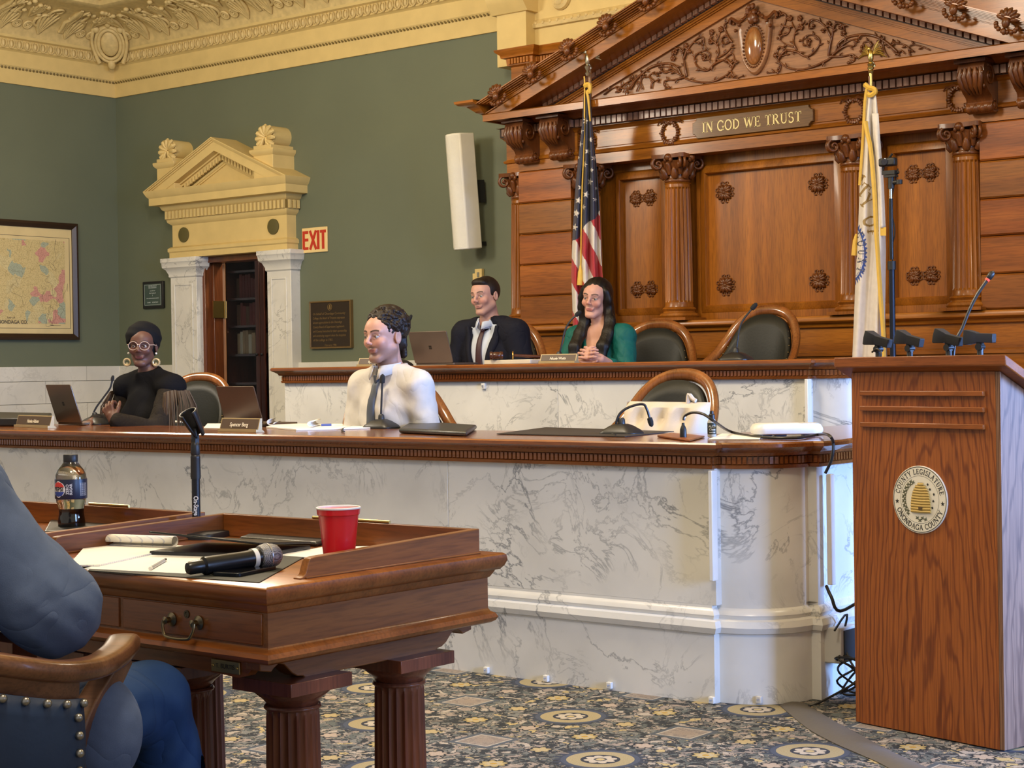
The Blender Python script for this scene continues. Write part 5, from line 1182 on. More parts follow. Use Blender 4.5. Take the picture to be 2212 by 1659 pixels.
m = MB(); m.loops([[(p.x, p.y, ZT+z) for p in P4] for z in (.0005, .010)]); tag(obj('leather_folder', m, LEATH, bevel=.004, seg=3), 'black leather folder under the bottle on the second desk', 'folder')
# ------------------------------------------------------------------ lectern
LA, LB = Vector((-2.712, 5.142, 0)), Vector((-2.138, 5.009, 0)); lu = (LB-LA).normalized(); ln_ = Vector((-lu.y, lu.x, 0)); LW = (LB-LA).length
lec = lthing('lectern', 'reddish oak lectern with a round county seal, standing on the carpet at the right', 'lectern', LA); lec.rotation_euler = (0, 0, math.atan2(lu.y, lu.x))
LM = Matrix.Translation(LA) @ Matrix.Rotation(math.atan2(lu.y, lu.x), 4, 'Z')
OAK = oak('stained_oak', (.20, .048, .008), (.345, .100, .017), LW*.55, -.30); OAKX = wood('stained_oak_trim', (.21, .054, .010), (.34, .105, .022), 'x', .4, .15, 40); OAKS = oak('cool_lit_oak_side', (.15, .068, .035), (.25, .13, .075), LW+.5, .2)  # right side greyed in its colour to stand in for cool window light
dp = .50; zf, zr = 1.166, .93
m = MB(); m.box(.018, LW-.018, .0, .02, .004, zf); obj('front_panel', m, OAK, lec)
for a, b in ((0, .018), (LW-.018, LW)):
    m = MB(); m.prism([(0.0, .004), (dp, .004), (dp, zr), (0.0, zf)], a, b, 'x'); obj('side_panel', m, OAKS if a else OAK, lec, bevel=.0015)
m = MB(); m.box(.018, LW-.018, .05, dp-.03, .45, .47); obj('inner_shelf', m, OAKX, lec)
sl_ = (zr-zf)/dp
m = MB(); o1 = .035; m.prism([(-o1, zf-sl_*o1-.0+.002), (dp+.03, zf+sl_*(dp+.03)+.002), (dp+.03, zf+sl_*(dp+.03)+.036), (-o1, zf-sl_*o1+.036)], -.045, LW+.045, 'x'); obj('lectern_top', m, OAKX, lec, bevel=.004)
for z in (1.098, 1.048, .995): obj('front_slat', MB().box(.045, LW-.055, -.014, 0, z-.008, z+.008), OAKX, lec, bevel=.002)
# seal
sq = onY(1989.5, 1079.5, 5.07); 
def on_lect(px, py):
    d = ray(px, py); n = ln_; t = (LA-CAM).dot(n)/d.dot(n); p = LM.inverted() @ (CAM+d*t); return p.x, p.z
sx_, sz_ = on_lect(1989, 1079); RS = abs(on_lect(1989, 1006)[1]-sz_)
seal = lthing('county_seal', 'round white county seal with a beehive, fixed to the lectern front', 'seal', LA); seal.rotation_euler = lec.rotation_euler
SM = frameM((sx_, -.0005, sz_), (1, 0, 0), (0, 0, 1))
m = MB(); m.T = SM; m.lathe([(0, 0), (RS, 0), (RS, .004), (RS*.99, .005), (0, .005)], n=64); obj('disc', m, plain('ivory_disc', (.78, .75, .66), .4), seal)
m = MB(); m.T = SM
for r0, r1 in ((.955, .975), (.70, .708)):
    m.loops([[(RS*r*math.cos(t), RS*r*math.sin(t), .0054) for t in [i*PI/32 for i in range(64)]] for r in (r0, r1)], cap=False)
obj('ring_lines', m, plain('seal_black', (.02, .02, .02), .5), seal)
m = MB(); serif_arc(m, 'COUNTY LEGISLATURE', SM @ Matrix.Translation((0, 0, .005)), RS*.755, RS*.155, 90, 158); serif_arc(m, 'ONONDAGA COUNTY', SM @ Matrix.Translation((0, 0, .005)), RS*.90, RS*.155, 270, 140, True); obj('lettering', m, bpy.data.materials['seal_black'], seal)
m = MB(); m.T = SM
for sg_ in (-1, 1): m.prism([(sg_*RS*.84*math.cos(-.1)+RS*.075*(1 if i % 2 == 0 else .42)*math.sin(i*PI/5), RS*.84*math.sin(-.1)+RS*.075*(1 if i % 2 == 0 else .42)*math.cos(i*PI/5)) for i in range(10)], .005, .0056, 'z')
obj('stars', m, bpy.data.materials['seal_black'], seal)
m = MB(); m.T = SM
for k in range(11):
    t = k/10; hw = RS*(.36*math.sqrt(max(.05, 1-(t*.97)**2.4))); z = RS*(-.34+.80*t); m.tube([(RS*.06-hw, z, .006), (RS*.06, z-RS*.012, .0075), (RS*.06+hw, z, .006)], RS*.046, 8)
obj('beehive', m, plain('hive_straw', (.52, .36, .10), .6), seal)
m = MB(); m.T = SM; m.box(RS*.0, RS*.14, -RS*.30, -RS*.20, .008, .0125)
for k in range(11):
    t = k/10; hw = RS*(.36*math.sqrt(max(.05, 1-(t*.97)**2.4))); z = RS*(-.30+.80*t); m.box(RS*.06-hw, RS*.06+hw, z-RS*.004, z+RS*.004, .0076, .0086)
obj('hive_lines', m, plain('hive_brown', (.10, .06, .02), .6), seal)
m = MB(); m.T = SM
for k in range(22):
    a = math.radians(115+135*k/21) if k < 18 else math.radians(250+10*(k-17)); rr = RS*(.55+.06*(k % 2)); c, s2 = math.cos(a), math.sin(a)
    for q in (-.6, .7): m.ell((rr*c, rr*s2, .0055), (RS*.075, RS*.022, .0012), 7, 4, Matrix.Rotation(a+PI/2+q, 3, 'Z'))
obj('laurel', m, plain('laurel_green', (.10, .105, .06), .6), seal)
m = MB(); m.T = SM
for bx, by in ((.30, .46), (.38, .32), (.52, .18), (.50, -.02), (.46, -.22)):
    for q in (0, 1.2, 2.2): m.ell((RS*bx, RS*by, .0055), (RS*.045, RS*.016, .001), 6, 4, Matrix.Rotation(q, 3, 'Z'))
obj('bees', m, bpy.data.materials['seal_black'], seal)
# empty microphone clips and gooseneck on the lectern
def top_at(px, depth):
    # lectern-local x below a pixel column on the top slab at a given depth
    x = on_lect(px, 775)[0]; z = zf+sl_*depth+.036; return x, depth, z
CLL = ['first empty black microphone clip from the left on the lectern top', 'second empty black microphone clip from the left on the lectern top', 'third empty black microphone clip on the lectern, left of the gooseneck', 'rightmost empty black microphone clip on the lectern, right of the gooseneck']
for i, px in enumerate((1889, 1957, 2041, 2109)):
    x, y, z = top_at(px, .02); wp = LM @ Vector((x, y, z)); c = lthing('microphone_clip', CLL[i], 'microphone clip', tuple(wp), 'lectern microphone clips'); c.rotation_euler = (0, 0, math.atan2(lu.y, lu.x)+(.0 if i < 3 else .15))
    m = MB(); m.lathe([(0, -.004), (.016, -.004), (.014, .012), (.010, .02), (.010, .045), (0, .046)], n=14); m.tube([(0, -.014, .05), (0, .014, .05)], .011, 10); m.box(-.009, .009, -.008, .008, .04, .07); obj('swivel', m, BLK, c)
    m = MB(); M0 = rotM((0, 0, .072), 0, 0, math.radians(14 if i < 3 else 3)); m.T = M0
    m.loops([[(x_, y_*k, .006+z_*k) for y_, z_ in ((-.017, -.02), (.017, -.02), (.019, .0), (.017, .02), (-.017, .02), (-.019, .0))] for x_, k in ((-.048, 1.15), (-.042, 1.18), (-.012, .85), (-.008, .72), (.046, .72), (.048, .66))]); obj('clip_jaw', m, plain('black_rubber_clip', (.015, .015, .017), .55), c, bevel=.0012)
    if i == 0:
        m = MB(); m.tube(smooth_path([(-.015, -.02, .01), (.02, -.022, .012), (.028, -.02, .035), (.01, -.018, .05), (-.012, -.018, .04)], 4), .003, 6); obj('cable_loop', m, BLK, c)
gx, gy, gz = top_at(2059, .10); g0 = LM @ Vector((gx, gy, gz)); gk = lthing('gooseneck_microphone', 'tall black gooseneck microphone with a red ring, on the lectern', 'microphone', (0, 0, 0)); gk.location = (0, 0, 0)
Dg = (g0-CAM).dot(CF); gp = [atd(*p, Dg) for p in ((2056, 768), (2062, 745), (2078, 710), (2095, 668), (2112, 635), (2132, 606))]; gp[0].z = g0.z-.01
P_ = smooth_path(gp, 5); gk.location = g0; WM[gk] = Matrix.Translation(g0)
obj('gooseneck', MB().tube(P_, .0052, 8), BLK, gk); e_, d_ = P_[-1], (P_[-1]-P_[-4]).normalized()
obj('red_ring', MB().tube([e_-d_*.001, e_+d_*.006], .0078, 12), plain('red_led_ring', (.55, .05, .03), .4, emit=((1, .08, .04), .6)), gk)
obj('microphone_head', MB().tube([e_+d_*.004, e_+d_*.010, e_+d_*.022, e_+d_*.03, e_+d_*.036], [.006, .0095, .0105, .009, .003], 12), BLK, gk)

# ------------------------------------------------------------------ chairs of the dais
def make_chair(name, label, H=1.0):
    t = lthing(name, label, 'chair'); LEG = plain('dark_leather_upholstery', (.015, .016, .014), .45, bump=.06, bscale=90, spec=.3) if 'dark_leather_upholstery' not in bpy.data.materials else bpy.data.materials['dark_leather_upholstery']
    half = [(0, .275, H), (.07, .272, H-.006), (.14, .258, H-.035), (.195, .23, H-.09), (.235, .185, H-.17), (.262, .12, H-.245), (.285, .03, H-.305), (.295, -.08, H-.335), (.29, -.19, H-.345), (.285, -.235, H-.36)]
    cur = [(-x, y, z) for x, y, z in half[::-1]]+half[1:]; P_ = smooth_path(cur, 4); n = len(P_)
    m = MB(); rings = []
    for i, p in enumerate(P_):
        tn = (P_[min(i+1, n-1)]-P_[max(i-1, 0)]).normalized(); k = abs(i/(n-1)-.5)*2
        out = Vector((p.x*.6, .06, p.z-(H-.45))).normalized(); out = (out-tn*out.dot(tn)).normalized(); nb_ = tn.cross(out)
        a, b = .030-.004*k, .021
        rings.append([p+out*(a*math.cos(q))+nb_*(b*math.sin(q)) for q in [j*2*PI/12 for j in range(12)]])
    m.loops(rings); obj('chair_frame', m, CHW, t)
    i0, i1 = int(n*.17), int(n*.83)+1; top = P_[i0:i1]; rows = []; nt_ = len(top)
    for v in range(9):
        f = v/8; row = []
        for i, p in enumerate(top):
            u = i/(nt_-1)*2-1; b = Vector((u*.21, .215-.10*u*u, .44)); q = p*(1-f)+b*f; q = Vector((q.x*(1-.10*(1-f)), q.y-.012-.02*math.sin(f*PI)*(1-u*u), q.z-.03*(1-f))); row.append(q)
        rows.append(row)
    m = MB(); m.loops(rows, closed=False, cap=False); o = obj('back_upholstery', m, LEG, t); so = o.modifiers.new('s', 'SOLIDIFY'); so.thickness = .03; so.offset = -1
    for p in P_[i0:i1:2]:
        o_ = Vector((p.x*.875, p.y-.028, p.z-.036)); q = MB(); q.ell(o_, (.0055, .0045, .0055), 6, 4); 
        if len(bpy.data.meshes.get('nail_head_mesh').vertices if bpy.data.meshes.get('nail_head_mesh') else ()) == 0:
            q0 = MB(); q0.ell((0, 0, 0), (.0055, .0045, .0055), 8, 5); nh = obj('nail_head', q0, NAIL, t); nh.data.name = 'nail_head_mesh'
        else: nh = obj('nail_head', bpy.data.meshes['nail_head_mesh'], None, t)
        nh.matrix_basis = Matrix.Translation(o_)
    m = MB(); m.loops([[(x*k, y*k-.0, z) for x, y in rrect(.50, .48, .08, 5)] for k, z in ((.96, .405), (1, .42), (1, .445), (.95, .468), (.6, .478))]); obj('seat', m, LEG, t)
    m = MB(); m.loops([[(x, y, z) for x, y in rrect(.50, .48, .08, 5)] for z in (.345, .404)]); obj('seat_rail', m, CHW, t)
    for sx in (-1, 1):
        obj('arm_support', MB().tube(smooth_path([(sx*.283, -.215, H-.36), (sx*.275, -.15, H-.43), (sx*.262, -.14, .46), (sx*.255, -.16, .36)], 4), [.022]*13, 8), CHW, t)
        for sy in (-1, 1): obj('leg', MB().tube([(sx*.21, sy*.19, .36), (sx*.235, sy*.225, .0)], [.026, .016], 8), CHW, t)
    return t
ch0 = make_chair('armchair', 'wooden framed dark leather armchair holding a white cushion, behind the lower bench')
def chair_at(px, Y, zf_, rz, label, first=None, top=None):
    p = onY(px, 790, Y); c = first or dup(ch0, (0, 0, 0), 0, label); c.location = (p.x, Y, zf_); c.rotation_euler = (0, 0, rz); c['group'] = 'dais armchairs'; return c
c1 = chair_at(1388, 6.05, .20, -.10, None, ch0)
c2 = chair_at(872, 6.15, .20, .95, 'dark leather armchair pushed back behind the man in the white shirt')
c3 = chair_at(386, 6.75, .20, .35, 'dark leather armchair beside the doorway, to the right of the woman in the black headwrap')
c4 = chair_at(1078, 8.35, .48, .45, 'dark leather armchair behind the man in the navy suit')
c5 = chair_at(1392, 8.42, .45, .25, 'dark leather armchair directly behind the woman in the teal dress, with creased upholstery')
c6 = chair_at(1604, 8.25, .505, -.05, 'empty dark leather armchair at the upper bench, in front of the center wooden panel')
c1.scale = (1, 1, .957); c2.scale = (1, 1, .95); c3.scale = (1, 1, .97)
# cushion
cp_ = c1.location; cs = thing('cushion', 'off-white tufted cushion leaning on the empty front armchair', 'cushion', (cp_.x, cp_.y+.02, .68))
q0, q1 = onY(1342, 900, 6.02), onY(1523, 900, 6.02); qt, qb = onY(1430, 868, 6.05).z, .675
def cushion_mesh():
    m = MB(); nx, nz = 26, 16; W_, H_ = (q1.x-q0.x), qt-qb; cx = (q0.x+q1.x)/2; rings = []
    def hgt(u, v):
        e = max(0, (1-abs(u)**4)*(1-abs(v)**4))**.5; h = .085*e
        for bx in (-.5, .0, .5):
            for bz in (-.12, .62): h -= .05*math.exp(-(((u-bx)/.17)**2+((v-bz)/.22)**2))
        return h
    for s2 in (-1, 1):
        rings = [[(cx+(u*W_/2), 6.03+s2*hgt(u, v)*(1 if s2 < 0 else .7)+v*.035, (qt+qb)/2+v*H_/2+.012*u*(-.2)) for u in [i*2/nx-1 for i in range(nx+1)]] for v in [j*2/nz-1 for j in range(nz+1)]]
        m.loops(rings, closed=False, cap=False)
    return m
cu = obj('pad', cushion_mesh(), plain('ivory_cushion_cotton', (.60, .525, .44), .8, bump=.06, bscale=160), cs)
obj('corner_tie', MB().tube(smooth_path([(q1.x-.11, 6.06, qt-.01), (q1.x-.105, 6.06, qt+.03), (q1.x-.085, 6.06, qt+.012), (q1.x-.07, 6.06, qt+.004)], 3), .009, 6), bpy.data.materials['ivory_cushion_cotton'], cs)

# ------------------------------------------------------------------ things on the counters
ZC, ZU = .9255, 1.2195
def nameplate(pa, pb, z, Y, text, label, hpx):
    a, b = (onZ(*pa, z), onZ(*pb, z)) if Y is None else (onY(*pa, Y), onY(*pb, Y)); a.z = b.z = z
    c = (a+b)/2; d = (b-a).normalized(); wdt = (b-a).length; hh = hpx
    t = thing('nameplate', label, 'nameplate', tuple(c), 'desk nameplates'); n = Vector((-d.y, d.x, 0)); M = Matrix(((d.x, n.x, 0, c.x), (d.y, n.y, 0, c.y), (0, 0, 1, c.z), (0, 0, 0, 1)))
    m = MB(); m.T = M; m.prism([(0, 0), (.05, 0), (.035, .012), (.036, hh), (.026, hh), (.012, .012), (0, .012)], -wdt/2, wdt/2, 'x'); obj('holder', m, plain('gold_holder', (.42, .32, .16), .45, metal=.2), t)
    m = MB(); m.T = M; m.prism([(.0105, .014), (.0245, hh-.004), (.026, hh-.004), (.012, .014)], -wdt/2+.006, wdt/2-.006, 'x'); obj('name_panel', m, plain('brown_name_panel', (.075, .045, .028), .45), t)
    m = MB(); sl2 = Vector((0, .014, hh-.018)).normalized(); text_mb(m, text, hh*.42, M @ frameM((0, .0143, hh*.52), (1, 0, 0), sl2), .0004, bold=.0004, sx=.95); obj('lettering', m, plain('cream_lettering', (.75, .68, .55), .5), t)
    return t
nameplate((30, 922), (103, 925), ZC, None, 'Hanisa Adams', 'brown and gold nameplate in front of the woman in the black headwrap', .062)
nameplate((470, 932), (553, 934), ZC, None, 'Spencer Berg', 'brown and gold nameplate in front of the laptop beside the man in the white shirt', .062)
nameplate((770, 790), (836, 789), ZU, 7.36, 'Ryan Ock', 'brown nameplate half hidden behind the head of the man in the white shirt', .050)
nameplate((1163, 785), (1241, 783), ZU, 7.36, 'Nicole Watts', 'brown nameplate on the upper bench, in front of the woman in the teal dress', .050)
def laptop(cpx, cpy, z, Y, px_w, px_h, yaw, label, colr, tilt=.30, logo=True):
    # seen from behind: the screen lid rises from its hinge, the keyboard lies beyond
    p = onZ(cpx, cpy, z) if Y is None else onY(cpx, cpy, Y); p.z = z; D = (p-CAM).dot(CF); w = .305; h = px_h*D/FPX/math.cos(tilt)
    t = lthing('laptop', label, 'laptop', tuple(p), 'laptops on the dais'); t.rotation_euler = (0, 0, yaw)
    lw = .32; k = w/lw
    MT = plain('laptop_'+label[:12].replace(' ', '_'), colr, .35, metal=.55); lw = w
    m = MB(); m.prism(rrect(lw, .225, .012, 3), .002, .014, 'z'); m.v = [(x, y+.125, z2) for x, y, z2 in m.v]; obj('keyboard_base', m, MT, t, bevel=.0015)
    M = Matrix.Translation((0, .012, .014)) @ Matrix.Rotation(PI/2+tilt*1.0, 4, 'X'); m = MB(); m.T = M; m.prism([(x, y+h/2) for x, y in rrect(lw, h, .010, 3)], -.003, .003, 'z'); obj('screen_lid', m, MT, t, bevel=.0012)
    m = MB(); m.T = M; m.box(-lw/2+.01, lw/2-.01, .012, h-.01, -.0042, -.003); obj('screen', m, plain('screen_glow', (.02, .02, .025), .2, emit=((.55, .65, .9), .5)), t)
    if logo:
        m = MB(); m.T = M
        for a in (0, 1):
            for b in (0, 1): m.box(-.011+.0115*a, -.001+.0115*a, h*.5-.011+.0115*b, h*.5-.001+.0115*b, .003, .0036)
        obj('logo', m, plain('dark_mirror_logo', (.03, .025, .02), .3, metal=.5), t)
    return t
laptop(146, 918, ZC, None, 96, 82, -.20, 'bronze grey laptop open in front of the woman in the black headwrap', (.16, .13, .10), logo=True)
laptop(524, 920, ZC, None, 94, 80, -.07, 'dark bronze laptop open behind the front nameplate, by the man in the white shirt', (.11, .075, .058), logo=False)
laptop(935, 788, ZU, 7.55, 104, 68, -.02, 'bronze grey laptop open on the upper bench by the man in navy', (.17, .13, .10))
def goose(name, label, base, pts, z, Y=None, hr=.010, basew=(.085, .06), ball=False, cable=None, base_on=True):
    p = onZ(*base, z) if Y is None else onY(*base, Y); p.z = z; D = (p-CAM).dot(CF); t = thing('gooseneck_microphone', label, 'microphone', tuple(p), 'gooseneck microphones on the dais')
    if base_on:
        m = MB(); m.loops([[(p.x+x*k, p.y+y*k, z+h) for x, y in rrect(basew[0]*2, basew[1]*2, basew[1]*.6, 4)] for k, h in ((1, 0), (1, .006), (.9, .016), (.55, .034), (.3, .042))]); m.lathe([(.016, .035), (.014, .06), (.009, .066), (0, .067)], p, 12); obj('microphone_base', m, BLK, t)
    P_ = smooth_path([Vector((p.x, p.y, z+.045 if base_on else z))]+[atd(*q, D) for q in pts], 5); r_ = .0052
    obj('gooseneck', MB().tube(P_, r_, 8), BLK, t); e = P_[-1]; d = (e-P_[-4]).normalized(); k = hr
    obj('microphone_head', MB().tube([e-d*k*1.4, e-d*k*1.2, e+d*k*.3, e+d*k*1.6, e+d*k*2.1], [k*.55, k*.95, k*1.05, k*.8, k*.2], 12), plain('foam_black', (.010, .010, .010), .9) if 'foam_black' not in bpy.data.materials else bpy.data.materials['foam_black'], t)
    if cable: obj('cable', MB().tube(smooth_path([onZ(*q, z+.004) for q in cable], 5), .003, 6), BLK, t)
    return t
goose('g', 'black gooseneck microphone rising beside the hand of the woman in the black headwrap', (205, 917), [(201, 896), (208, 880), (224, 858), (238, 838), (243, 818)], ZC, hr=.009)
goose('g', 'upright black gooseneck microphone in front of the white shirt', (824, 925), [(823, 900), (824, 870), (825, 845), (826, 820)], ZC, hr=.0125, cable=[(805, 922), (770, 920), (745, 924), (738, 930), (744, 932)])
bm_ = goose('g', 'bent black gooseneck microphone in front of the white cushion', (1343, 938), [(1331, 918), (1338, 895), (1358, 880), (1388, 873), (1398, 886), (1405, 910)], ZC, hr=.011, cable=[(1330, 940), (1322, 936), (1336, 930)])
goose('g', 'black gooseneck microphone behind the curly-haired man, left of the upper laptop', (862, 786), [(867, 760), (873, 724), (879, 704), (886, 687)], ZU, 7.7, hr=.011)
goose('g', 'black gooseneck microphone at the left shoulder of the woman in the teal dress', (1208, 784), [(1212, 750), (1220, 715), (1232, 693), (1248, 678)], ZU, 7.6, hr=.012)
goose('g', 'black gooseneck microphone in front of the empty upper armchair', (1590, 779), [(1590, 760), (1596, 715), (1606, 690), (1628, 663)], ZU, 7.6, hr=.0125)
def csheet(name, pts, z, t, mat, lab, cat, grp=None, bevel=0):
    P4 = [onZ(*p, z) for p in pts]; return tag(obj(name, MB().prism([(p.x, p.y) for p in P4], z, z+t, 'z'), mat, bevel=bevel), lab, cat, grp)
csheet('paper_stack', [(216, 913), (300, 918), (410, 913), (330, 905)], ZC, .004, PAPER, 'white papers under the red folder on the lower bench', 'papers')
csheet('red_folder', [(262, 911), (290, 914), (330, 911), (318, 908)], ZC+.0042, .003, plain('red_card', (.55, .06, .06), .5), 'small red folder on the papers before the woman in the black headwrap', 'folder')
csheet('paper_stack', [(440, 925), (480, 926), (480, 916), (448, 916)], ZC, .003, PAPER, 'white paper sheet under the corner of the bronze laptop', 'papers')
csheet('paper_stack', [(575, 924), (640, 930), (800, 926), (770, 918), (600, 917)], ZC, .006, PAPER, 'white papers with a blue pen, in front of the man in the white shirt', 'papers')
pc = MB(); a, b = onZ(584, 921, ZC), onZ(600, 916, ZC); m = MB(); m.loops([[p+Vector((0, 0, .021+.015*math.sin(t)))+CR*(.018*math.cos(t)) for t in [(100+250*i/10)*PI/180 for i in range(11)]] for p in (a, b)], closed=False, cap=False); o = tag(obj('curled_sheet', m, PAPER), 'sheet of paper curling up beside the bronze laptop on the lower bench', 'paper'); so = o.modifiers.new('s', 'SOLIDIFY'); so.thickness = .001
a, b = onZ(672, 924, ZC+.006), onZ(690, 918, ZC+.006); m = MB(); m.loops([[p+Vector((0, 0, .018+.013*math.sin(t)))+CR*(.018*math.cos(t)) for t in [(60+250*i/10)*PI/180 for i in range(11)]] for p in (a, b)], closed=False, cap=False); o = tag(obj('curled_sheet', m, PAPER), 'sheet of paper curling up left of the blue pen', 'paper'); so = o.modifiers.new('s', 'SOLIDIFY'); so.thickness = .001
a, b = onZ(694, 919, ZC+.009), onZ(752, 918, ZC+.009); pe = thing('pen', 'blue and white pen lying on the papers by the man in the white shirt', 'pen', tuple(a)); d = b-a
obj('grip', MB().tube([a, a+d*.38], .008, 8), plain('blue_pen', (.04, .09, .42), .4), pe); obj('barrel', MB().tube([a+d*.38, a+d*.8], .006, 8), WHITE, pe); obj('clip', MB().tube([a+d*.8, b], .005, 8), STEEL, pe)
csheet('dark_case', [(-40, 921), (100, 921), (112, 908), (-30, 905)], ZC, .045, BLK, 'low black case lying behind the nameplate at the far left of the bench', 'case', bevel=.008)
P4 = [onZ(*p, ZC) for p in ((862, 936), (1008, 943), (1030, 928), (890, 918))]
m = MB(); m.loops([[(p.x, p.y, ZC+z) for p in P4] for z in (.001, .022)]); tag(obj('leather_folio', m, LEATH, bevel=.010, seg=3), 'thick black leather folio beside the man in the white shirt', 'folio')
csheet('desk_blotter', [(1073, 938), (1350, 944), (1456, 933), (1180, 924)], ZC, .003, plain('dark_blotter', (.03, .026, .022), .6), 'dark desk blotter under the bent gooseneck microphone', 'blotter')
csheet('wooden_plate', [(1420, 944), (1490, 954), (1522, 945), (1450, 938)], ZC, .007, OAKX, 'small wooden plate holding the cable connector on the lower bench', 'plate', bevel=.002)
# connector, spray bottle, papers, router and cables
q = onZ(1476, 944, ZC+.007); cn = thing('cable_connector', 'black upright cable connector on the small wooden plate', 'connector', tuple(q)); D = (q-CAM).dot(CF); s2 = D/FPX
obj('connector_body', MB().lathe([(0, 0), (.013, 0), (.013, .006), (.0125, .028), (.009, .038), (.006, .044), (.005, .052), (0, .053)], q, 16), BLK, cn); obj('cable_tag', MB().tube([atd(1477, 905, D), atd(1484, 893, D)], .004, 8), WHITE, cn)
cab = smooth_path([atd(1477, 908, D), atd(1480, 898, D), atd(1497, 891, D-.02), atd(1520, 895, D-.05), atd(1545, 912, D-.1), onZ(1580, 933, ZC+.012), onZ(1640, 944, ZC+.005), onZ(1720, 946, ZC+.005), onZ(1770, 938, ZC+.008), atd(1790, 940, 5.75), atd(1800, 957, 5.72), atd(1797, 990, 5.72), atd(1783, 1022, 5.74)], 5)
tag(obj('black_cable', MB().tube(cab, .0052, 8), BLK), 'thick black cable running along the bench top and down its end', 'cable')
q = onZ(1538, 945, ZC); sb = thing('spray_bottle', 'small clear spray bottle with a dark green label on the lower bench', 'bottle', tuple(q)); s2 = (q-CAM).dot(CF)/FPX; zz = lambda py: (945-py)*s2
obj('bottle_body', MB().lathe([(0, 0), (.0155, .001), (.0165, .005), (.0165, zz(912)), (.013, zz(906)), (0, zz(905))], q, 24), plain('frosted_bottle', (.45, .47, .44), .25, alpha=1), sb); obj('label_band', MB().lathe([(.0167, zz(938)), (.0170, zz(937.5)), (.0170, zz(914)), (.0167, zz(913.5))], q, 24), plain('dark_green_label', (.02, .028, .02), .5), sb)
obj('nozzle', MB().lathe([(0, zz(907)), (.012, zz(906)), (.012, zz(896)), (.008, zz(894)), (.007, zz(888)), (0, zz(887))], q, 18), BLK, sb)
m = MB()
for k, (s, sz) in enumerate((('ALCO', .011), ('Clean', .011), ('SANITIZER', .005))):
    f = MB(); text_mb(f, s, sz, Matrix.Identity(4), 0, bold=.0002); fa = math.atan2(-CF.y, -CF.x); m.add([(q.x+.0172*math.cos(fa+x/.0172), q.y+.0172*math.sin(fa+x/.0172), q.z+zz(921+6.5*k)+y) for x, y, z in f.v], f.f)
obj('lettering', m, plain('pale_print', (.6, .62, .58), .5), sb)
csheet('paper_stack', [(1530, 950), (1640, 950), (1650, 941), (1560, 938)], ZC, .003, PAPER, 'white papers under the spray bottle', 'papers')
rc = [onZ(*p, ZC) for p in ((1610, 940), (1720, 950), (1790, 942), (1680, 932))]; rcx = sum(rc, Vector())/4
rt = thing('router', 'white flat network router lying near the curved end of the lower bench', 'router', tuple(rcx)); ra, rbv = onZ(1622, 945, ZC), onZ(1760, 946, ZC); D = (rcx-CAM).dot(CF); w = 152*D/FPX; d = CR.copy(); d.z = 0; d.normalize(); n = Vector((-d.y, d.x, 0)); M = Matrix(((d.x, n.x, 0, rcx.x), (d.y, n.y, 0, rcx.y), (0, 0, 1, ZC), (0, 0, 0, 1)))
m = MB(); m.T = M; m.loops([[(x*k, y*k, z) for x, y in rrect(w, .16, .045, 5)] for k, z in ((.88, .006), (.97, .010), (1, .02), (.99, .03), (.93, .043), (.85, .047))]); obj('shell', m, WHITE, rt)
m = MB(); m.T = M; m.box(w*.19, w*.42, -.06, .02, .0475, .0482); obj('window', m, plain('cream_insert', (.72, .68, .56), .3), rt)
m = MB(); m.T = M
for sx in (-.3, -.1, .3): m.box(sx*w-.02, sx*w+.02, -.05, .03, 0, .0065)
obj('feet', m, plain('blue_grey_feet', (.10, .12, .2), .5), rt)
# gavel on its box
q = onY(1108, 786, 7.45); q.z = ZU; gb = tag(obj('sound_block_box', MB().box(q.x-.16, q.x+.17, 7.39, 7.52, ZU, ZU+.024), plain('cream_box', (.62, .55, .42), .5), bevel=.003), 'flat cream box under the gavel on the upper bench', 'box')
gv = thing('gavel', 'dark wooden gavel lying on the cream box', 'gavel', (q.x, 7.45, ZU+.024)); GZ = ZU+.048; D = (Vector((q.x, 7.45, GZ))-CAM).dot(CF)
m = MB(); g0 = atd(1087, 767, D); dx_ = CR.copy(); dx_.z = 0; dx_.normalize(); m.T = frameM((g0.x, g0.y, GZ), Vector((0, 0, 1)), Vector((-dx_.y, dx_.x, 0))); m.lathe([(0, 0), (.020, .001), (.0225, .006), (.0225, .016), (.019, .020), (.021, .026), (.021, .05), (.019, .056), (.0225, .06), (.0225, .07), (.02, .075), (0, .076)], n=18); obj('gavel_head', m, wood('gavel_wood', (.06, .016, .008), (.12, .035, .016), 'x', .3, .4), gv)
obj('gavel_handle', MB().tube([g0+dx_*.06+Vector((0, 0, GZ-g0.z)), Vector((g0.x+dx_.x*.24, g0.y+dx_.y*.24+.03, ZU+.034))], [.008, .011], 10), bpy.data.materials['gavel_wood'], gv)
m = MB(); m.T = frameM((g0.x+dx_.x*.058, g0.y+dx_.y*.058, GZ), Vector((0, 0, 1)), Vector((-dx_.y, dx_.x, 0))); m.lathe([(.0225, 0), (.0235, .001), (.0235, .007), (.0225, .008)], n=18); obj('brass_band', m, BRASS, gv)

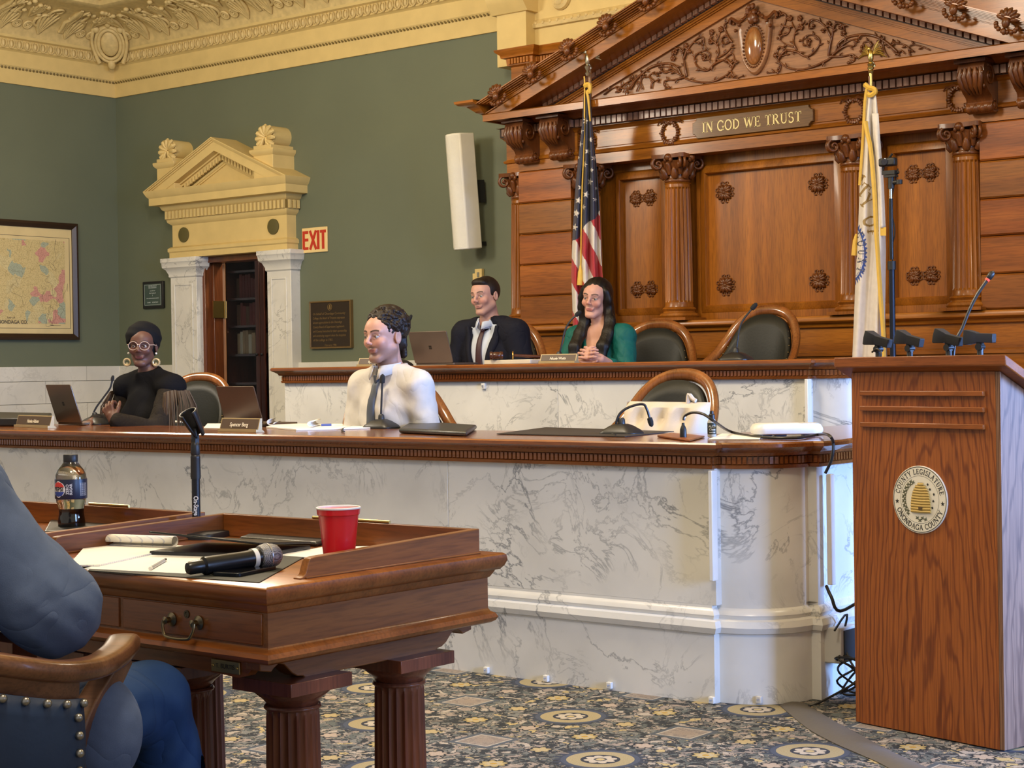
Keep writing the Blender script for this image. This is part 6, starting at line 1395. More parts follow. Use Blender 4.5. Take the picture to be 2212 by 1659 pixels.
# ------------------------------------------------------------------ cable covers, clips and wiring on the bench
XR = -3.265
rw = thing('cable_raceway', 'white vertical cable cover at the corner of the lower bench', 'cable cover', (XR+.015, 5.16, .4)); c0, c1_ = onX(1548, 1016, XR+.02).z, onX(1551, 1255, XR+.02).z
obj('cover', MB().box(XR-.004, XR+.013, 5.124, 5.160, c1_, c0), WHITE, rw, bevel=.003)
rw = thing('cable_raceway', 'white vertical cable cover at the bench end, beside the lectern', 'cable cover', (-2.97, 5.48, .4)); z0, z1 = onY(1780, 1265, 5.45).z, onY(1777, 1025, 5.45).z
obj('cover', MB().box(-2.992, -2.972, 5.47, 5.50, z0, z1), WHITE, rw, bevel=.003)
rw = thing('cable_raceway', 'pale vertical cable cover at the corner of the upper bench', 'cable cover', (-4.08, 7.31, .8)); obj('cover', MB().box(-4.096, -4.078, 7.29, 7.330, .72, 1.124), WHITE, rw, bevel=.003)
for px, py, lab in ((1052, 1447, 'small white clip at the foot of the bench, nearest the walnut desk'), (1181, 1465, 'small white clip at the foot of the bench, second from the walnut desk'), (1318, 1480, 'small white clip at the foot of the bench, third from the walnut desk'), (1539, 1512, 'small white clip at the foot of the bench, just left of its corner edge'), (1641, 1511, 'small white clip at the foot of the curved bench end')):
    p = onY(px, py, 5.14) if px < 1600 else onY(px, py, 5.215)
    cl = thing('floor_clip', lab, 'clip', (p.x, p.y-.004, p.z), 'white clips on the marble'); w = .011
    m = MB(); m.box(p.x-w, p.x+w, p.y-.011, p.y+.004, p.z-w*1.1, p.z+w*1.1); obj('clip_plate', m, WHITE, cl, bevel=.002); obj('hook', MB().tube([(p.x-.004, p.y-.011, p.z), (p.x, p.y-.018, p.z+.002), (p.x+.004, p.y-.011, p.z+.003)], .0025, 6), plain('grey_hook', (.3, .3, .32), .4) if 'grey_hook' not in bpy.data.materials else bpy.data.materials['grey_hook'], cl)
p = onY(1044, 834, 7.32); cl = thing('wall_clip', 'small white clip high on the upper bench marble, right of the white shirt', 'clip', (p.x, p.y, p.z), 'white clips on the marble'); obj('clip_plate', MB().box(p.x-.013, p.x+.013, 7.315, 7.331, p.z-.016, p.z+.016), WHITE, cl, bevel=.002); obj('hook', MB().box(p.x-.004, p.x+.004, 7.309, 7.315, p.z-.006, p.z+.006), bpy.data.materials['grey_hook'], cl)
ob = thing('power_outlet_box', 'grey power outlet box on the bench end, half hidden by the lectern', 'outlet box', (-2.93, 5.62, .3)); z0, z1 = onX(1820, 1433, -2.93).z, onX(1820, 1356, -2.93).z; ya, yb = onX(1803, 1400, -2.95).y, onX(1838, 1400, -2.90).y
obj('box_body', MB().box(-3.01, -2.925, ya, ya+.13, z0, z1), plain('ivory_grey_box', (.55, .54, .50), .5), ob, bevel=.004); obj('socket_face', MB().box(-2.925, -2.921, ya+.02, ya+.12, z0+.01, z1-.01), BLK, ob)
tag(obj('black_cable', MB().tube(smooth_path([onX(1785, 1266, -2.95), onX(1796, 1290, -2.92), onX(1815, 1320, -2.90), Vector((-2.86, 5.56, .36)), Vector((-2.80, 5.72, .30))], 5), .006, 8), BLK), 'black cable running from the end cable cover to behind the lectern', 'cable')
rr = random.Random(2); pts = []
cb0 = onZ(1800, 1500, .01)
for i in range(46):
    a = i*.83; r_ = .05+.028*math.sin(i*1.7); pts.append(Vector((-2.86+r_*math.cos(a)+.015*math.sin(i*.9), 5.47+r_*1.0*math.sin(a), .02+.14*abs(math.sin(i*.37))**1.6)))
cbn = smooth_path([onX(1803, 1362, -2.92), Vector((-2.93, 5.50, .30)), Vector((-2.93, 5.48, .18))]+pts+[onZ(1770, 1518, .006), onZ(1748, 1524, .006)], 4)
tag(obj('tangled_cable', MB().tube(cbn, .0042, 6), BLK), 'tangled bundle of black cables on the floor behind the lectern', 'cable')
Lp, Rp = [(1684, 1523), (1715, 1550), (1750, 1577), (1800, 1604), (1850, 1626), (1900, 1648), (1960, 1680), (2100, 1740)], [(1737, 1519), (1765, 1535), (1800, 1556), (1850, 1583), (1900, 1610), (1950, 1634), (2010, 1660), (2160, 1716)]
Lq, Rq = smooth_path([onZ(*p, .002) for p in Lp], 4), smooth_path([onZ(*p, .002) for p in Rp], 4); m = MB()
m.loops([[a, a*.75+b*.25+Vector((0, 0, .007)), a*.5+b*.5+Vector((0, 0, .009)), a*.25+b*.75+Vector((0, 0, .007)), b] for a, b in zip(Lq, Rq)], closed=False, cap=False)
m.loops([[b+Vector((0, 0, -.0018)), a+Vector((0, 0, -.0018))] for a, b in zip(Lq, Rq)], closed=False, cap=False)
tag(obj('floor_cable_cover', m, plain('grey_rubber_strip', (.115, .105, .095), .75, bump=.1)), 'grey rubber cable cover strip running across the carpet past the lectern', 'cable cover')

# ------------------------------------------------------------------ flags, camera stand
def eagle(mb, c, s=1.0):
    mb.lathe([(0, -.10*s), (.010*s, -.10*s), (.016*s, -.085*s), (.008*s, -.07*s), (.018*s, -.05*s), (.020*s, -.045*s), (.008*s, -.03*s), (0, -.028*s)], c, 14)
    mb.ell(Vector(c)+Vector((0, 0, .0)), (.017*s, .017*s, .038*s), 10, 8); mb.ell(Vector(c)+Vector((-.008, -.006, .042*s)), (.011*s, .011*s, .013*s), 8, 6); mb.tube([Vector(c)+Vector((-.016*s, -.01, .044*s)), Vector(c)+Vector((-.026*s, -.012, .038*s))], [.005*s, .001], 6)
    for sg_ in (-1, 1):
        for k in range(6):
            a0 = Vector(c)+Vector((sg_*.012*s, .004, .012*s)); tip = Vector(c)+Vector((sg_*(.045+.010*k)*s, .01, (.085-.020*k)*s)) if sg_ > 0 else Vector(c)+Vector((sg_*(.040+.009*k)*s, .01, (.075-.016*k)*s)); mb.tube([a0, a0*.5+tip*.5+Vector((0, 0, .010*s)), tip], [.008*s, .009*s, .002*s], 6)
    mb.tube([Vector(c)+Vector((0, .006, -.03*s)), Vector(c)+Vector((.004, .02, -.055*s))], [.012*s, .016*s], 6)
def cloth_grid(edges, Y, nu, nv, fold, y0, y1, phase=0, nf=3.2):
    # edges: list of (py, left px, right px) -> folded hanging sheet
    def lerp(py):
        for (a, l0, r0), (b, l1, r1) in zip(edges[:-1], edges[1:]):
            if py <= b: t = (py-a)/(b-a); return l0+(l1-l0)*t, r0+(r1-r0)*t
        return edges[-1][1:]
    V = []; PX = []
    for j in range(nv+1):
        py = y0+(y1-y0)*j/nv; l, r = lerp(py); row = []; prow = []
        for i in range(nu+1):
            u = i/nu; px = l+(r-l)*u; a = fold*min(1, (py-y0)/120+.15)
            row.append(onY(px, py, Y+a*math.sin(u*nf*2*PI+phase+py*.004)-a*.8*math.sin(u*PI))); prow.append((px, py))
        V.append(row); PX.append(prow)
    return V, PX
def clothobj(name, V, PX, mats, pick, parent):
    m = MB(); nu = len(V[0])-1
    m.loops(V, closed=False, cap=False)
    for j in range(len(V)-1):
        for i in range(nu):
            px = (PX[j][i][0]+PX[j+1][i+1][0])/2; py = (PX[j][i][1]+PX[j+1][i+1][1])/2; m.m[j*nu+i] = pick(px, py)
    o = obj(name, m, mats, parent, ang=180); so = o.modifiers.new('s', 'SOLIDIFY'); so.thickness = .0025; return o
FAB = lambda n, c: plain(n, c, .55, var=.06, vscale=30, sheen=.2)
FWHITE, FRED, FBLUE, FGOLD = FAB('flag_white', (.68, .64, .60)), FAB('flag_red', (.42, .022, .035)), FAB('flag_blue', (.016, .022, .065)), FAB('flag_gold_fringe', (.66, .42, .06))
YF = 8.72
b0 = onY(1268, 186, YF); fl = thing('national_flag', 'furled American flag with an eagle finial, behind the woman in teal', 'flag', (b0.x, YF+.03, .48))
obj('pole', MB().tube([(b0.x-.0, YF+.04, .48), (b0.x, YF+.03, onY(1268, 140, YF).z)], .012, 10), wood('flag_pole_oak', (.16, .07, .02), (.28, .13, .04), 'z', .3, .4), fl)
m = MB(); ez = onY(1269, 128, YF); eagle(m, ez, 1.05); m.tube([(b0.x, YF+.03, onY(1268, 142, YF).z), (b0.x, YF+.03, onY(1268, 182, YF).z)], .009, 10); obj('eagle_finial', m, plain('silver_gilt', (.55, .50, .36), .3, metal=.9), fl)
obj('pole_stand', MB().lathe([(0, 0), (.15, 0), (.15, .02), (.06, .04), (.03, .10), (0, .10)], (b0.x, YF+.04, .48), 24), BRASS, fl)
ED = [(180, 1263, 1273), (215, 1260, 1276), (260, 1258, 1279), (300, 1254, 1282), (350, 1249, 1288), (400, 1244, 1292), (450, 1241, 1295), (500, 1238, 1297), (550, 1236, 1298), (600, 1235, 1302), (650, 1237, 1304), (700, 1238, 1306), (780, 1240, 1308)]
ST = [(960+zx*.2773, zy*.2773, s) for zx, zy, s in ((1102, 942, 1), (1065, 1020, .9), (1138, 1088, .8), (1058, 1122, .9), (1117, 1178, 1.1), (1163, 1232, .9), (1095, 1280, .9), (1148, 1325, .7), (1062, 1460, 1), (1136, 1415, 1.15), (1105, 1515, 1.15), (1045, 1562, 1.1), (1180, 1468, .6), (1173, 1555, .7), (1085, 1612, .8), (1030, 1655, 1), (1048, 1228, .5))]+[(1040+zx*.2893, 320+zy*.2893, 1.05) for zx, zy in ((711, 490), (700, 590))]
V, PX = cloth_grid(ED, YF-.02, 84, 460, .030, 182, 778)
def usp(px, py):
    for sx, sy, s in ST:
        dx, dy = (px-sx)/.85, py-sy; r_ = math.hypot(dx, dy)
        if r_ < 8*s:
            t = (math.atan2(dx, -dy)-.25) % (2*PI/5); t = min(t, 2*PI/5-t); Ro, Ri = 7.6*s, 2.95*s
            # edge of a five-pointed star between an outer and an inner corner
            x0, y0, x1, y1 = Ro, 0, Ri*math.cos(PI/5), Ri*math.sin(PI/5); den = math.cos(t)*(y1-y0)-math.sin(t)*(x1-x0)
            if r_ < (x0*(y1-y0)-y0*(x1-x0))/den: return 0
    xz, yz = (px-1040)/.2893, (py-320)/.2893
    if yz < 690-(xz-690)*1.16-18*math.sin(xz*.05): return 2
    c = xz-.48*yz
    for k, (a, b) in enumerate(((-400, 10), (10, 100), (100, 195), (195, 285), (285, 375), (375, 474), (474, 560), (560, 640), (640, 900))):
        if c < b: return 1 if k in (1, 3, 5, 7) else 0
    return 0
clothobj('flag_cloth', V, PX, [FWHITE, FRED, FBLUE], usp, fl)
def surf(V, PX, px, py, off=.006):
    ny = len(PX); t = (py-PX[0][0][1])/(PX[-1][0][1]-PX[0][0][1])*(ny-1); t = min(max(t, 0), ny-1.001); j = int(t); ft = t-j; nx = len(PX[0]); l, r = PX[j][0][0], PX[j][-1][0]
    s = min(max((px-l)/(r-l)*(nx-1), 0), nx-1.001); i = int(s); fs = s-i
    return (V[j][i]*(1-fs)+V[j][i+1]*fs)*(1-ft)+(V[j+1][i]*(1-fs)+V[j+1][i+1]*fs)*ft - CF*off
m = MB(); m.tube(smooth_path([onY(px, py, YF-.05) for px, py in ((1262, 165), (1263, 190), (1262, 300), (1258, 400), (1256, 480), (1255, 560), (1254, 582))], 4), .005, 6); m.tube(smooth_path([onY(px, py, YF-.055) for px, py in ((1263, 186), (1273, 183), (1274, 200), (1268, 196), (1271, 215), (1273, 240), (1275, 262))], 4), [.016, .017, .017, .016, .016, .015, .014, .013, .012, .012, .011, .011, .010, .010, .009, .009, .008, .008, .007, .007, .006, .006, .005, .005, .004], 6); obj('gold_cord', m, FGOLD, fl)
a, b = onY(1254, 580, YF-.055), onY(1253, 616, YF-.055); obj('tassel', MB().tube([a+Vector((0, 0, .02)), a, a*.8+b*.2, b], [.006, .009, .016, .021], 10), FGOLD, fl)
# county flag
YG = 8.38; b1 = onY(1881, 190, YG); f2 = thing('county_flag', 'white gold-fringed county flag with a blue seal, behind the lectern', 'flag', (b1.x+.06, YG+.06, .48))
pb_, pt_ = onY(1912, 760, YG+.06), onY(1880, 165, YG+.03); d = (pb_-pt_); pe_ = pt_+d*((.49-pt_.z)/d.z)
obj('pole', MB().tube([pt_, pt_+d*.3, pe_], .012, 10), bpy.data.materials['flag_pole_oak'], f2); obj('pole_stand', MB().lathe([(0, 0), (.14, 0), (.14, .02), (.06, .04), (.03, .10), (0, .10)], (pe_.x, pe_.y, .48), 24), BRASS, f2)
m = MB(); eagle(m, onY(1881, 122, YG+.03), .95); m.tube([onY(1880.5, 135, YG+.03), onY(1882, 186, YG+.03)], .011, 12); m.lathe([(0, 0), (.016, 0), (.018, .008), (.014, .016), (0, .017)], onY(1881, 150, YG+.03), 14); obj('eagle_finial', m, plain('polished_brass_finial', (.55, .42, .15), .25, metal=1), f2)
E2 = [(188, 1872, 1889), (215, 1870, 1893), (260, 1866, 1897), (320, 1863, 1902), (400, 1858, 1907), (480, 1855, 1911), (540, 1852, 1913), (620, 1848, 1912), (700, 1845, 1911), (772, 1842, 1910)]
V, PX = cloth_grid(E2, YG, 110, 420, .03, 188, 776, .8, 1.6)
LT = []
for ch, px, py, rot, sz in (('I', 1860, 391, -32, 27), ('T', 1866, 411, -38, 29), ('Y', 1873, 434, -46, 30), ('O', 1881, 478, -75, 30), ('F', 1886, 503, -85, 24)): LT.append((ch, px, py, math.radians(rot), sz, 1))
for k, ch in enumerate('COUNT'): LT.append((ch, (1858.5, 1861, 1862, 1861.5, 1859)[k], 507+19*k, math.radians((-62, -76, -90, -102, -114)[k]), 15, 3))
def inglyph(ch, u, v):
    for q in GL[ch][1]:
        if q[0] == 'l': x0, y0, x1, y1, w = q[1:]
        elif q[0] == 's': y = .025 if q[2] == 0 else .975; x0, y0, x1, y1, w = q[1]-q[3], y, q[1]+q[3], y, .07
        else:
            cx, cy, rx, ry, a0, a1, w = q[1:]; t = math.degrees(math.atan2((v-cy)/ry, (u-cx)/rx)); rr = math.hypot((u-cx)/rx, (v-cy)/ry)
            if abs(rr-1)*min(rx, ry) < w*.6 and any(a0 <= t+o <= a1 for o in (-360, 0, 360)): return True
            continue
        L2 = (x1-x0)**2+(y1-y0)**2; t = max(0, min(1, ((u-x0)*(x1-x0)+(v-y0)*(y1-y0))/L2))
        if math.hypot(u-x0-t*(x1-x0), v-y0-t*(y1-y0)) < w*.62: return True
    return False
def cfl(px, py):
    for ch, cx, cy, r, sz, mi in LT:
        dx, dy = px-cx, -(py-cy)
        if abs(dx) < sz and abs(dy) < sz:
            c_, s_ = math.cos(-r), math.sin(-r); u, v = (dx*c_-dy*s_)/sz*1.15+GL[ch][0]/2, (dx*s_+dy*c_)/sz+.5
            if -.05 < v < 1.05 and inglyph(ch, u, v): return mi
    dx, dy = (px-1838)/35, (py-546)/74; r_ = math.hypot(dx, dy)
    if r_ < 1.02:
        t = math.atan2(dy, dx); sp_ = abs(((t*46/(2*PI)) % 1)-.5)*2
        if .80 < r_ < .86+.15*sp_ or .745 < r_ < .765 or .40 < r_ < .42: return 2
    return 0
clothobj('flag_cloth', V, PX, [FWHITE, plain('flag_brown_text', (.30, .20, .07), .6), plain('seal_blue', (.03, .07, .30), .6), plain('seal_text_navy', (.06, .07, .13), .6)], cfl, f2)
E3 = [(245, 1884, 1898), (300, 1887, 1901), (400, 1895, 1909), (490, 1899, 1913)]
V3, PX3 = cloth_grid(E3, YG-.035, 10, 40, .008, 245, 492, 0, 1); clothobj('front_fold', V3, PX3, [FWHITE], lambda a, b: 0, f2)
m = MB(); fr_ = smooth_path([onY(px, py, YG-.05) for px, py in ((1869, 262), (1874, 290), (1881, 325), (1889, 420), (1892, 490), (1896, 550), (1902, 640), (1908, 720), (1909, 772))], 5); m.tube(fr_, .013, 6, flat=(0, 1, 0)); m.tube(smooth_path([onY(px, py, YG-.03) for px, py in ((1872, 192), (1868, 225), (1864, 300), (1857, 400))], 4), .008, 6)
m.loops([[onY(px, py, YG-.045) for px in (1896, 1902, 1908, 1914)] for py in (491, 500, 509)], closed=False, cap=False); m.tube(smooth_path([onY(px, py, YG-.02) for px, py in ((1868, 182), (1878, 190), (1888, 192), (1890, 200), (1880, 206), (1872, 200))], 4), .014, 6)
m.tube([onY(1850, 505, YG+.0), onY(1847, 520, YG), onY(1845, 552, YG)], [.006, .012, .016], 8); obj('gold_fringe', m, FGOLD, f2)
# webcam on a stand
YW2 = 7.95; pb_, pt_ = onY(1929, 765, YW2), onY(1924, 400, YW2); wc = thing('camera_stand', 'tall black tripod stand beside the county flag', 'tripod stand', (pb_.x, YW2, .48)); d = (pb_-pt_); ft = pt_+d*((.52-pt_.z)/d.z)
obj('lower_tube', MB().tube([ft, pt_+d*.45], .015, 10), plain('blue_black_tube', (.018, .022, .035), .3, metal=.6), wc); obj('upper_tube', MB().tube([pt_+d*.44, pt_+d*.08], .0105, 10), BLKS, wc)
obj('height_clamp', MB().tube([pt_+d*.45, pt_+d*.50], .021, 12), BLK, wc); m = MB(); m.tube([pt_+d*.085, pt_+d*.02], .0085, 10); obj('spigot', m, STEEL, wc)
for k in range(3): a = k*2*PI/3+.5; obj('leg', MB().tube([ft+Vector((0, 0, .32)), ft+Vector((.30*math.cos(a), .30*math.sin(a), -.03))], .010, 8), BLKS, wc)
hd = onY(1925, 395, YW2); m = MB(); m.tube([hd+Vector((0, 0, -.03)), hd+Vector((0, 0, .03))], .016, 10); m.tube([hd+Vector((-.01, 0, 0)), hd+Vector((.05, 0, 0))], .011, 8); m.lathe([(0, -.01), (.016, -.01), (.016, .012), (0, .012)], hd+Vector((.045, 0, 0)), 10); m.box(hd.x-.03, hd.x+.03, YW2-.02, YW2+.02, hd.z+.028, hd.z+.038); obj('swivel_head', m, BLK, wc)
wz_ = onY(1920, 352, YW2); wb = thing('webcam', 'small black webcam on top of the tripod stand', 'webcam', tuple(wz_)); m = MB(); m.box(wz_.x-.045, wz_.x+.045, YW2-.03, YW2+.012, wz_.z-.018, wz_.z+.024); obj('camera_body', m, BLK, wb, bevel=.009, seg=3)
m = MB(); m.T = rotM((wz_.x-.008, YW2-.03, wz_.z+.004), 0, PI/2); m.lathe([(0, 0), (.017, 0), (.017, .004), (.012, .005), (0, .003)], n=18); obj('lens', m, plain('lens_glass', (.02, .02, .03), .05, spec=.8), wb); m = MB(); m.tube([(wz_.x-.03, YW2, wz_.z-.018), (wz_.x-.035, YW2, wz_.z-.05), (wz_.x+.05, YW2+.01, wz_.z-.05)], .008, 6); m.box(wz_.x-.03, wz_.x+.04, YW2-.02, YW2+.02, wz_.z-.06, wz_.z-.04); m.tube([(wz_.x+.0, YW2, wz_.z+.022), (wz_.x+.02, YW2, wz_.z+.045)], .006, 6); obj('mount', m, BLK, wb)
tag(obj('black_cable', MB().tube(smooth_path([wz_+Vector((.04, .02, -.03)), onY(1925, 440, YW2+.02), onY(1933, 500, YW2+.02), onY(1926, 540, YW2+.02), onY(1931, 600, YW2+.02), onY(1934, 760, YW2+.02), Vector((ft.x+.05, YW2+.03, .5))], 4), .0035, 6), BLK), 'thin black webcam cable hanging down the tripod stand', 'cable')
# ------------------------------------------------------------------ people: one continuous surface each, grown from a blended distance field
def axis(lo, hi, coarse, fine, ints):
    out = [lo]
    while out[-1] < hi:
        x = out[-1]; out.append(x+(fine if any(a-coarse <= x <= b for a, b in ints) else coarse))
    return np.array(out, np.float32)
class Field:
    def __init__(s, lo, hi, coarse, fine=None, boxes=()):
        fine = fine or coarse
        s.ax = [axis(lo[i], hi[i], coarse, fine, [(b[0][i], b[1][i]) for b in boxes]) for i in range(3)]
        s.F = np.full([len(a) for a in s.ax], 1.0, np.float32)
    def sub(s, lo, hi):
        sl = []
        for i in range(3): sl.append(slice(int(np.searchsorted(s.ax[i], lo[i])), int(np.searchsorted(s.ax[i], hi[i]))))
        g = np.meshgrid(*[s.ax[i][sl[i]] for i in range(3)], indexing='ij'); return tuple(sl), g
    def put(s, sl, d, k, op):
        if d.size == 0: return
        A = s.F[sl]
        if op == 'u':
            h = np.clip(.5+.5*(d-A)/k, 0, 1); s.F[sl] = d*(1-h)+A*h - k*h*(1-h)
        elif op == 's':
            d = -d; h = np.clip(.5-.5*(d-A)/k, 0, 1); s.F[sl] = d*(1-h)+A*h + k*h*(1-h)
    def cap(s, a, b, ra, rb=None, k=.02, op='u', sq=None):
        rb = ra if rb is None else rb; a = np.array(a, np.float32); b = np.array(b, np.float32); m = max(ra, rb)+k*1.5+.01
        if sq: m *= max(1, max(sq))
        sl, (X, Y, Z) = s.sub(np.minimum(a, b)-m, np.maximum(a, b)+m)
        q = sq or (1, 1, 1); ax, ay, az = (a[i] for i in range(3)); d = b-a; L = float(sum((d[i]/q[i])**2 for i in range(3)))+1e-9
        px, py, pz = (X-ax)/q[0], (Y-ay)/q[1], (Z-az)/q[2]
        t = np.clip((px*d[0]/q[0]+py*d[1]/q[1]+pz*d[2]/q[2])/L, 0, 1)
        D = np.sqrt((px-t*d[0]/q[0])**2+(py-t*d[1]/q[1])**2+(pz-t*d[2]/q[2])**2)-(ra+(rb-ra)*t)
        s.put(sl, (D*min(q)).astype(np.float32), k, op)
    def ell(s, c, r, k=.02, op='u', R=None):
        c = np.array(c, np.float32); m = max(r)+k*1.5+.01; sl, (X, Y, Z) = s.sub(c-m, c+m); P = [X-c[0], Y-c[1], Z-c[2]]
        if R is not None: P = [P[0]*R[0][i]+P[1]*R[1][i]+P[2]*R[2][i] for i in range(3)]
        k0 = np.sqrt(sum((P[i]/r[i])**2 for i in range(3))); k1 = np.sqrt(sum((P[i]/r[i]**2)**2 for i in range(3)))+1e-6
        s.put(sl, (k0*(k0-1)/k1).astype(np.float32), k, op)
    def cut(s, fn, k=.004):
        g = np.meshgrid(*s.ax, indexing='ij'); d = fn(*g).astype(np.float32); s.put((slice(None),)*3, d, k, 's')
    def disp(s, fn):
        m = np.abs(s.F) < .05; I = np.nonzero(m); s.F[m] += fn(s.ax[0][I[0]], s.ax[1][I[1]], s.ax[2][I[2]]).astype(np.float32)
    def mesh(s, name):
        F = s.F; sg = F < 0; n = F.shape; cs = tuple(i-1 for i in n); S = np.zeros(cs+(3,), np.float64); C = np.zeros(cs, np.int32); ed = []
        for ax in range(3):
            a = [slice(None)]*3; b = [slice(None)]*3; a[ax] = slice(0, -1); b[ax] = slice(1, None)
            idx = np.argwhere(sg[tuple(a)] != sg[tuple(b)]); i2 = idx.copy(); i2[:, ax] += 1
            f0 = F[tuple(idx.T)]; f1 = F[tuple(i2.T)]; t = f0/(f0-f1)
            P = np.stack([s.ax[q][idx[:, q]] for q in range(3)], 1).astype(np.float64); P[:, ax] += t*(s.ax[ax][i2[:, ax]]-s.ax[ax][idx[:, ax]])
            o1, o2 = [q for q in range(3) if q != ax]
            for da in (0, 1):
                for db in (0, 1):
                    c = idx.copy(); c[:, o1] -= da; c[:, o2] -= db; ok = (c >= 0).all(1) & (c < np.array(cs)).all(1); ci = tuple(c[ok].T); np.add.at(S, ci, P[ok]); np.add.at(C, ci, 1)
            ed.append((ax, idx, f0 < 0))
        on_ = np.argwhere(C > 0); ids = np.full(cs, -1, np.int64); ids[tuple(on_.T)] = np.arange(len(on_)); V = S[tuple(on_.T)]/C[tuple(on_.T)][:, None]; Q = []
        for ax, idx, ins in ed:
            o1, o2 = [(1, 2), (2, 0), (0, 1)][ax]; ok = (idx[:, o1] > 0) & (idx[:, o2] > 0) & (idx[:, o1] < cs[o1]) & (idx[:, o2] < cs[o2]); q = idx[ok]; w = ins[ok]; r = []
            for da, db in ((1, 1), (0, 1), (0, 0), (1, 0)):
                c = q.copy(); c[:, o1] -= da; c[:, o2] -= db; r.append(ids[tuple(c.T)])
            r = np.stack(r, 1); r[~w] = r[~w][:, ::-1]; Q.append(r)
        Q = np.concatenate(Q); me = bpy.data.meshes.new(name); me.from_pydata(V.tolist(), [], Q.tolist()); me.update(); me.polygons.foreach_set('use_smooth', [True]*len(me.polygons)); me.validate()
        return me, V
def tint(me, cols):
    a = me.color_attributes.new('tint', 'FLOAT_COLOR', 'POINT'); c = np.ones((len(me.vertices), 4), np.float32); c[:, :3] = cols; a.data.foreach_set('color', c.ravel())
def fobj(name, fld, mat, parent, loc=None):
    me, V = fld.mesh(name); me.materials.append(mat); o = bpy.data.objects.new(name, me); COL.objects.link(o); WM[o] = Matrix.Identity(4)
    if parent is not None: o.parent = parent
    return o, V
def RotZ(a, tx=0, rl=0): return Matrix.Rotation(a, 3, 'Z') @ Matrix.Rotation(tx, 3, 'X') @ Matrix.Rotation(rl, 3, 'Y')
SKM = attr_mat('skin', .48, .04, 260)
def head_prims(f, Rm, g=1.0, female=False, long=1.0):
    # head centre at the origin, face towards -Y before rotation by Rm
    T = lambda x, y, z: tuple(Rm @ Vector((x*g, y*g, z*g*long))); RR = [[Rm[i][j] for j in range(3)] for i in range(3)]
    def e(c, r, k=.015, op='u'): f.ell(T(*c), tuple(q*g for q in r), k*g, op, RR)
    def c(a, b, ra, rb=None, k=.012, op='u'): f.cap(T(*a), T(*b), ra*g, (rb or ra)*g, k*g, op)
    j = .86 if female else 1.0
    e((0, .016, .036), (.073, .092, .080)); e((0, -.016, -.030), (.060*j, .066, .072), .025); e((0, -.040, .03), (.060, .052, .055), .02)
    e((0, -.060, -.099), (.022*j, .019, .016), .018)
    for q in (-1, 1):
        c((q*.050*j, .004, -.055), (q*.018, -.055, -.098), .020, .016, .02); e((q*.036, -.060, -.026), (.024, .020, .022), .018); c((q*.010, -.084, .020), (q*.043, -.071, .022), .0085, .007, .012)
        e((q*.030, -.0905, .0035), (.0165, .012, .0105), .008, 's')
        c((q*.018, -.0838, .0066), (q*.042, -.0758, .0055), .0050, .0044, .004); c((q*.020, -.0815, -.0075), (q*.041, -.0755, -.0065), .0034, .003, .005)
        e((q*.0110, -.0960, -.0305), (.0068, .0090, .0062), .006); e((q*.075, .014, -.004), (.009, .019, .031), .007); e((q*.083, .010, -.004), (.006, .010, .018), .006, 's')
    c((0, -.083, .018), (0, -.1050, -.022), .0065, .0085, .010); e((0, -.1055, -.0265), (.0080, .0080, .0070), .006)
    c((-.020, -.0750, -.0585), (.020, -.0750, -.0585), .0052, .0052, .008); c((-.016, -.0765, -.0662), (.016, -.0765, -.0662), .0058, .0058, .008); e((0, -.081, -.0570), (.009, .004, .004), .006)
    c((-.023, -.0835, -.0622), (.023, -.0835, -.0622), .0016, .0018, .003, 's')
    return T
def face_cols(V, Rm, g, skin, lip, brow, blush=None, stubble=None, bz=0):
    Q = np.array(V) @ np.array([[Rm[i][j] for j in range(3)] for i in range(3)])/g; x, y, z = np.abs(Q[:, 0]), Q[:, 1], Q[:, 2]; C = np.tile(np.array(skin), (len(Q), 1)); hd = (z > -.13) & (z < .13) & (y < .11) & (x < .1)
    def mix(w, c):
        w = np.clip(w, 0, 1)[:, None]*hd[:, None]; C[:] = C*(1-w)+np.array(c)*w
    if blush is not None: mix(.55*np.exp(-((x-.036)/.018)**2-((z+.030)/.018)**2)*(y < -.03), blush); mix(.5*np.exp(-(x/.012)**2-((z+.028)/.012)**2)*(y < -.09), blush)
    if stubble is not None: mix(.55*np.clip((-.036-z)/.02, 0, 1)*(y < .03)*(1-np.exp(-((x-.04)/.022)**2-((z+.03)/.018)**2)), stubble); mix(.75*np.exp(-(x/.026)**4-((z+.0475)/.006)**2)*(y < -.075), tuple(q*.55 for q in stubble))
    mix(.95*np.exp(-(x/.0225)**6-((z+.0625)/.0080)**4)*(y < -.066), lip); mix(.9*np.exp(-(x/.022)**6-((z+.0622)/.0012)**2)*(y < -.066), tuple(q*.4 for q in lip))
    bzl = .0255+bz+.006*np.sin(np.clip((x-.01)/.038, 0, 1)*2.6)-.0045; mix(1.0*np.exp(-((z-bzl)/.0040)**4)*(x > .011)*(x < .048)*(y < -.05), brow)
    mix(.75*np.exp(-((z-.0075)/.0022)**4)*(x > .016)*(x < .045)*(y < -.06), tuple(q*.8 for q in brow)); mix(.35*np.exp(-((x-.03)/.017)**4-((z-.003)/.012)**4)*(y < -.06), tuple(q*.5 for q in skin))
    return C
EYEM = {}
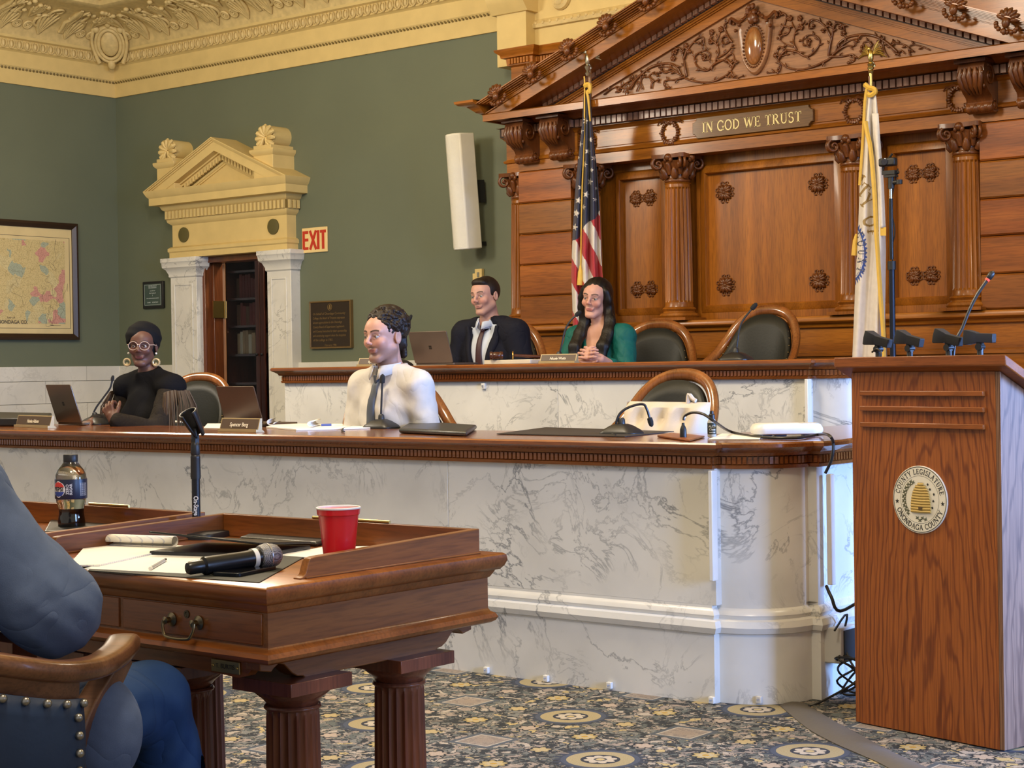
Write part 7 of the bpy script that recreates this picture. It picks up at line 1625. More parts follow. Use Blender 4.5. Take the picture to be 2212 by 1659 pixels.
def eyes(parent, Rm, g, look, iris):
    for q in (-1, 1):
        c = Rm @ Vector((q*.0305*g, -.0735*g, -.0002*g)); m = MB(); m.ell(c, (.0118*g,)*3, 16, 12); me = bpy.data.meshes.new('eye'); me.from_pydata(m.v, [], m.f); me.polygons.foreach_set('use_smooth', [True]*len(me.polygons))
        d = (Rm @ Vector((math.sin(look), -math.cos(look), -.03))).normalized(); cols = []
        for v in m.v:
            a = (Vector(v)-c).normalized().angle(d); cols.append((.006, .005, .005) if a < .22 else iris if a < .50 else (.36, .33, .31))
        me.materials.append(attr_mat('eye_wet', .12, spec=.5) if 'eye_wet' not in bpy.data.materials else bpy.data.materials['eye_wet']); tint(me, np.array(cols)); o = bpy.data.objects.new('eye', me); COL.objects.link(o); o.parent = parent; WM[o] = Matrix.Identity(4)
def hand(f, w, d, nrm, side=1, curl=.5, s=1.0, spread=.10, thumb=.8, k=.004):
    # wrist w, finger direction d, palm normal nrm (out of the palm)
    d = Vector(d).normalized(); n = Vector(nrm); n = (n-d*n.dot(d)).normalized(); u = d.cross(n).normalized()*side; w = Vector(w)
    f.cap(w, w+d*.03*s, .024*s, .026*s, .012)
    for i in range(4): f.cap(w+d*.020*s+u*(.010*(i-1.5))*s, w+d*.082*s+u*(.0195*(i-1.5))*s*.95, .0125*s, .0105*s, .010)
    L = [.072, .082, .077, .060]
    for i in range(4):
        b = w+d*(.084-.005*abs(i-1.4))*s+u*(.0195*(i-1.5))*s; dr = (d+u*spread*(i-1.5)).normalized(); a = curl*.6; p = b; r = [.0096, .0088, .0082, .0070]
        for j, fr in enumerate((.45, .30, .25)):
            a += curl*(.65 if j == 0 else .75)*(.9+.12*i) if j else 0; dd = dr*math.cos(a)+n*math.sin(a); e = p+dd*L[i]*fr*s; f.cap(p, e, r[j]*s, r[j+1]*s, k); p = e
    b = w+d*.022*s-u*.022*s+n*.006*s; t1 = b+(d*.62-u*.62*thumb+n*.35).normalized()*.042*s; t2 = t1+(d*.85-u*.25*thumb+n*(.3+.4*curl)).normalized()*.030*s; t3 = t2+(d*.9+u*.05+n*(.3+.5*curl)).normalized()*.024*s
    f.cap(b, t1, .0145*s, .0115*s, .008); f.cap(t1, t2, .0112*s, .0098*s, k); f.cap(t2, t3, .0098*s, .0075*s, k)
def torso(f, p, infl=0, k=.05):
    # p: joint dictionary
    f.ell(p['chest'], (p.get('cw', .155)+infl, p.get('cd', .105)+infl, .155+infl), k); f.ell(p['waist'], (p.get('ww', .135)+infl, .098+infl, .14+infl), k); f.ell(p['hips'], (.165+infl, .115+infl, .115+infl), k)
    for q in ('L', 'R'):
        f.cap(p['nb'], p['sh'+q], .046+infl, .056+infl, .05)
    if 'bust' in p:
        for q in (-1, 1): b = p['bust']; f.ell((b[0]+q*.068, b[1], b[2]), (.062+infl, .055+infl, .062+infl), .03)
def arm(f, a, b, c, r=(.052, .043, .028), infl=0, k=.03, end=1.0):
    a, b, c = Vector(a), Vector(b), Vector(c); f.cap(a, b, r[0]+infl, r[1]+infl, k); e = b+(c-b)*end; f.cap(b, e, r[1]+infl, r[1]+(r[2]-r[1])*end+infl, k)
def legs(f, p, infl=0):
    for q in ('L', 'R'):
        if 'kn'+q in p: f.cap(p['hip'+q], p['kn'+q], .080+infl, .058+infl, .04); f.cap(p['kn'+q], p['an'+q], .056+infl, .042+infl, .03); f.cap(p['an'+q], Vector(p['an'+q])+Vector((0, -.16, -.035)), .035+infl, .03+infl, .02)
def seated(H=0, sw=.185, dz=0, lean=0):
    # joints relative to the head centre, facing -Y
    p = dict(nb=(0, .045+lean*.3, -.160), chest=(0, .04+lean*.5, -.36), waist=(0, .055+lean, -.50), hips=(0, .06+lean, -.62), shL=(sw, .04+lean*.35, -.222+dz), shR=(-sw, .04+lean*.35, -.222+dz))
    for q, s in (('L', 1), ('R', -1)): p['hip'+q] = (s*.09, .03+lean, -.63); p['kn'+q] = (s*.12, -.38+lean, -.60); p['an'+q] = (s*.13, -.36+lean, -.98)
    return p
def body(name, label, head, Rm, skin, lip, brow, p, arms, hands=(), g=1.0, female=False, blush=None, stubble=None, iris=(.05, .03, .02), look=0, seatz=0, extra=None, boxes=(), loc=None, rz=0):
    H = Vector(head); f = Field((-.44, -.60, -1.06), (.44, .30, .14), .011, .0034, [((-.10, -.125, -.15), (.10, .12, .125))]+list(boxes))
    torso(f, p); legs(f, p); nk = .046 if female else .055
    f.cap(Rm @ Vector((0, .018, -.055)), p['nb'], nk*g, nk*1.04, .02)
    for (a, b, c) in arms: arm(f, p[a], b, c)
    for h in hands: hand(f, *h[0], **h[1])
    head_prims(f, Rm, g, female)
    if extra: extra(f)
    me, V = f.mesh(name); me.materials.append(SKM); o = bpy.data.objects.new(name, me); COL.objects.link(o); o.location = H; o.rotation_euler = (0, 0, rz); WM[o] = Matrix.Identity(4)
    tint(me, face_cols(V, Rm, g, skin, lip, brow, blush, stubble)); tag(o, label, 'person', 'people seated in the chamber'); eyes(o, Rm, g, look, iris); return o
def wrinkle(amp, sc=1.0, seed=0):
    def fn(x, y, z): return amp*(np.sin(x*38*sc+z*55*sc+2*np.sin(y*22+z*17+seed))*.5+np.sin(z*80*sc-x*50*sc+1.7*np.sin(x*30+seed*2)+y*30)*.35+np.sin(y*70*sc+z*33*sc+seed)*.3)
    return fn
def fronty(V, x, z, w=.014):
    m = (np.abs(V[:, 0]-x) < w) & (np.abs(V[:, 2]-z) < w); return V[m][:, 1].min() if m.any() else 0
def collar(c, r, drop, spread, hgt, tiltf, mat, parent, rz=0, name='collar'):
    # stand-and-fall collar round a neck, open at the front (-Y)
    n = 28; rings = []
    for i in range(n+1):
        t = (-90+14+332*i/n)*PI/180; fr = abs((i/n)-.5)*2; dx, dy = math.cos(t), math.sin(t); R = r
        top = Vector((c[0]+dx*R, c[1]+dy*R*1.05, c[2]+hgt-tiltf*fr)); flr = drop*(1+.55*fr**6); out = spread*(1+.55*fr**5)
        rings.append([Vector((c[0]+dx*(R-.002), c[1]+dy*(R*1.05-.002), c[2]-.012-tiltf*fr)), top, Vector((c[0]+dx*(R+.006), c[1]+dy*(R*1.05+.006), top.z+.002)), Vector((c[0]+dx*(R+out), c[1]+dy*(R+out)*1.02-.012*fr**4, top.z-flr))])
    m = MB(); m.loops(rings, closed=False, cap=False); o = obj(name, m, mat, None, ang=60); o.parent = parent; so = o.modifiers.new('s', 'SOLIDIFY'); so.thickness = .003; return o
def tie(V, x0, z0, z1, w0, w1, mat, parent, dx=0, off=.007):
    rows = []; N = 14
    for i in range(N+1):
        t = i/N; z = z0+(z1-z0)*t; x = x0+dx*t; y = fronty(V, x, z, .02)-off; w = w0+(w1-w0)*min(1, t*1.15); rows.append([Vector((x-w, y+.004, z)), Vector((x-w*.5, y-.001, z)), Vector((x, y-.002, z)), Vector((x+w*.5, y-.001, z)), Vector((x+w, y+.004, z))])
    m = MB(); m.loops(rows, closed=False, cap=False); o = obj('necktie', m, mat, None, ang=80); o.parent = parent; so = o.modifiers.new('s', 'SOLIDIFY'); so.thickness = .004
    y = fronty(V, x0, z0, .02)-off-.008; k = MB(); k.loops([[(x0+a, y+b, z) for a, b in ((-w, 0), (-w*.5, -.010), (w*.5, -.010), (w, 0), (w*.5, .008), (-w*.5, .008))] for z, w in ((z0+.018, .017), (z0+.004, .016), (z0-.018, .010))]); o = obj('tie_knot', k, mat, o, bevel=.003); o.matrix_basis = Matrix.Identity(4)
def cloth(name, col, rough=.8, spec=.2, fold=.35, fscale=9, weave=400, wv=.05, stretch=(1, 1, 1), var=.05):
    m = plain(name, col, rough, bump=wv, bscale=weave, spec=spec, var=var, vscale=30); nt = m.node_tree; L = nt.links.new; b = nt.nodes['Principled BSDF']
    tc = nt.nodes.new('ShaderNodeTexCoord'); mp = nt.nodes.new('ShaderNodeMapping'); mp.inputs['Scale'].default_value = stretch; mp.inputs['Rotation'].default_value = (.3, .5, .4); L(tc.outputs['Object'], mp.inputs[0])
    n = nt.nodes.new('ShaderNodeTexNoise'); n.inputs['Scale'].default_value = fscale; n.inputs['Detail'].default_value = 1.5; n.inputs['Distortion'].default_value = 1.2; L(mp.outputs[0], n.inputs['Vector'])
    s = nt.nodes.new('ShaderNodeMath'); s.operation = 'SUBTRACT'; s.inputs[1].default_value = .5; L(n.outputs['Fac'], s.inputs[0]); ab = nt.nodes.new('ShaderNodeMath'); ab.operation = 'ABSOLUTE'; L(s.outputs[0], ab.inputs[0]); pw = nt.nodes.new('ShaderNodeMath'); pw.operation = 'POWER'; pw.inputs[1].default_value = .6; L(ab.outputs[0], pw.inputs[0])
    bp = nt.nodes.new('ShaderNodeBump'); bp.inputs['Strength'].default_value = fold; bp.inputs['Distance'].default_value = .02; L(pw.outputs[0], bp.inputs['Height'])
    old = b.inputs['Normal'].links[0].from_node if b.inputs['Normal'].links else None
    if old: L(bp.outputs[0], old.inputs['Normal'])
    else: L(bp.outputs[0], b.inputs['Normal'])
    return m
HAIRD = plain('dark_brown_hair', (.014, .008, .005), .5, bump=.25, bscale=200, stretch=(1, 1, .15), spec=.3)
HAIRB = plain('black_hair', (.007, .005, .004), .42, bump=.25, bscale=240, stretch=(1, 1, .05), spec=.3)
def hair_field(g=1.0, lo=(-.13, -.14, -.16), hi=(.13, .15, .16), res=.0042): return Field(tuple(q*g for q in lo), tuple(q*g for q in hi), res)

# --- man in the white shirt
def place(px, py, Y): return onY(px, py, Y)
HA = place(829, 727, 5.93); g = 1.06; RA = RotZ(-.01, .02)
pA = seated(sw=.178, dz=-.016); armsA = [('shR', (-.235, .03, -.50), (-.15, -.18, -.56)), ('shL', (.235, .05, -.50), (.14, -.18, -.57))]
oA = body('person', 'seated man with dark curly hair, white shirt and grey tie at the lower bench', HA, RA, (.47, .255, .185), (.36, .14, .115), (.014, .008, .006), pA, armsA, [(((-.15, -.18, -.56), (.45, -.8, 0), (0, 0, -1)), dict(curl=.6)), (((.14, -.18, -.57), (-.45, -.8, 0), (0, 0, -1)), dict(side=-1, curl=.6))], g, blush=(.52, .22, .17), stubble=(.12, .07, .05), look=-.25)
f = Field((-.36, -.30, -.80), (.36, .26, -.10), .0085); torso(f, pA, .016)
for a, b, c in armsA: arm(f, pA[a], b, c, (.058, .050, .036), .012)
f.cap((0, .03, -.16), pA['nb'], .060, .075, .02); f.cut(lambda x, y, z: np.sqrt(x**2+(y-.02)**2)-.052 + np.maximum(0, -.20-z)*2)
f.cut(lambda x, y, z: -(z+.128))
f.disp(wrinkle(.0045, .75, 1)); SHW = cloth('white_shirt_cotton', (.53, .505, .475), .75, .25, .22, 5, 300)
sA, VA = fobj('shirt', f, SHW, oA); collar((0, .018, -.152), .062, .040, .015, .036, .028, SHW, oA)
tie(VA, -.004, -.200, -.66, .017, .036, plain('slate_grey_tie', (.055, .065, .085), .55), oA, dx=-.030)
f = hair_field(g, (-.14, -.15, -.16), (.14, .17, .17), .0034); T = lambda x, y, z: tuple(RA @ Vector((x*g, y*g, z*g)))
rh = random.Random(4); f.ell(T(0, .03, .052), (.084*g, .094*g, .077*g), .01); f.ell(T(0, .075, -.015), (.058*g, .04*g, .06*g), .015)
for k in range(620):
    a = rh.uniform(-PI, PI); e = rh.uniform(-.75, 1.5); c, s2 = math.cos(e), math.sin(e); x, y, z = .078*c*math.sin(a), .030-.090*c*math.cos(a), .050+.078*s2
    if y < -.045 and z < .056: continue
    if abs(x) > .045 and y < .0 and z < .008: continue
    if z < -.0 and y < .045: continue
    r_ = rh.uniform(.006, .0105); f.ell(T(x*1.10, y*1.08, z*1.06), (r_*g, r_*g, r_*g*.9), .005)
for k in range(60):
    a = rh.uniform(-1.0, 1.0); f.ell(T(.060*math.sin(a), .055+.045*math.cos(a), rh.uniform(-.09, .0)), (.013*g, .012*g, .014*g), .004)
fobj('hair', f, HAIRD, oA)
# --- man in the navy suit
HB = place(1047, 640, 7.98); gB = .98; RB = RotZ(.06, .05, -.07); pB = seated(sw=.20, lean=.02)
armsB = [('shR', (-.265, .02, -.50), (-.17, -.20, -.56)), ('shL', (.265, .05, -.50), (.16, -.20, -.56))]
oB = body('person', 'seated man with short dark hair, navy suit and maroon tie at the upper bench', HB, RB, (.50, .28, .215), (.42, .19, .16), (.025, .014, .010), pB, armsB, [(((-.17, -.20, -.56), (.4, -.8, 0), (0, 0, -1)), dict(curl=.5)), (((.16, -.20, -.56), (-.4, -.8, 0), (0, 0, -1)), dict(side=-1, curl=.5))], gB, blush=(.54, .22, .18), stubble=(.36, .21, .165), look=.1, iris=(.06, .08, .09))
f = Field((-.2, -.22, -.80), (.2, .22, -.10), .009); torso(f, pB, .010); f.cap((0, .03, -.16), pB['nb'], .058, .07, .02); f.cut(lambda x, y, z: np.sqrt(x**2+(y-.02)**2)-.050+np.maximum(0, -.20-z)*2); f.cut(lambda x, y, z: -(z+.128)); SHB = plain('pale_blue_shirt', (.50, .56, .66), .7)
sB, VB = fobj('shirt', f, SHB, oB); collar((0, .020, -.162), .057, .028, .010, .030, .028, SHB, oB)
def jacket(f, p, arms, infl=.024, vz=-.60, vx=.0, vs=.20):
    torso(f, p, infl)
    for a, b, c in arms: arm(f, p[a], b, c, (.066, .056, .042), .014)
    f.cut(lambda x, y, z: np.maximum(np.abs(x-vx)-(.004+np.maximum(0, z-vz)*vs), y+.01), .004); f.cut(lambda x, y, z: np.sqrt(x**2+(y-.03)**2)-.066+np.maximum(0, -.17-z)*2.5); f.cut(lambda x, y, z: -(z+.118))
def lapels(V, vz, vs, mat, parent, top=-.19, wid=.05):
    for q in (-1, 1):
        rows = []
        for i in range(13):
            t = i/12; z = vz+.01+(top-vz)*t; x = q*(.004+(z-vz)*vs); w = wid*(1-abs(t-.72)*1.1) if t < .86 else wid*.5; row = []
            for j in range(4):
                xx = x+q*(w*j/3); row.append(Vector((xx, fronty(V, xx+q*.008, z, .016)-.004-.004*(j in (1, 2)), z)))
            rows.append(row)
        m = MB(); m.loops(rows, closed=False, cap=False); o = obj('lapel', m, mat, None, ang=80); o.parent = parent; so = o.modifiers.new('s', 'SOLIDIFY'); so.thickness = .004
NAVY = cloth('navy_suit_wool', (.010, .011, .019), .8, .15, .4, 7)
f = Field((-.38, -.30, -.80), (.38, .28, -.10), .0085); jacket(f, pB, armsB, .022, -.60, 0, .235); f.disp(wrinkle(.003, .6, 3)); jB, VJ = fobj('suit_jacket', f, NAVY, oB); lapels(VJ, -.60, .235, NAVY, oB)
tie(VB, 0, -.196, -.64, .016, .036, plain('maroon_tie', (.045, .014, .016), .5), oB, off=.006)
f = hair_field(gB); T = lambda x, y, z: tuple(RB @ Vector((x*gB, y*gB, z*gB)))
f.ell(T(0, .024, .036), (.0815*gB, .094*gB, .090*gB), .01); f.ell(T(0, -.045, .085), (.052, .035, .028), .02)
IB = np.array([[RB[i][j] for j in range(3)] for i in range(3)])
def loc_(R, g):
    I = np.array([[R[i][j] for j in range(3)] for i in range(3)])
    return lambda x, y, z: ((x*I[0, 0]+y*I[1, 0]+z*I[2, 0])/g, (x*I[0, 1]+y*I[1, 1]+z*I[2, 1])/g, (x*I[0, 2]+y*I[1, 2]+z*I[2, 2])/g)
LB_ = loc_(RB, gB)
def cutB(x, y, z): X, Y, Z = LB_(x, y, z); return np.minimum(np.maximum(Y+.032, Z-.064+.18*np.abs(X)), np.maximum(np.maximum(Y-.010, Z+.004), np.maximum(Z-.045, Y+.034)*-1*0-1))
f.cut(cutB, .006); f.cut(lambda x, y, z: (lambda q: np.maximum(q[2]+.035, -q[1]*0-1))(LB_(x, y, z)), .006); fobj('hair', f, HAIRD, oB)
# --- woman in the teal dress
HC = place(1287, 645, 8.02); gC = .98; RC = RotZ(.22, .03, .13); pC = seated(sw=.165); pC.update(cw=.135, cd=.095, ww=.115, bust=(0, -.03, -.40), nb=(.012, .04, -.19))
hz_ = onY(1266, 771, 7.62)-HC; eL_, eR_ = Vector((.235, -.03, -.46)), Vector((-.225, -.05, -.46)); wL, wR = hz_+Vector((.055, .055, -.012)), hz_+Vector((-.045, .06, -.014))
armsC = [('shR', eR_, wR), ('shL', eL_, wL)]
hC = [((wR, (.62, -.62, .42), (.75, .6, -.1)), dict(side=1, curl=.75, s=.92)), ((wL, (-.66, -.60, .40), (-.75, .6, -.1)), dict(side=-1, curl=.75, s=.92))]
oC = body('person', 'seated woman with long dark hair and a teal dress, hands clasped on the upper bench', HC, RC, (.55, .30, .225), (.45, .15, .14), (.03, .016, .011), pC, armsC, hC, gC, True, blush=(.58, .22, .18), look=-.1, boxes=[(tuple(hz_-Vector((.13, .13, .08))), tuple(hz_+Vector((.13, .10, .12))))])
TEAL = cloth('teal_crepe', (.004, .105, .09), .6, .25, .4, 10, 250)
f = Field((-.36, -.46, -.80), (.38, .24, -.12), .008); torso(f, pC, .013)
for a, b, c in armsC: arm(f, pC[a], b, c, (.056, .046, .032), .012, end=.62)
f.cut(lambda x, y, z: np.maximum(np.abs(x-.012)-np.maximum(0, z+.415)*.42, y+.0), .004); f.cut(lambda x, y, z: np.sqrt((x-.012)**2*.8+(y-.02)**2)-.088+np.maximum(0, -.215-z)*2.5); f.cut(lambda x, y, z: -(z+.12))
f.disp(lambda x, y, z: .0035*np.sin((z+.42+np.abs(x-.012)*.9)*150)*(y < -.02)*np.exp(-((z+.42)/.12)**2)); f.disp(wrinkle(.003, .7, 2)); fobj('dress', f, TEAL, oC)
f = Field((-.17, -.16, -.47), (.19, .16, .15), .0046); T = lambda x, y, z: tuple(RC @ Vector((x*gC, y*gC, z*gC)))
f.ell(T(0, .022, .042), (.081, .099, .086), .01)
LC_ = loc_(RC, gC)
def cutC(x, y, z): X, Y, Z = LC_(x, y, z); return np.maximum(Y+.022, np.abs(X)*1.15+np.maximum(Z-.0, 0)*.95-.080)
f.cut(cutC, .008)
for q in (-1, 1):
    pts = [(q*.066, -.022, .045), (q*.080, -.010, .0), (q*.082, .004, -.06), (q*.088, .005, -.13), (q*.100, -.03, -.20), (q*.100, -.085, -.28), (q*.098, -.10, -.35), (q*.088, -.105, -.40 if q > 0 else -.43)]
    for a, b, r0, r1 in zip(pts[:-1], pts[1:], (.026, .027, .028, .034, .038, .038, .032), (.027, .028, .034, .038, .038, .032, .014)):
        A = T(*a) if a[2] > -.1 else tuple(Vector(a)+Vector((.006, 0, 0))); B = T(*b) if b[2] > -.1 else tuple(Vector(b)+Vector((.006, 0, 0))); f.cap(A, B, r0, r1, .012, sq=(1, .8, 1))
f.cap(T(0, .09, .02), (0, .11, -.30), .06, .07, .03)
f.disp(lambda x, y, z: .0009*np.sin(x*230+y*60)); fobj('hair', f, HAIRB, oC)
m = MB()
for q in (-1, 1):
    e = Vector(T(q*.074, -.004, -.045)); m = MB(); m.tube([e, e+Vector((q*.004, -.006, -.018)), e+Vector((q*.004, -.006, -.045))], [.003, .004, .0055], 6); o = obj('earring', m, plain('pearl_gold', (.65, .58, .45), .3, metal=.5) if 'pearl_gold' not in bpy.data.materials else bpy.data.materials['pearl_gold'], None); o.parent = oC
# --- woman in the black headwrap
HD = place(308, 748, 5.95); gD = .96; RD = RotZ(.66, .0, .02); pD = seated(sw=.185, lean=.0); pD.update(cw=.14, cd=.10, ww=.12, bust=(0, -.02, -.39))
hd_ = onY(228, 889, 5.62)-HD; eLD = Vector((.235, -.10, -.455)); wLD = hd_+Vector((.055, .01, -.045)); eRD = Vector((-.235, .04, -.44)); wRD = Vector((-.20, -.17, -.40)); wLD.z = max(wLD.z, -.47)
armsD = [('shR', eRD, wRD), ('shL', eLD, wLD)]
hD = [((wLD, (-.50, -.10, .80), (-.45, .75, .25)), dict(side=1, curl=1.25, s=.95)), ((wRD, (.3, -.9, -.1), (0, 0, -1)), dict(curl=.8, s=.9))]
SKD = (.105, .046, .030)
oD = body('person', 'seated woman in a black headwrap, clear glasses and fringed black sweater at the lower bench', HD, RD, SKD, (.14, .040, .036), (.012, .007, .005), pD, armsD, hD, gD, True, blush=(.14, .055, .04), look=-.25, boxes=[(tuple(wLD-Vector((.13, .12, .05))), tuple(wLD+Vector((.06, .08, .16))))])
KNIT = cloth('black_knit', (.0065, .0065, .008), .9, .1, .2, 8); SLV = cloth('charcoal_brown_sleeve', (.020, .016, .0125), .85, .12, .35, 12)
f = Field((-.34, -.28, -.80), (.34, .26, -.10), .0085); torso(f, pD, .014); f.cap((0, .022, -.105), pD['nb'], .051, .060, .03)
for q in ('L', 'R'): f.ell(pD['sh'+q], (.072, .078, .062), .03)
f.cut(lambda x, y, z: -(z-(-.128+.36*(y-.02)))); f.disp(wrinkle(.002, .6, 5)); fobj('sweater', f, KNIT, oD)
for a, b, c in armsD:
    f = Field((-.36, -.44, -.60), (.38, .22, -.15), .0085); arm(f, pD[a], b, c, (.056, .048, .034), .010, end=.93); f.disp(wrinkle(.0025, .8, 7)); fobj('sleeve', f, SLV, oD)
m = MB(); rf = random.Random(8)
for q, n_ in ((1, 46), (-1, 40)):
    for k in range(n_):
        t = k/(n_-1); a = -1.7+3.4*t; s0 = Vector(pD['shL' if q > 0 else 'shR'])+Vector((q*(.030+.040*math.cos(a*.8)), .085*math.sin(a), -.010-.012*abs(a))); ln__ = rf.uniform(.20, .34)
        o2 = Vector((q*(.030+.02*rf.random()), (.03*math.sin(a)-.01), 0)); m.tube([s0, s0+o2*.8+Vector((0, 0, -ln__*.35)), s0+o2+Vector((rf.uniform(-.01, .01), rf.uniform(-.01, .01), -ln__))], [.0035, .0032, .0022], 4)
o = obj('shoulder_fringe', m, plain('bronze_fringe', (.055, .030, .014), .55), None); o.parent = oD; o['kind'] = 'stuff'
f = hair_field(gD, (-.14, -.15, -.14), (.14, .17, .18)); T = lambda x, y, z: tuple(RD @ Vector((x*gD, y*gD, z*gD)))
f.ell(T(0, .024, .050), (.083, .104, .090), .01); f.ell(T(0, .055, -.005), (.076, .065, .07), .02)
LD_ = loc_(RD, gD)
def cutD(x, y, z): X, Y, Z = LD_(x, y, z); return np.maximum(Y+.012-.0*X, Z-.060+X*X*9)
f.cut(cutD, .006); f.cut(lambda x, y, z: (lambda q: np.maximum(q[2]+.055, -1+0*q[1]))(LD_(x, y, z)), .006); f.disp(lambda x, y, z: .0014*np.sin((z+.4*y)*130)); fobj('headwrap', f, plain('black_headwrap_cloth', (.007, .007, .008), .8, spec=.12, bump=.06, bscale=300), oD)
m = MB()
for q in (-1, 1):
    m.tube([T(q*.032+.0265*math.cos(t), -.097+.008*(abs(q*.032+.0265*math.cos(t))/.05)**2, .001+.0235*math.sin(t)) for t in [i*2*PI/22 for i in range(23)]], .0024, 6); m.tube([T(q*.058, -.090, .006), T(q*.074, -.05, .008), T(q*.078, .01, .004)], .0024, 6)
m.tube([T(-.006, -.1, .006), T(0, -.102, .009), T(.006, -.1, .006)], .0024, 6); o = obj('glasses', m, plain('clear_pink_frame', (.42, .30, .24), .2, spec=.7), None); o.parent = oD
for q in (-1, 1):
    e = Vector(T(q*.078, -.006, -.040)); m = MB(); m.ell(e, (.006, .006, .006), 8, 6); o = obj('earring', m, plain('pearl', (.7, .66, .6), .25) if 'pearl' not in bpy.data.materials else bpy.data.materials['pearl'], None); o.parent = oD
    c = e+Vector((q*.006, -.006, -.048)); m = MB(); m.T = frameM(c, RD @ Vector((1, 0, 0)), (0, 0, 1)); m.tube([(.018*math.cos(t), .018*math.sin(t), 0) for t in [i*2*PI/20 for i in range(21)]], .0058, 7); m.lathe([(.0, -.001), (.007, -.001), (.007, .001), (0, .001)], (0, -.008, 0), 12); e2 = obj('hoop', m, plain('gold_hoop', (.58, .46, .26), .35, metal=.5) if 'gold_hoop' not in bpy.data.materials else bpy.data.materials['gold_hoop'], None); e2.parent = o
bx = wLD+(eLD-wLD)*.22; m = MB(); dd = (eLD-wLD).normalized(); a = dd.orthogonal().normalized(); b = dd.cross(a); m.tube([bx+a*(.042*math.cos(t))+b*(.042*math.sin(t)) for t in [i*2*PI/24 for i in range(25)]], .003, 6); o = obj('bracelet', m, bpy.data.materials['gold_hoop'], None); o.parent = oD

# --- man in the blue-grey suit in the foreground, in his low-backed blue leather chair
CE = Vector((-2.648, 1.722, 0)); rzE = -2.42
ce = lthing('low_back_armchair', 'wooden low-backed armchair with studded blue leather, in the left foreground', 'chair', tuple(CE)); ce.rotation_euler = (0, 0, rzE)
OKW = wood('chair_oak', (.105, .042, .018), (.21, .092, .042), 'x', .32, .3, 40)
BLUL = plain('blue_leather', (.006, .022, .066), .48, bump=.05, bscale=70, var=.1)
half = [(0, .285, .762), (-.07, .28, .752), (-.15, .255, .732), (-.215, .20, .712), (-.255, .12, .704), (-.272, .03, .708), (-.272, -.05, .714), (-.265, -.10, .708)]
pts = smooth_path([(-x, y, z) for x, y, z in half[::-1]]+half[1:], 5); n = len(pts); m = MB(); rings = []
for i, p in enumerate(pts):
    t = (pts[min(i+1, n-1)]-pts[max(i-1, 0)]).normalized(); o_ = Vector((0, 0, 1)).cross(t).normalized(); k = abs(i/(n-1)-.5)*2; w = .026+.012*max(0, k-.6); e_ = (1 if 1 < i < n-2 else .6)
    rings.append([p+o_*(w*e_*math.copysign(abs(math.cos(q))**.6, math.cos(q)))+Vector((0, 0, .019*e_*math.copysign(abs(math.sin(q))**.6, math.sin(q)))) for q in [j*2*PI/16 for j in range(16)]])
m.loops(rings); obj('arm_rail', m, OKW, ce)
tp_ = [p for p in pts if p.y > .155]; N = len(tp_); rw = []
m = MB(); m.loops([[p*1.0+Vector((0, 0, z)) - Vector((p.x, p.y, 0)).normalized()*o_ for p in tp_] for z, o_ in ((-.012, -.012), (-.055+0, -.008), (-.055, .010), (-.012, .012))], closed=False, cap=False); obj('crest_rail', m, OKW, ce)
rows = []
for v in range(9):
    f_ = v/8; rows.append([Vector((p.x*(1-.10*f_), p.y*(1-.12*f_)+.004, p.z-.045-(p.z-.045-.43)*f_)) + Vector((p.x, p.y, 0)).normalized()*(.004+.016*math.sin(f_*PI)) for p in tp_])
m = MB(); m.loops(rows, closed=False, cap=False); o = obj('back_leather', m, BLUL, ce); so = o.modifiers.new('s', 'SOLIDIFY'); so.thickness = .03; so.offset = 0
q0 = MB(); q0.ell((0, 0, 0), (.0075, .0075, .0075), 10, 7); STUD = plain('pewter_stud', (.32, .31, .29), .3, metal=.9); smesh = None
studs = []
for i in range(0, N, 2): p = rows[0][i]; studs.append(p+Vector((p.x, p.y, 0)).normalized()*.018+Vector((0, 0, -.006)))
for sd in (0, N-1):
    for v in range(1, 9): p = rows[v][sd]; ti = rows[v][sd+(3 if sd == 0 else -3)]; q = p*.72+ti*.28; studs.append(q+Vector((q.x, q.y, 0)).normalized()*.020)
for s_ in studs:
    if smesh is None: so_ = obj('stud', q0, STUD, ce); smesh = so_.data
    else: so_ = obj('stud', smesh, None, ce)
    so_.matrix_basis = Matrix.Translation(s_)
for q in (-1, 1):
    m = MB(); P_ = smooth_path([(q*.268, -.06, .70), (q*.250, -.015, .655), (q*.222, .05, .60), (q*.208, .075, .545), (q*.214, .05, .49), (q*.245, -.02, .45), (q*.285, -.11, .435)], 4); rings = []
    for i, p in enumerate(P_):
        t = (P_[min(i+1, len(P_)-1)]-P_[max(i-1, 0)]).normalized(); u = Vector((1, 0, 0)); u = (u-t*u.dot(t)).normalized(); b = t.cross(u); rings.append([p+u*(.018*c)+b*(.030*s2) for c, s2 in ((1, 1), (-1, 1), (-1, -1), (1, -1))])
    m.loops(rings); obj('arm_support', m, OKW, ce, bevel=.004)
    for sy in (-1, 1): obj('leg', MB().tube([(q*.22, sy*.20, .40), (q*.25, sy*.24, 0)], [.028, .018], 10), OKW, ce)
obj('seat', MB().loops([[(x*k, y*k, z) for x, y in rrect(.52, .50, .09, 5)] for k, z in ((.97, .40), (1, .42), (1, .455), (.95, .475), (.6, .48))]), BLUL, ce); obj('seat_rail', MB().loops([[(x, y, z) for x, y in rrect(.54, .52, .09, 5)] for z in (.355, .405)]), OKW, ce)
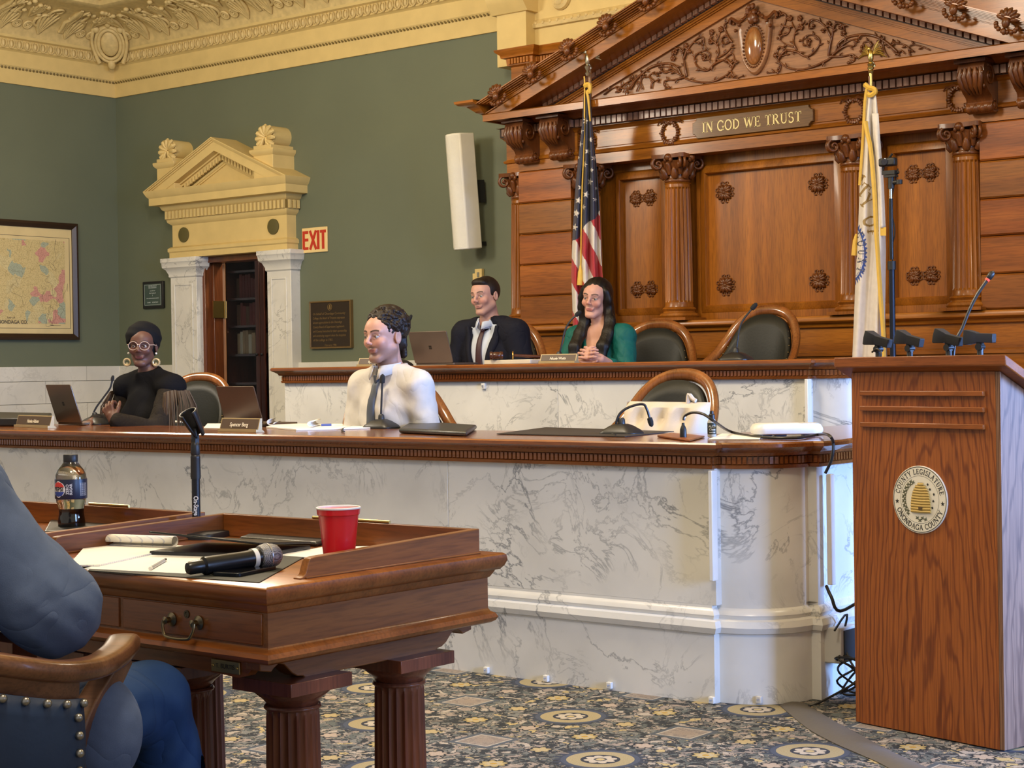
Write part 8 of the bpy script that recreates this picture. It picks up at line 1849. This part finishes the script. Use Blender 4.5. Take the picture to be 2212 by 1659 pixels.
# body, modelled about the head centre
hE = Vector((.20, -.02, 1.235)); J = lambda x, y, z: Vector((x+(.068 if z > .6 else 0), y, z-(.055 if z > .98 else 0)))-hE
pE = dict(nb=J(.13, .02, 1.10), chest=J(.09, .04, .90), waist=J(.04, .05, .72), hips=J(0, .05, .585), shL=J(.29, .0, 1.03), shR=J(-.055, .03, 1.035), hipL=J(.09, .02, .55), hipR=J(-.10, .0, .55), knL=J(.14, -.42, .56), anL=J(.15, -.45, .10), knR=J(-.265, -.36, .555), anR=J(-.36, -.52, .10))
armsE = [('shR', J(-.235, .035, .795), J(-.09, -.24, .84)), ('shL', J(.34, -.16, .86), J(.12, -.33, .86))]
RE = RotZ(.35, .1)
oE = body('person', 'man in a blue-grey suit seen from behind, elbow on his chair arm', CE, RE, (.5, .28, .21), (.42, .19, .16), (.03, .02, .015), pE, armsE, [((armsE[0][2], (.5, -.8, .1), (.2, 0, -1)), dict(curl=.5)), ((armsE[1][2], (-.6, -.7, 0), (0, 0, -1)), dict(side=-1, curl=.5))])
cE_, sE_ = math.cos(rzE), math.sin(rzE); oE.location = CE+Vector((cE_*hE.x-sE_*hE.y, sE_*hE.x+cE_*hE.y, hE.z)); oE.rotation_euler = (0, 0, rzE)
GRB = cloth('blue_grey_suit_wool', (.095, .130, .225), .9, .12, .4, 5, 500, .1, (1, 1, 1.6), .08); TRB = cloth('blue_trouser_wool', (.020, .050, .135), .85, .12, .5, 5, 500, .08, (1, 1, .8))
f = Field((-.52, -.44, -.84), (.36, .30, -.10), .0085); torso(f, pE, .028)
for a, b, c in armsE: arm(f, pE[a], b, c, (.072, .066, .048), .016, end=.9)
f.ell(J(-.225, -.02, .565), (.085, .085, .105), .03); f.ell(J(-.10, .04, .95), (.07, .09, .12), .04)
f.cut(lambda x, y, z: np.sqrt((x+.02)**2+(y-.03)**2)-.075+np.maximum(0, -.19-z)*2.5); f.cut(lambda x, y, z: -(z+.15))
def foldE(x, y, z):
    e = np.array(J(-.235, .035, .795)); s2 = np.array(pE['shR']); ax_ = (e-s2)/np.linalg.norm(e-s2); t = (x-s2[0])*ax_[0]+(y-s2[1])*ax_[1]+(z-s2[2])*ax_[2]
    return .0022*np.sin(t*60+3*np.sin(y*14+x*9))*np.exp(-((t-.16)/.16)**2)+.0045*np.abs(np.sin(x*40-z*55+y*25))*np.exp(-((t-.29)/.08)**2)
f.disp(foldE); jE, VE = fobj('suit_jacket', f, GRB, oE)
f = Field((-.56, -.68, -1.28), (.30, .26, -.42), .0095); f.ell(pE['hips'], (.185, .135, .12), .04)
for q in ('L', 'R'): f.cap(pE['hip'+q], pE['kn'+q], .095, .072, .05); f.cap(pE['kn'+q], pE['an'+q], .073, .060, .03)
def foldT(x, y, z):
    k = np.array(pE['knR']); r = np.sqrt((x-k[0]-.03)**2+(y-k[1]-.12)**2+(z-k[2]+.08)**2); return .004*np.sin(r*90+2*np.sin(z*20))*np.exp(-(r/.22)**2)
f.disp(foldT); fobj('trousers', f, TRB, oE)
for q in ('L', 'R'):
    a = pE['an'+q]; m = MB(); m.loops([[(a.x+x*k, a.y-.07+y*k, J(0, 0, z).z) for x, y in rrect(.09, .27, .042, 5)] for k, z in ((1, .0), (1, .03), (.9, .06), (.55, .10))]); o = obj('shoe', m, BLK, None); o.parent = oE
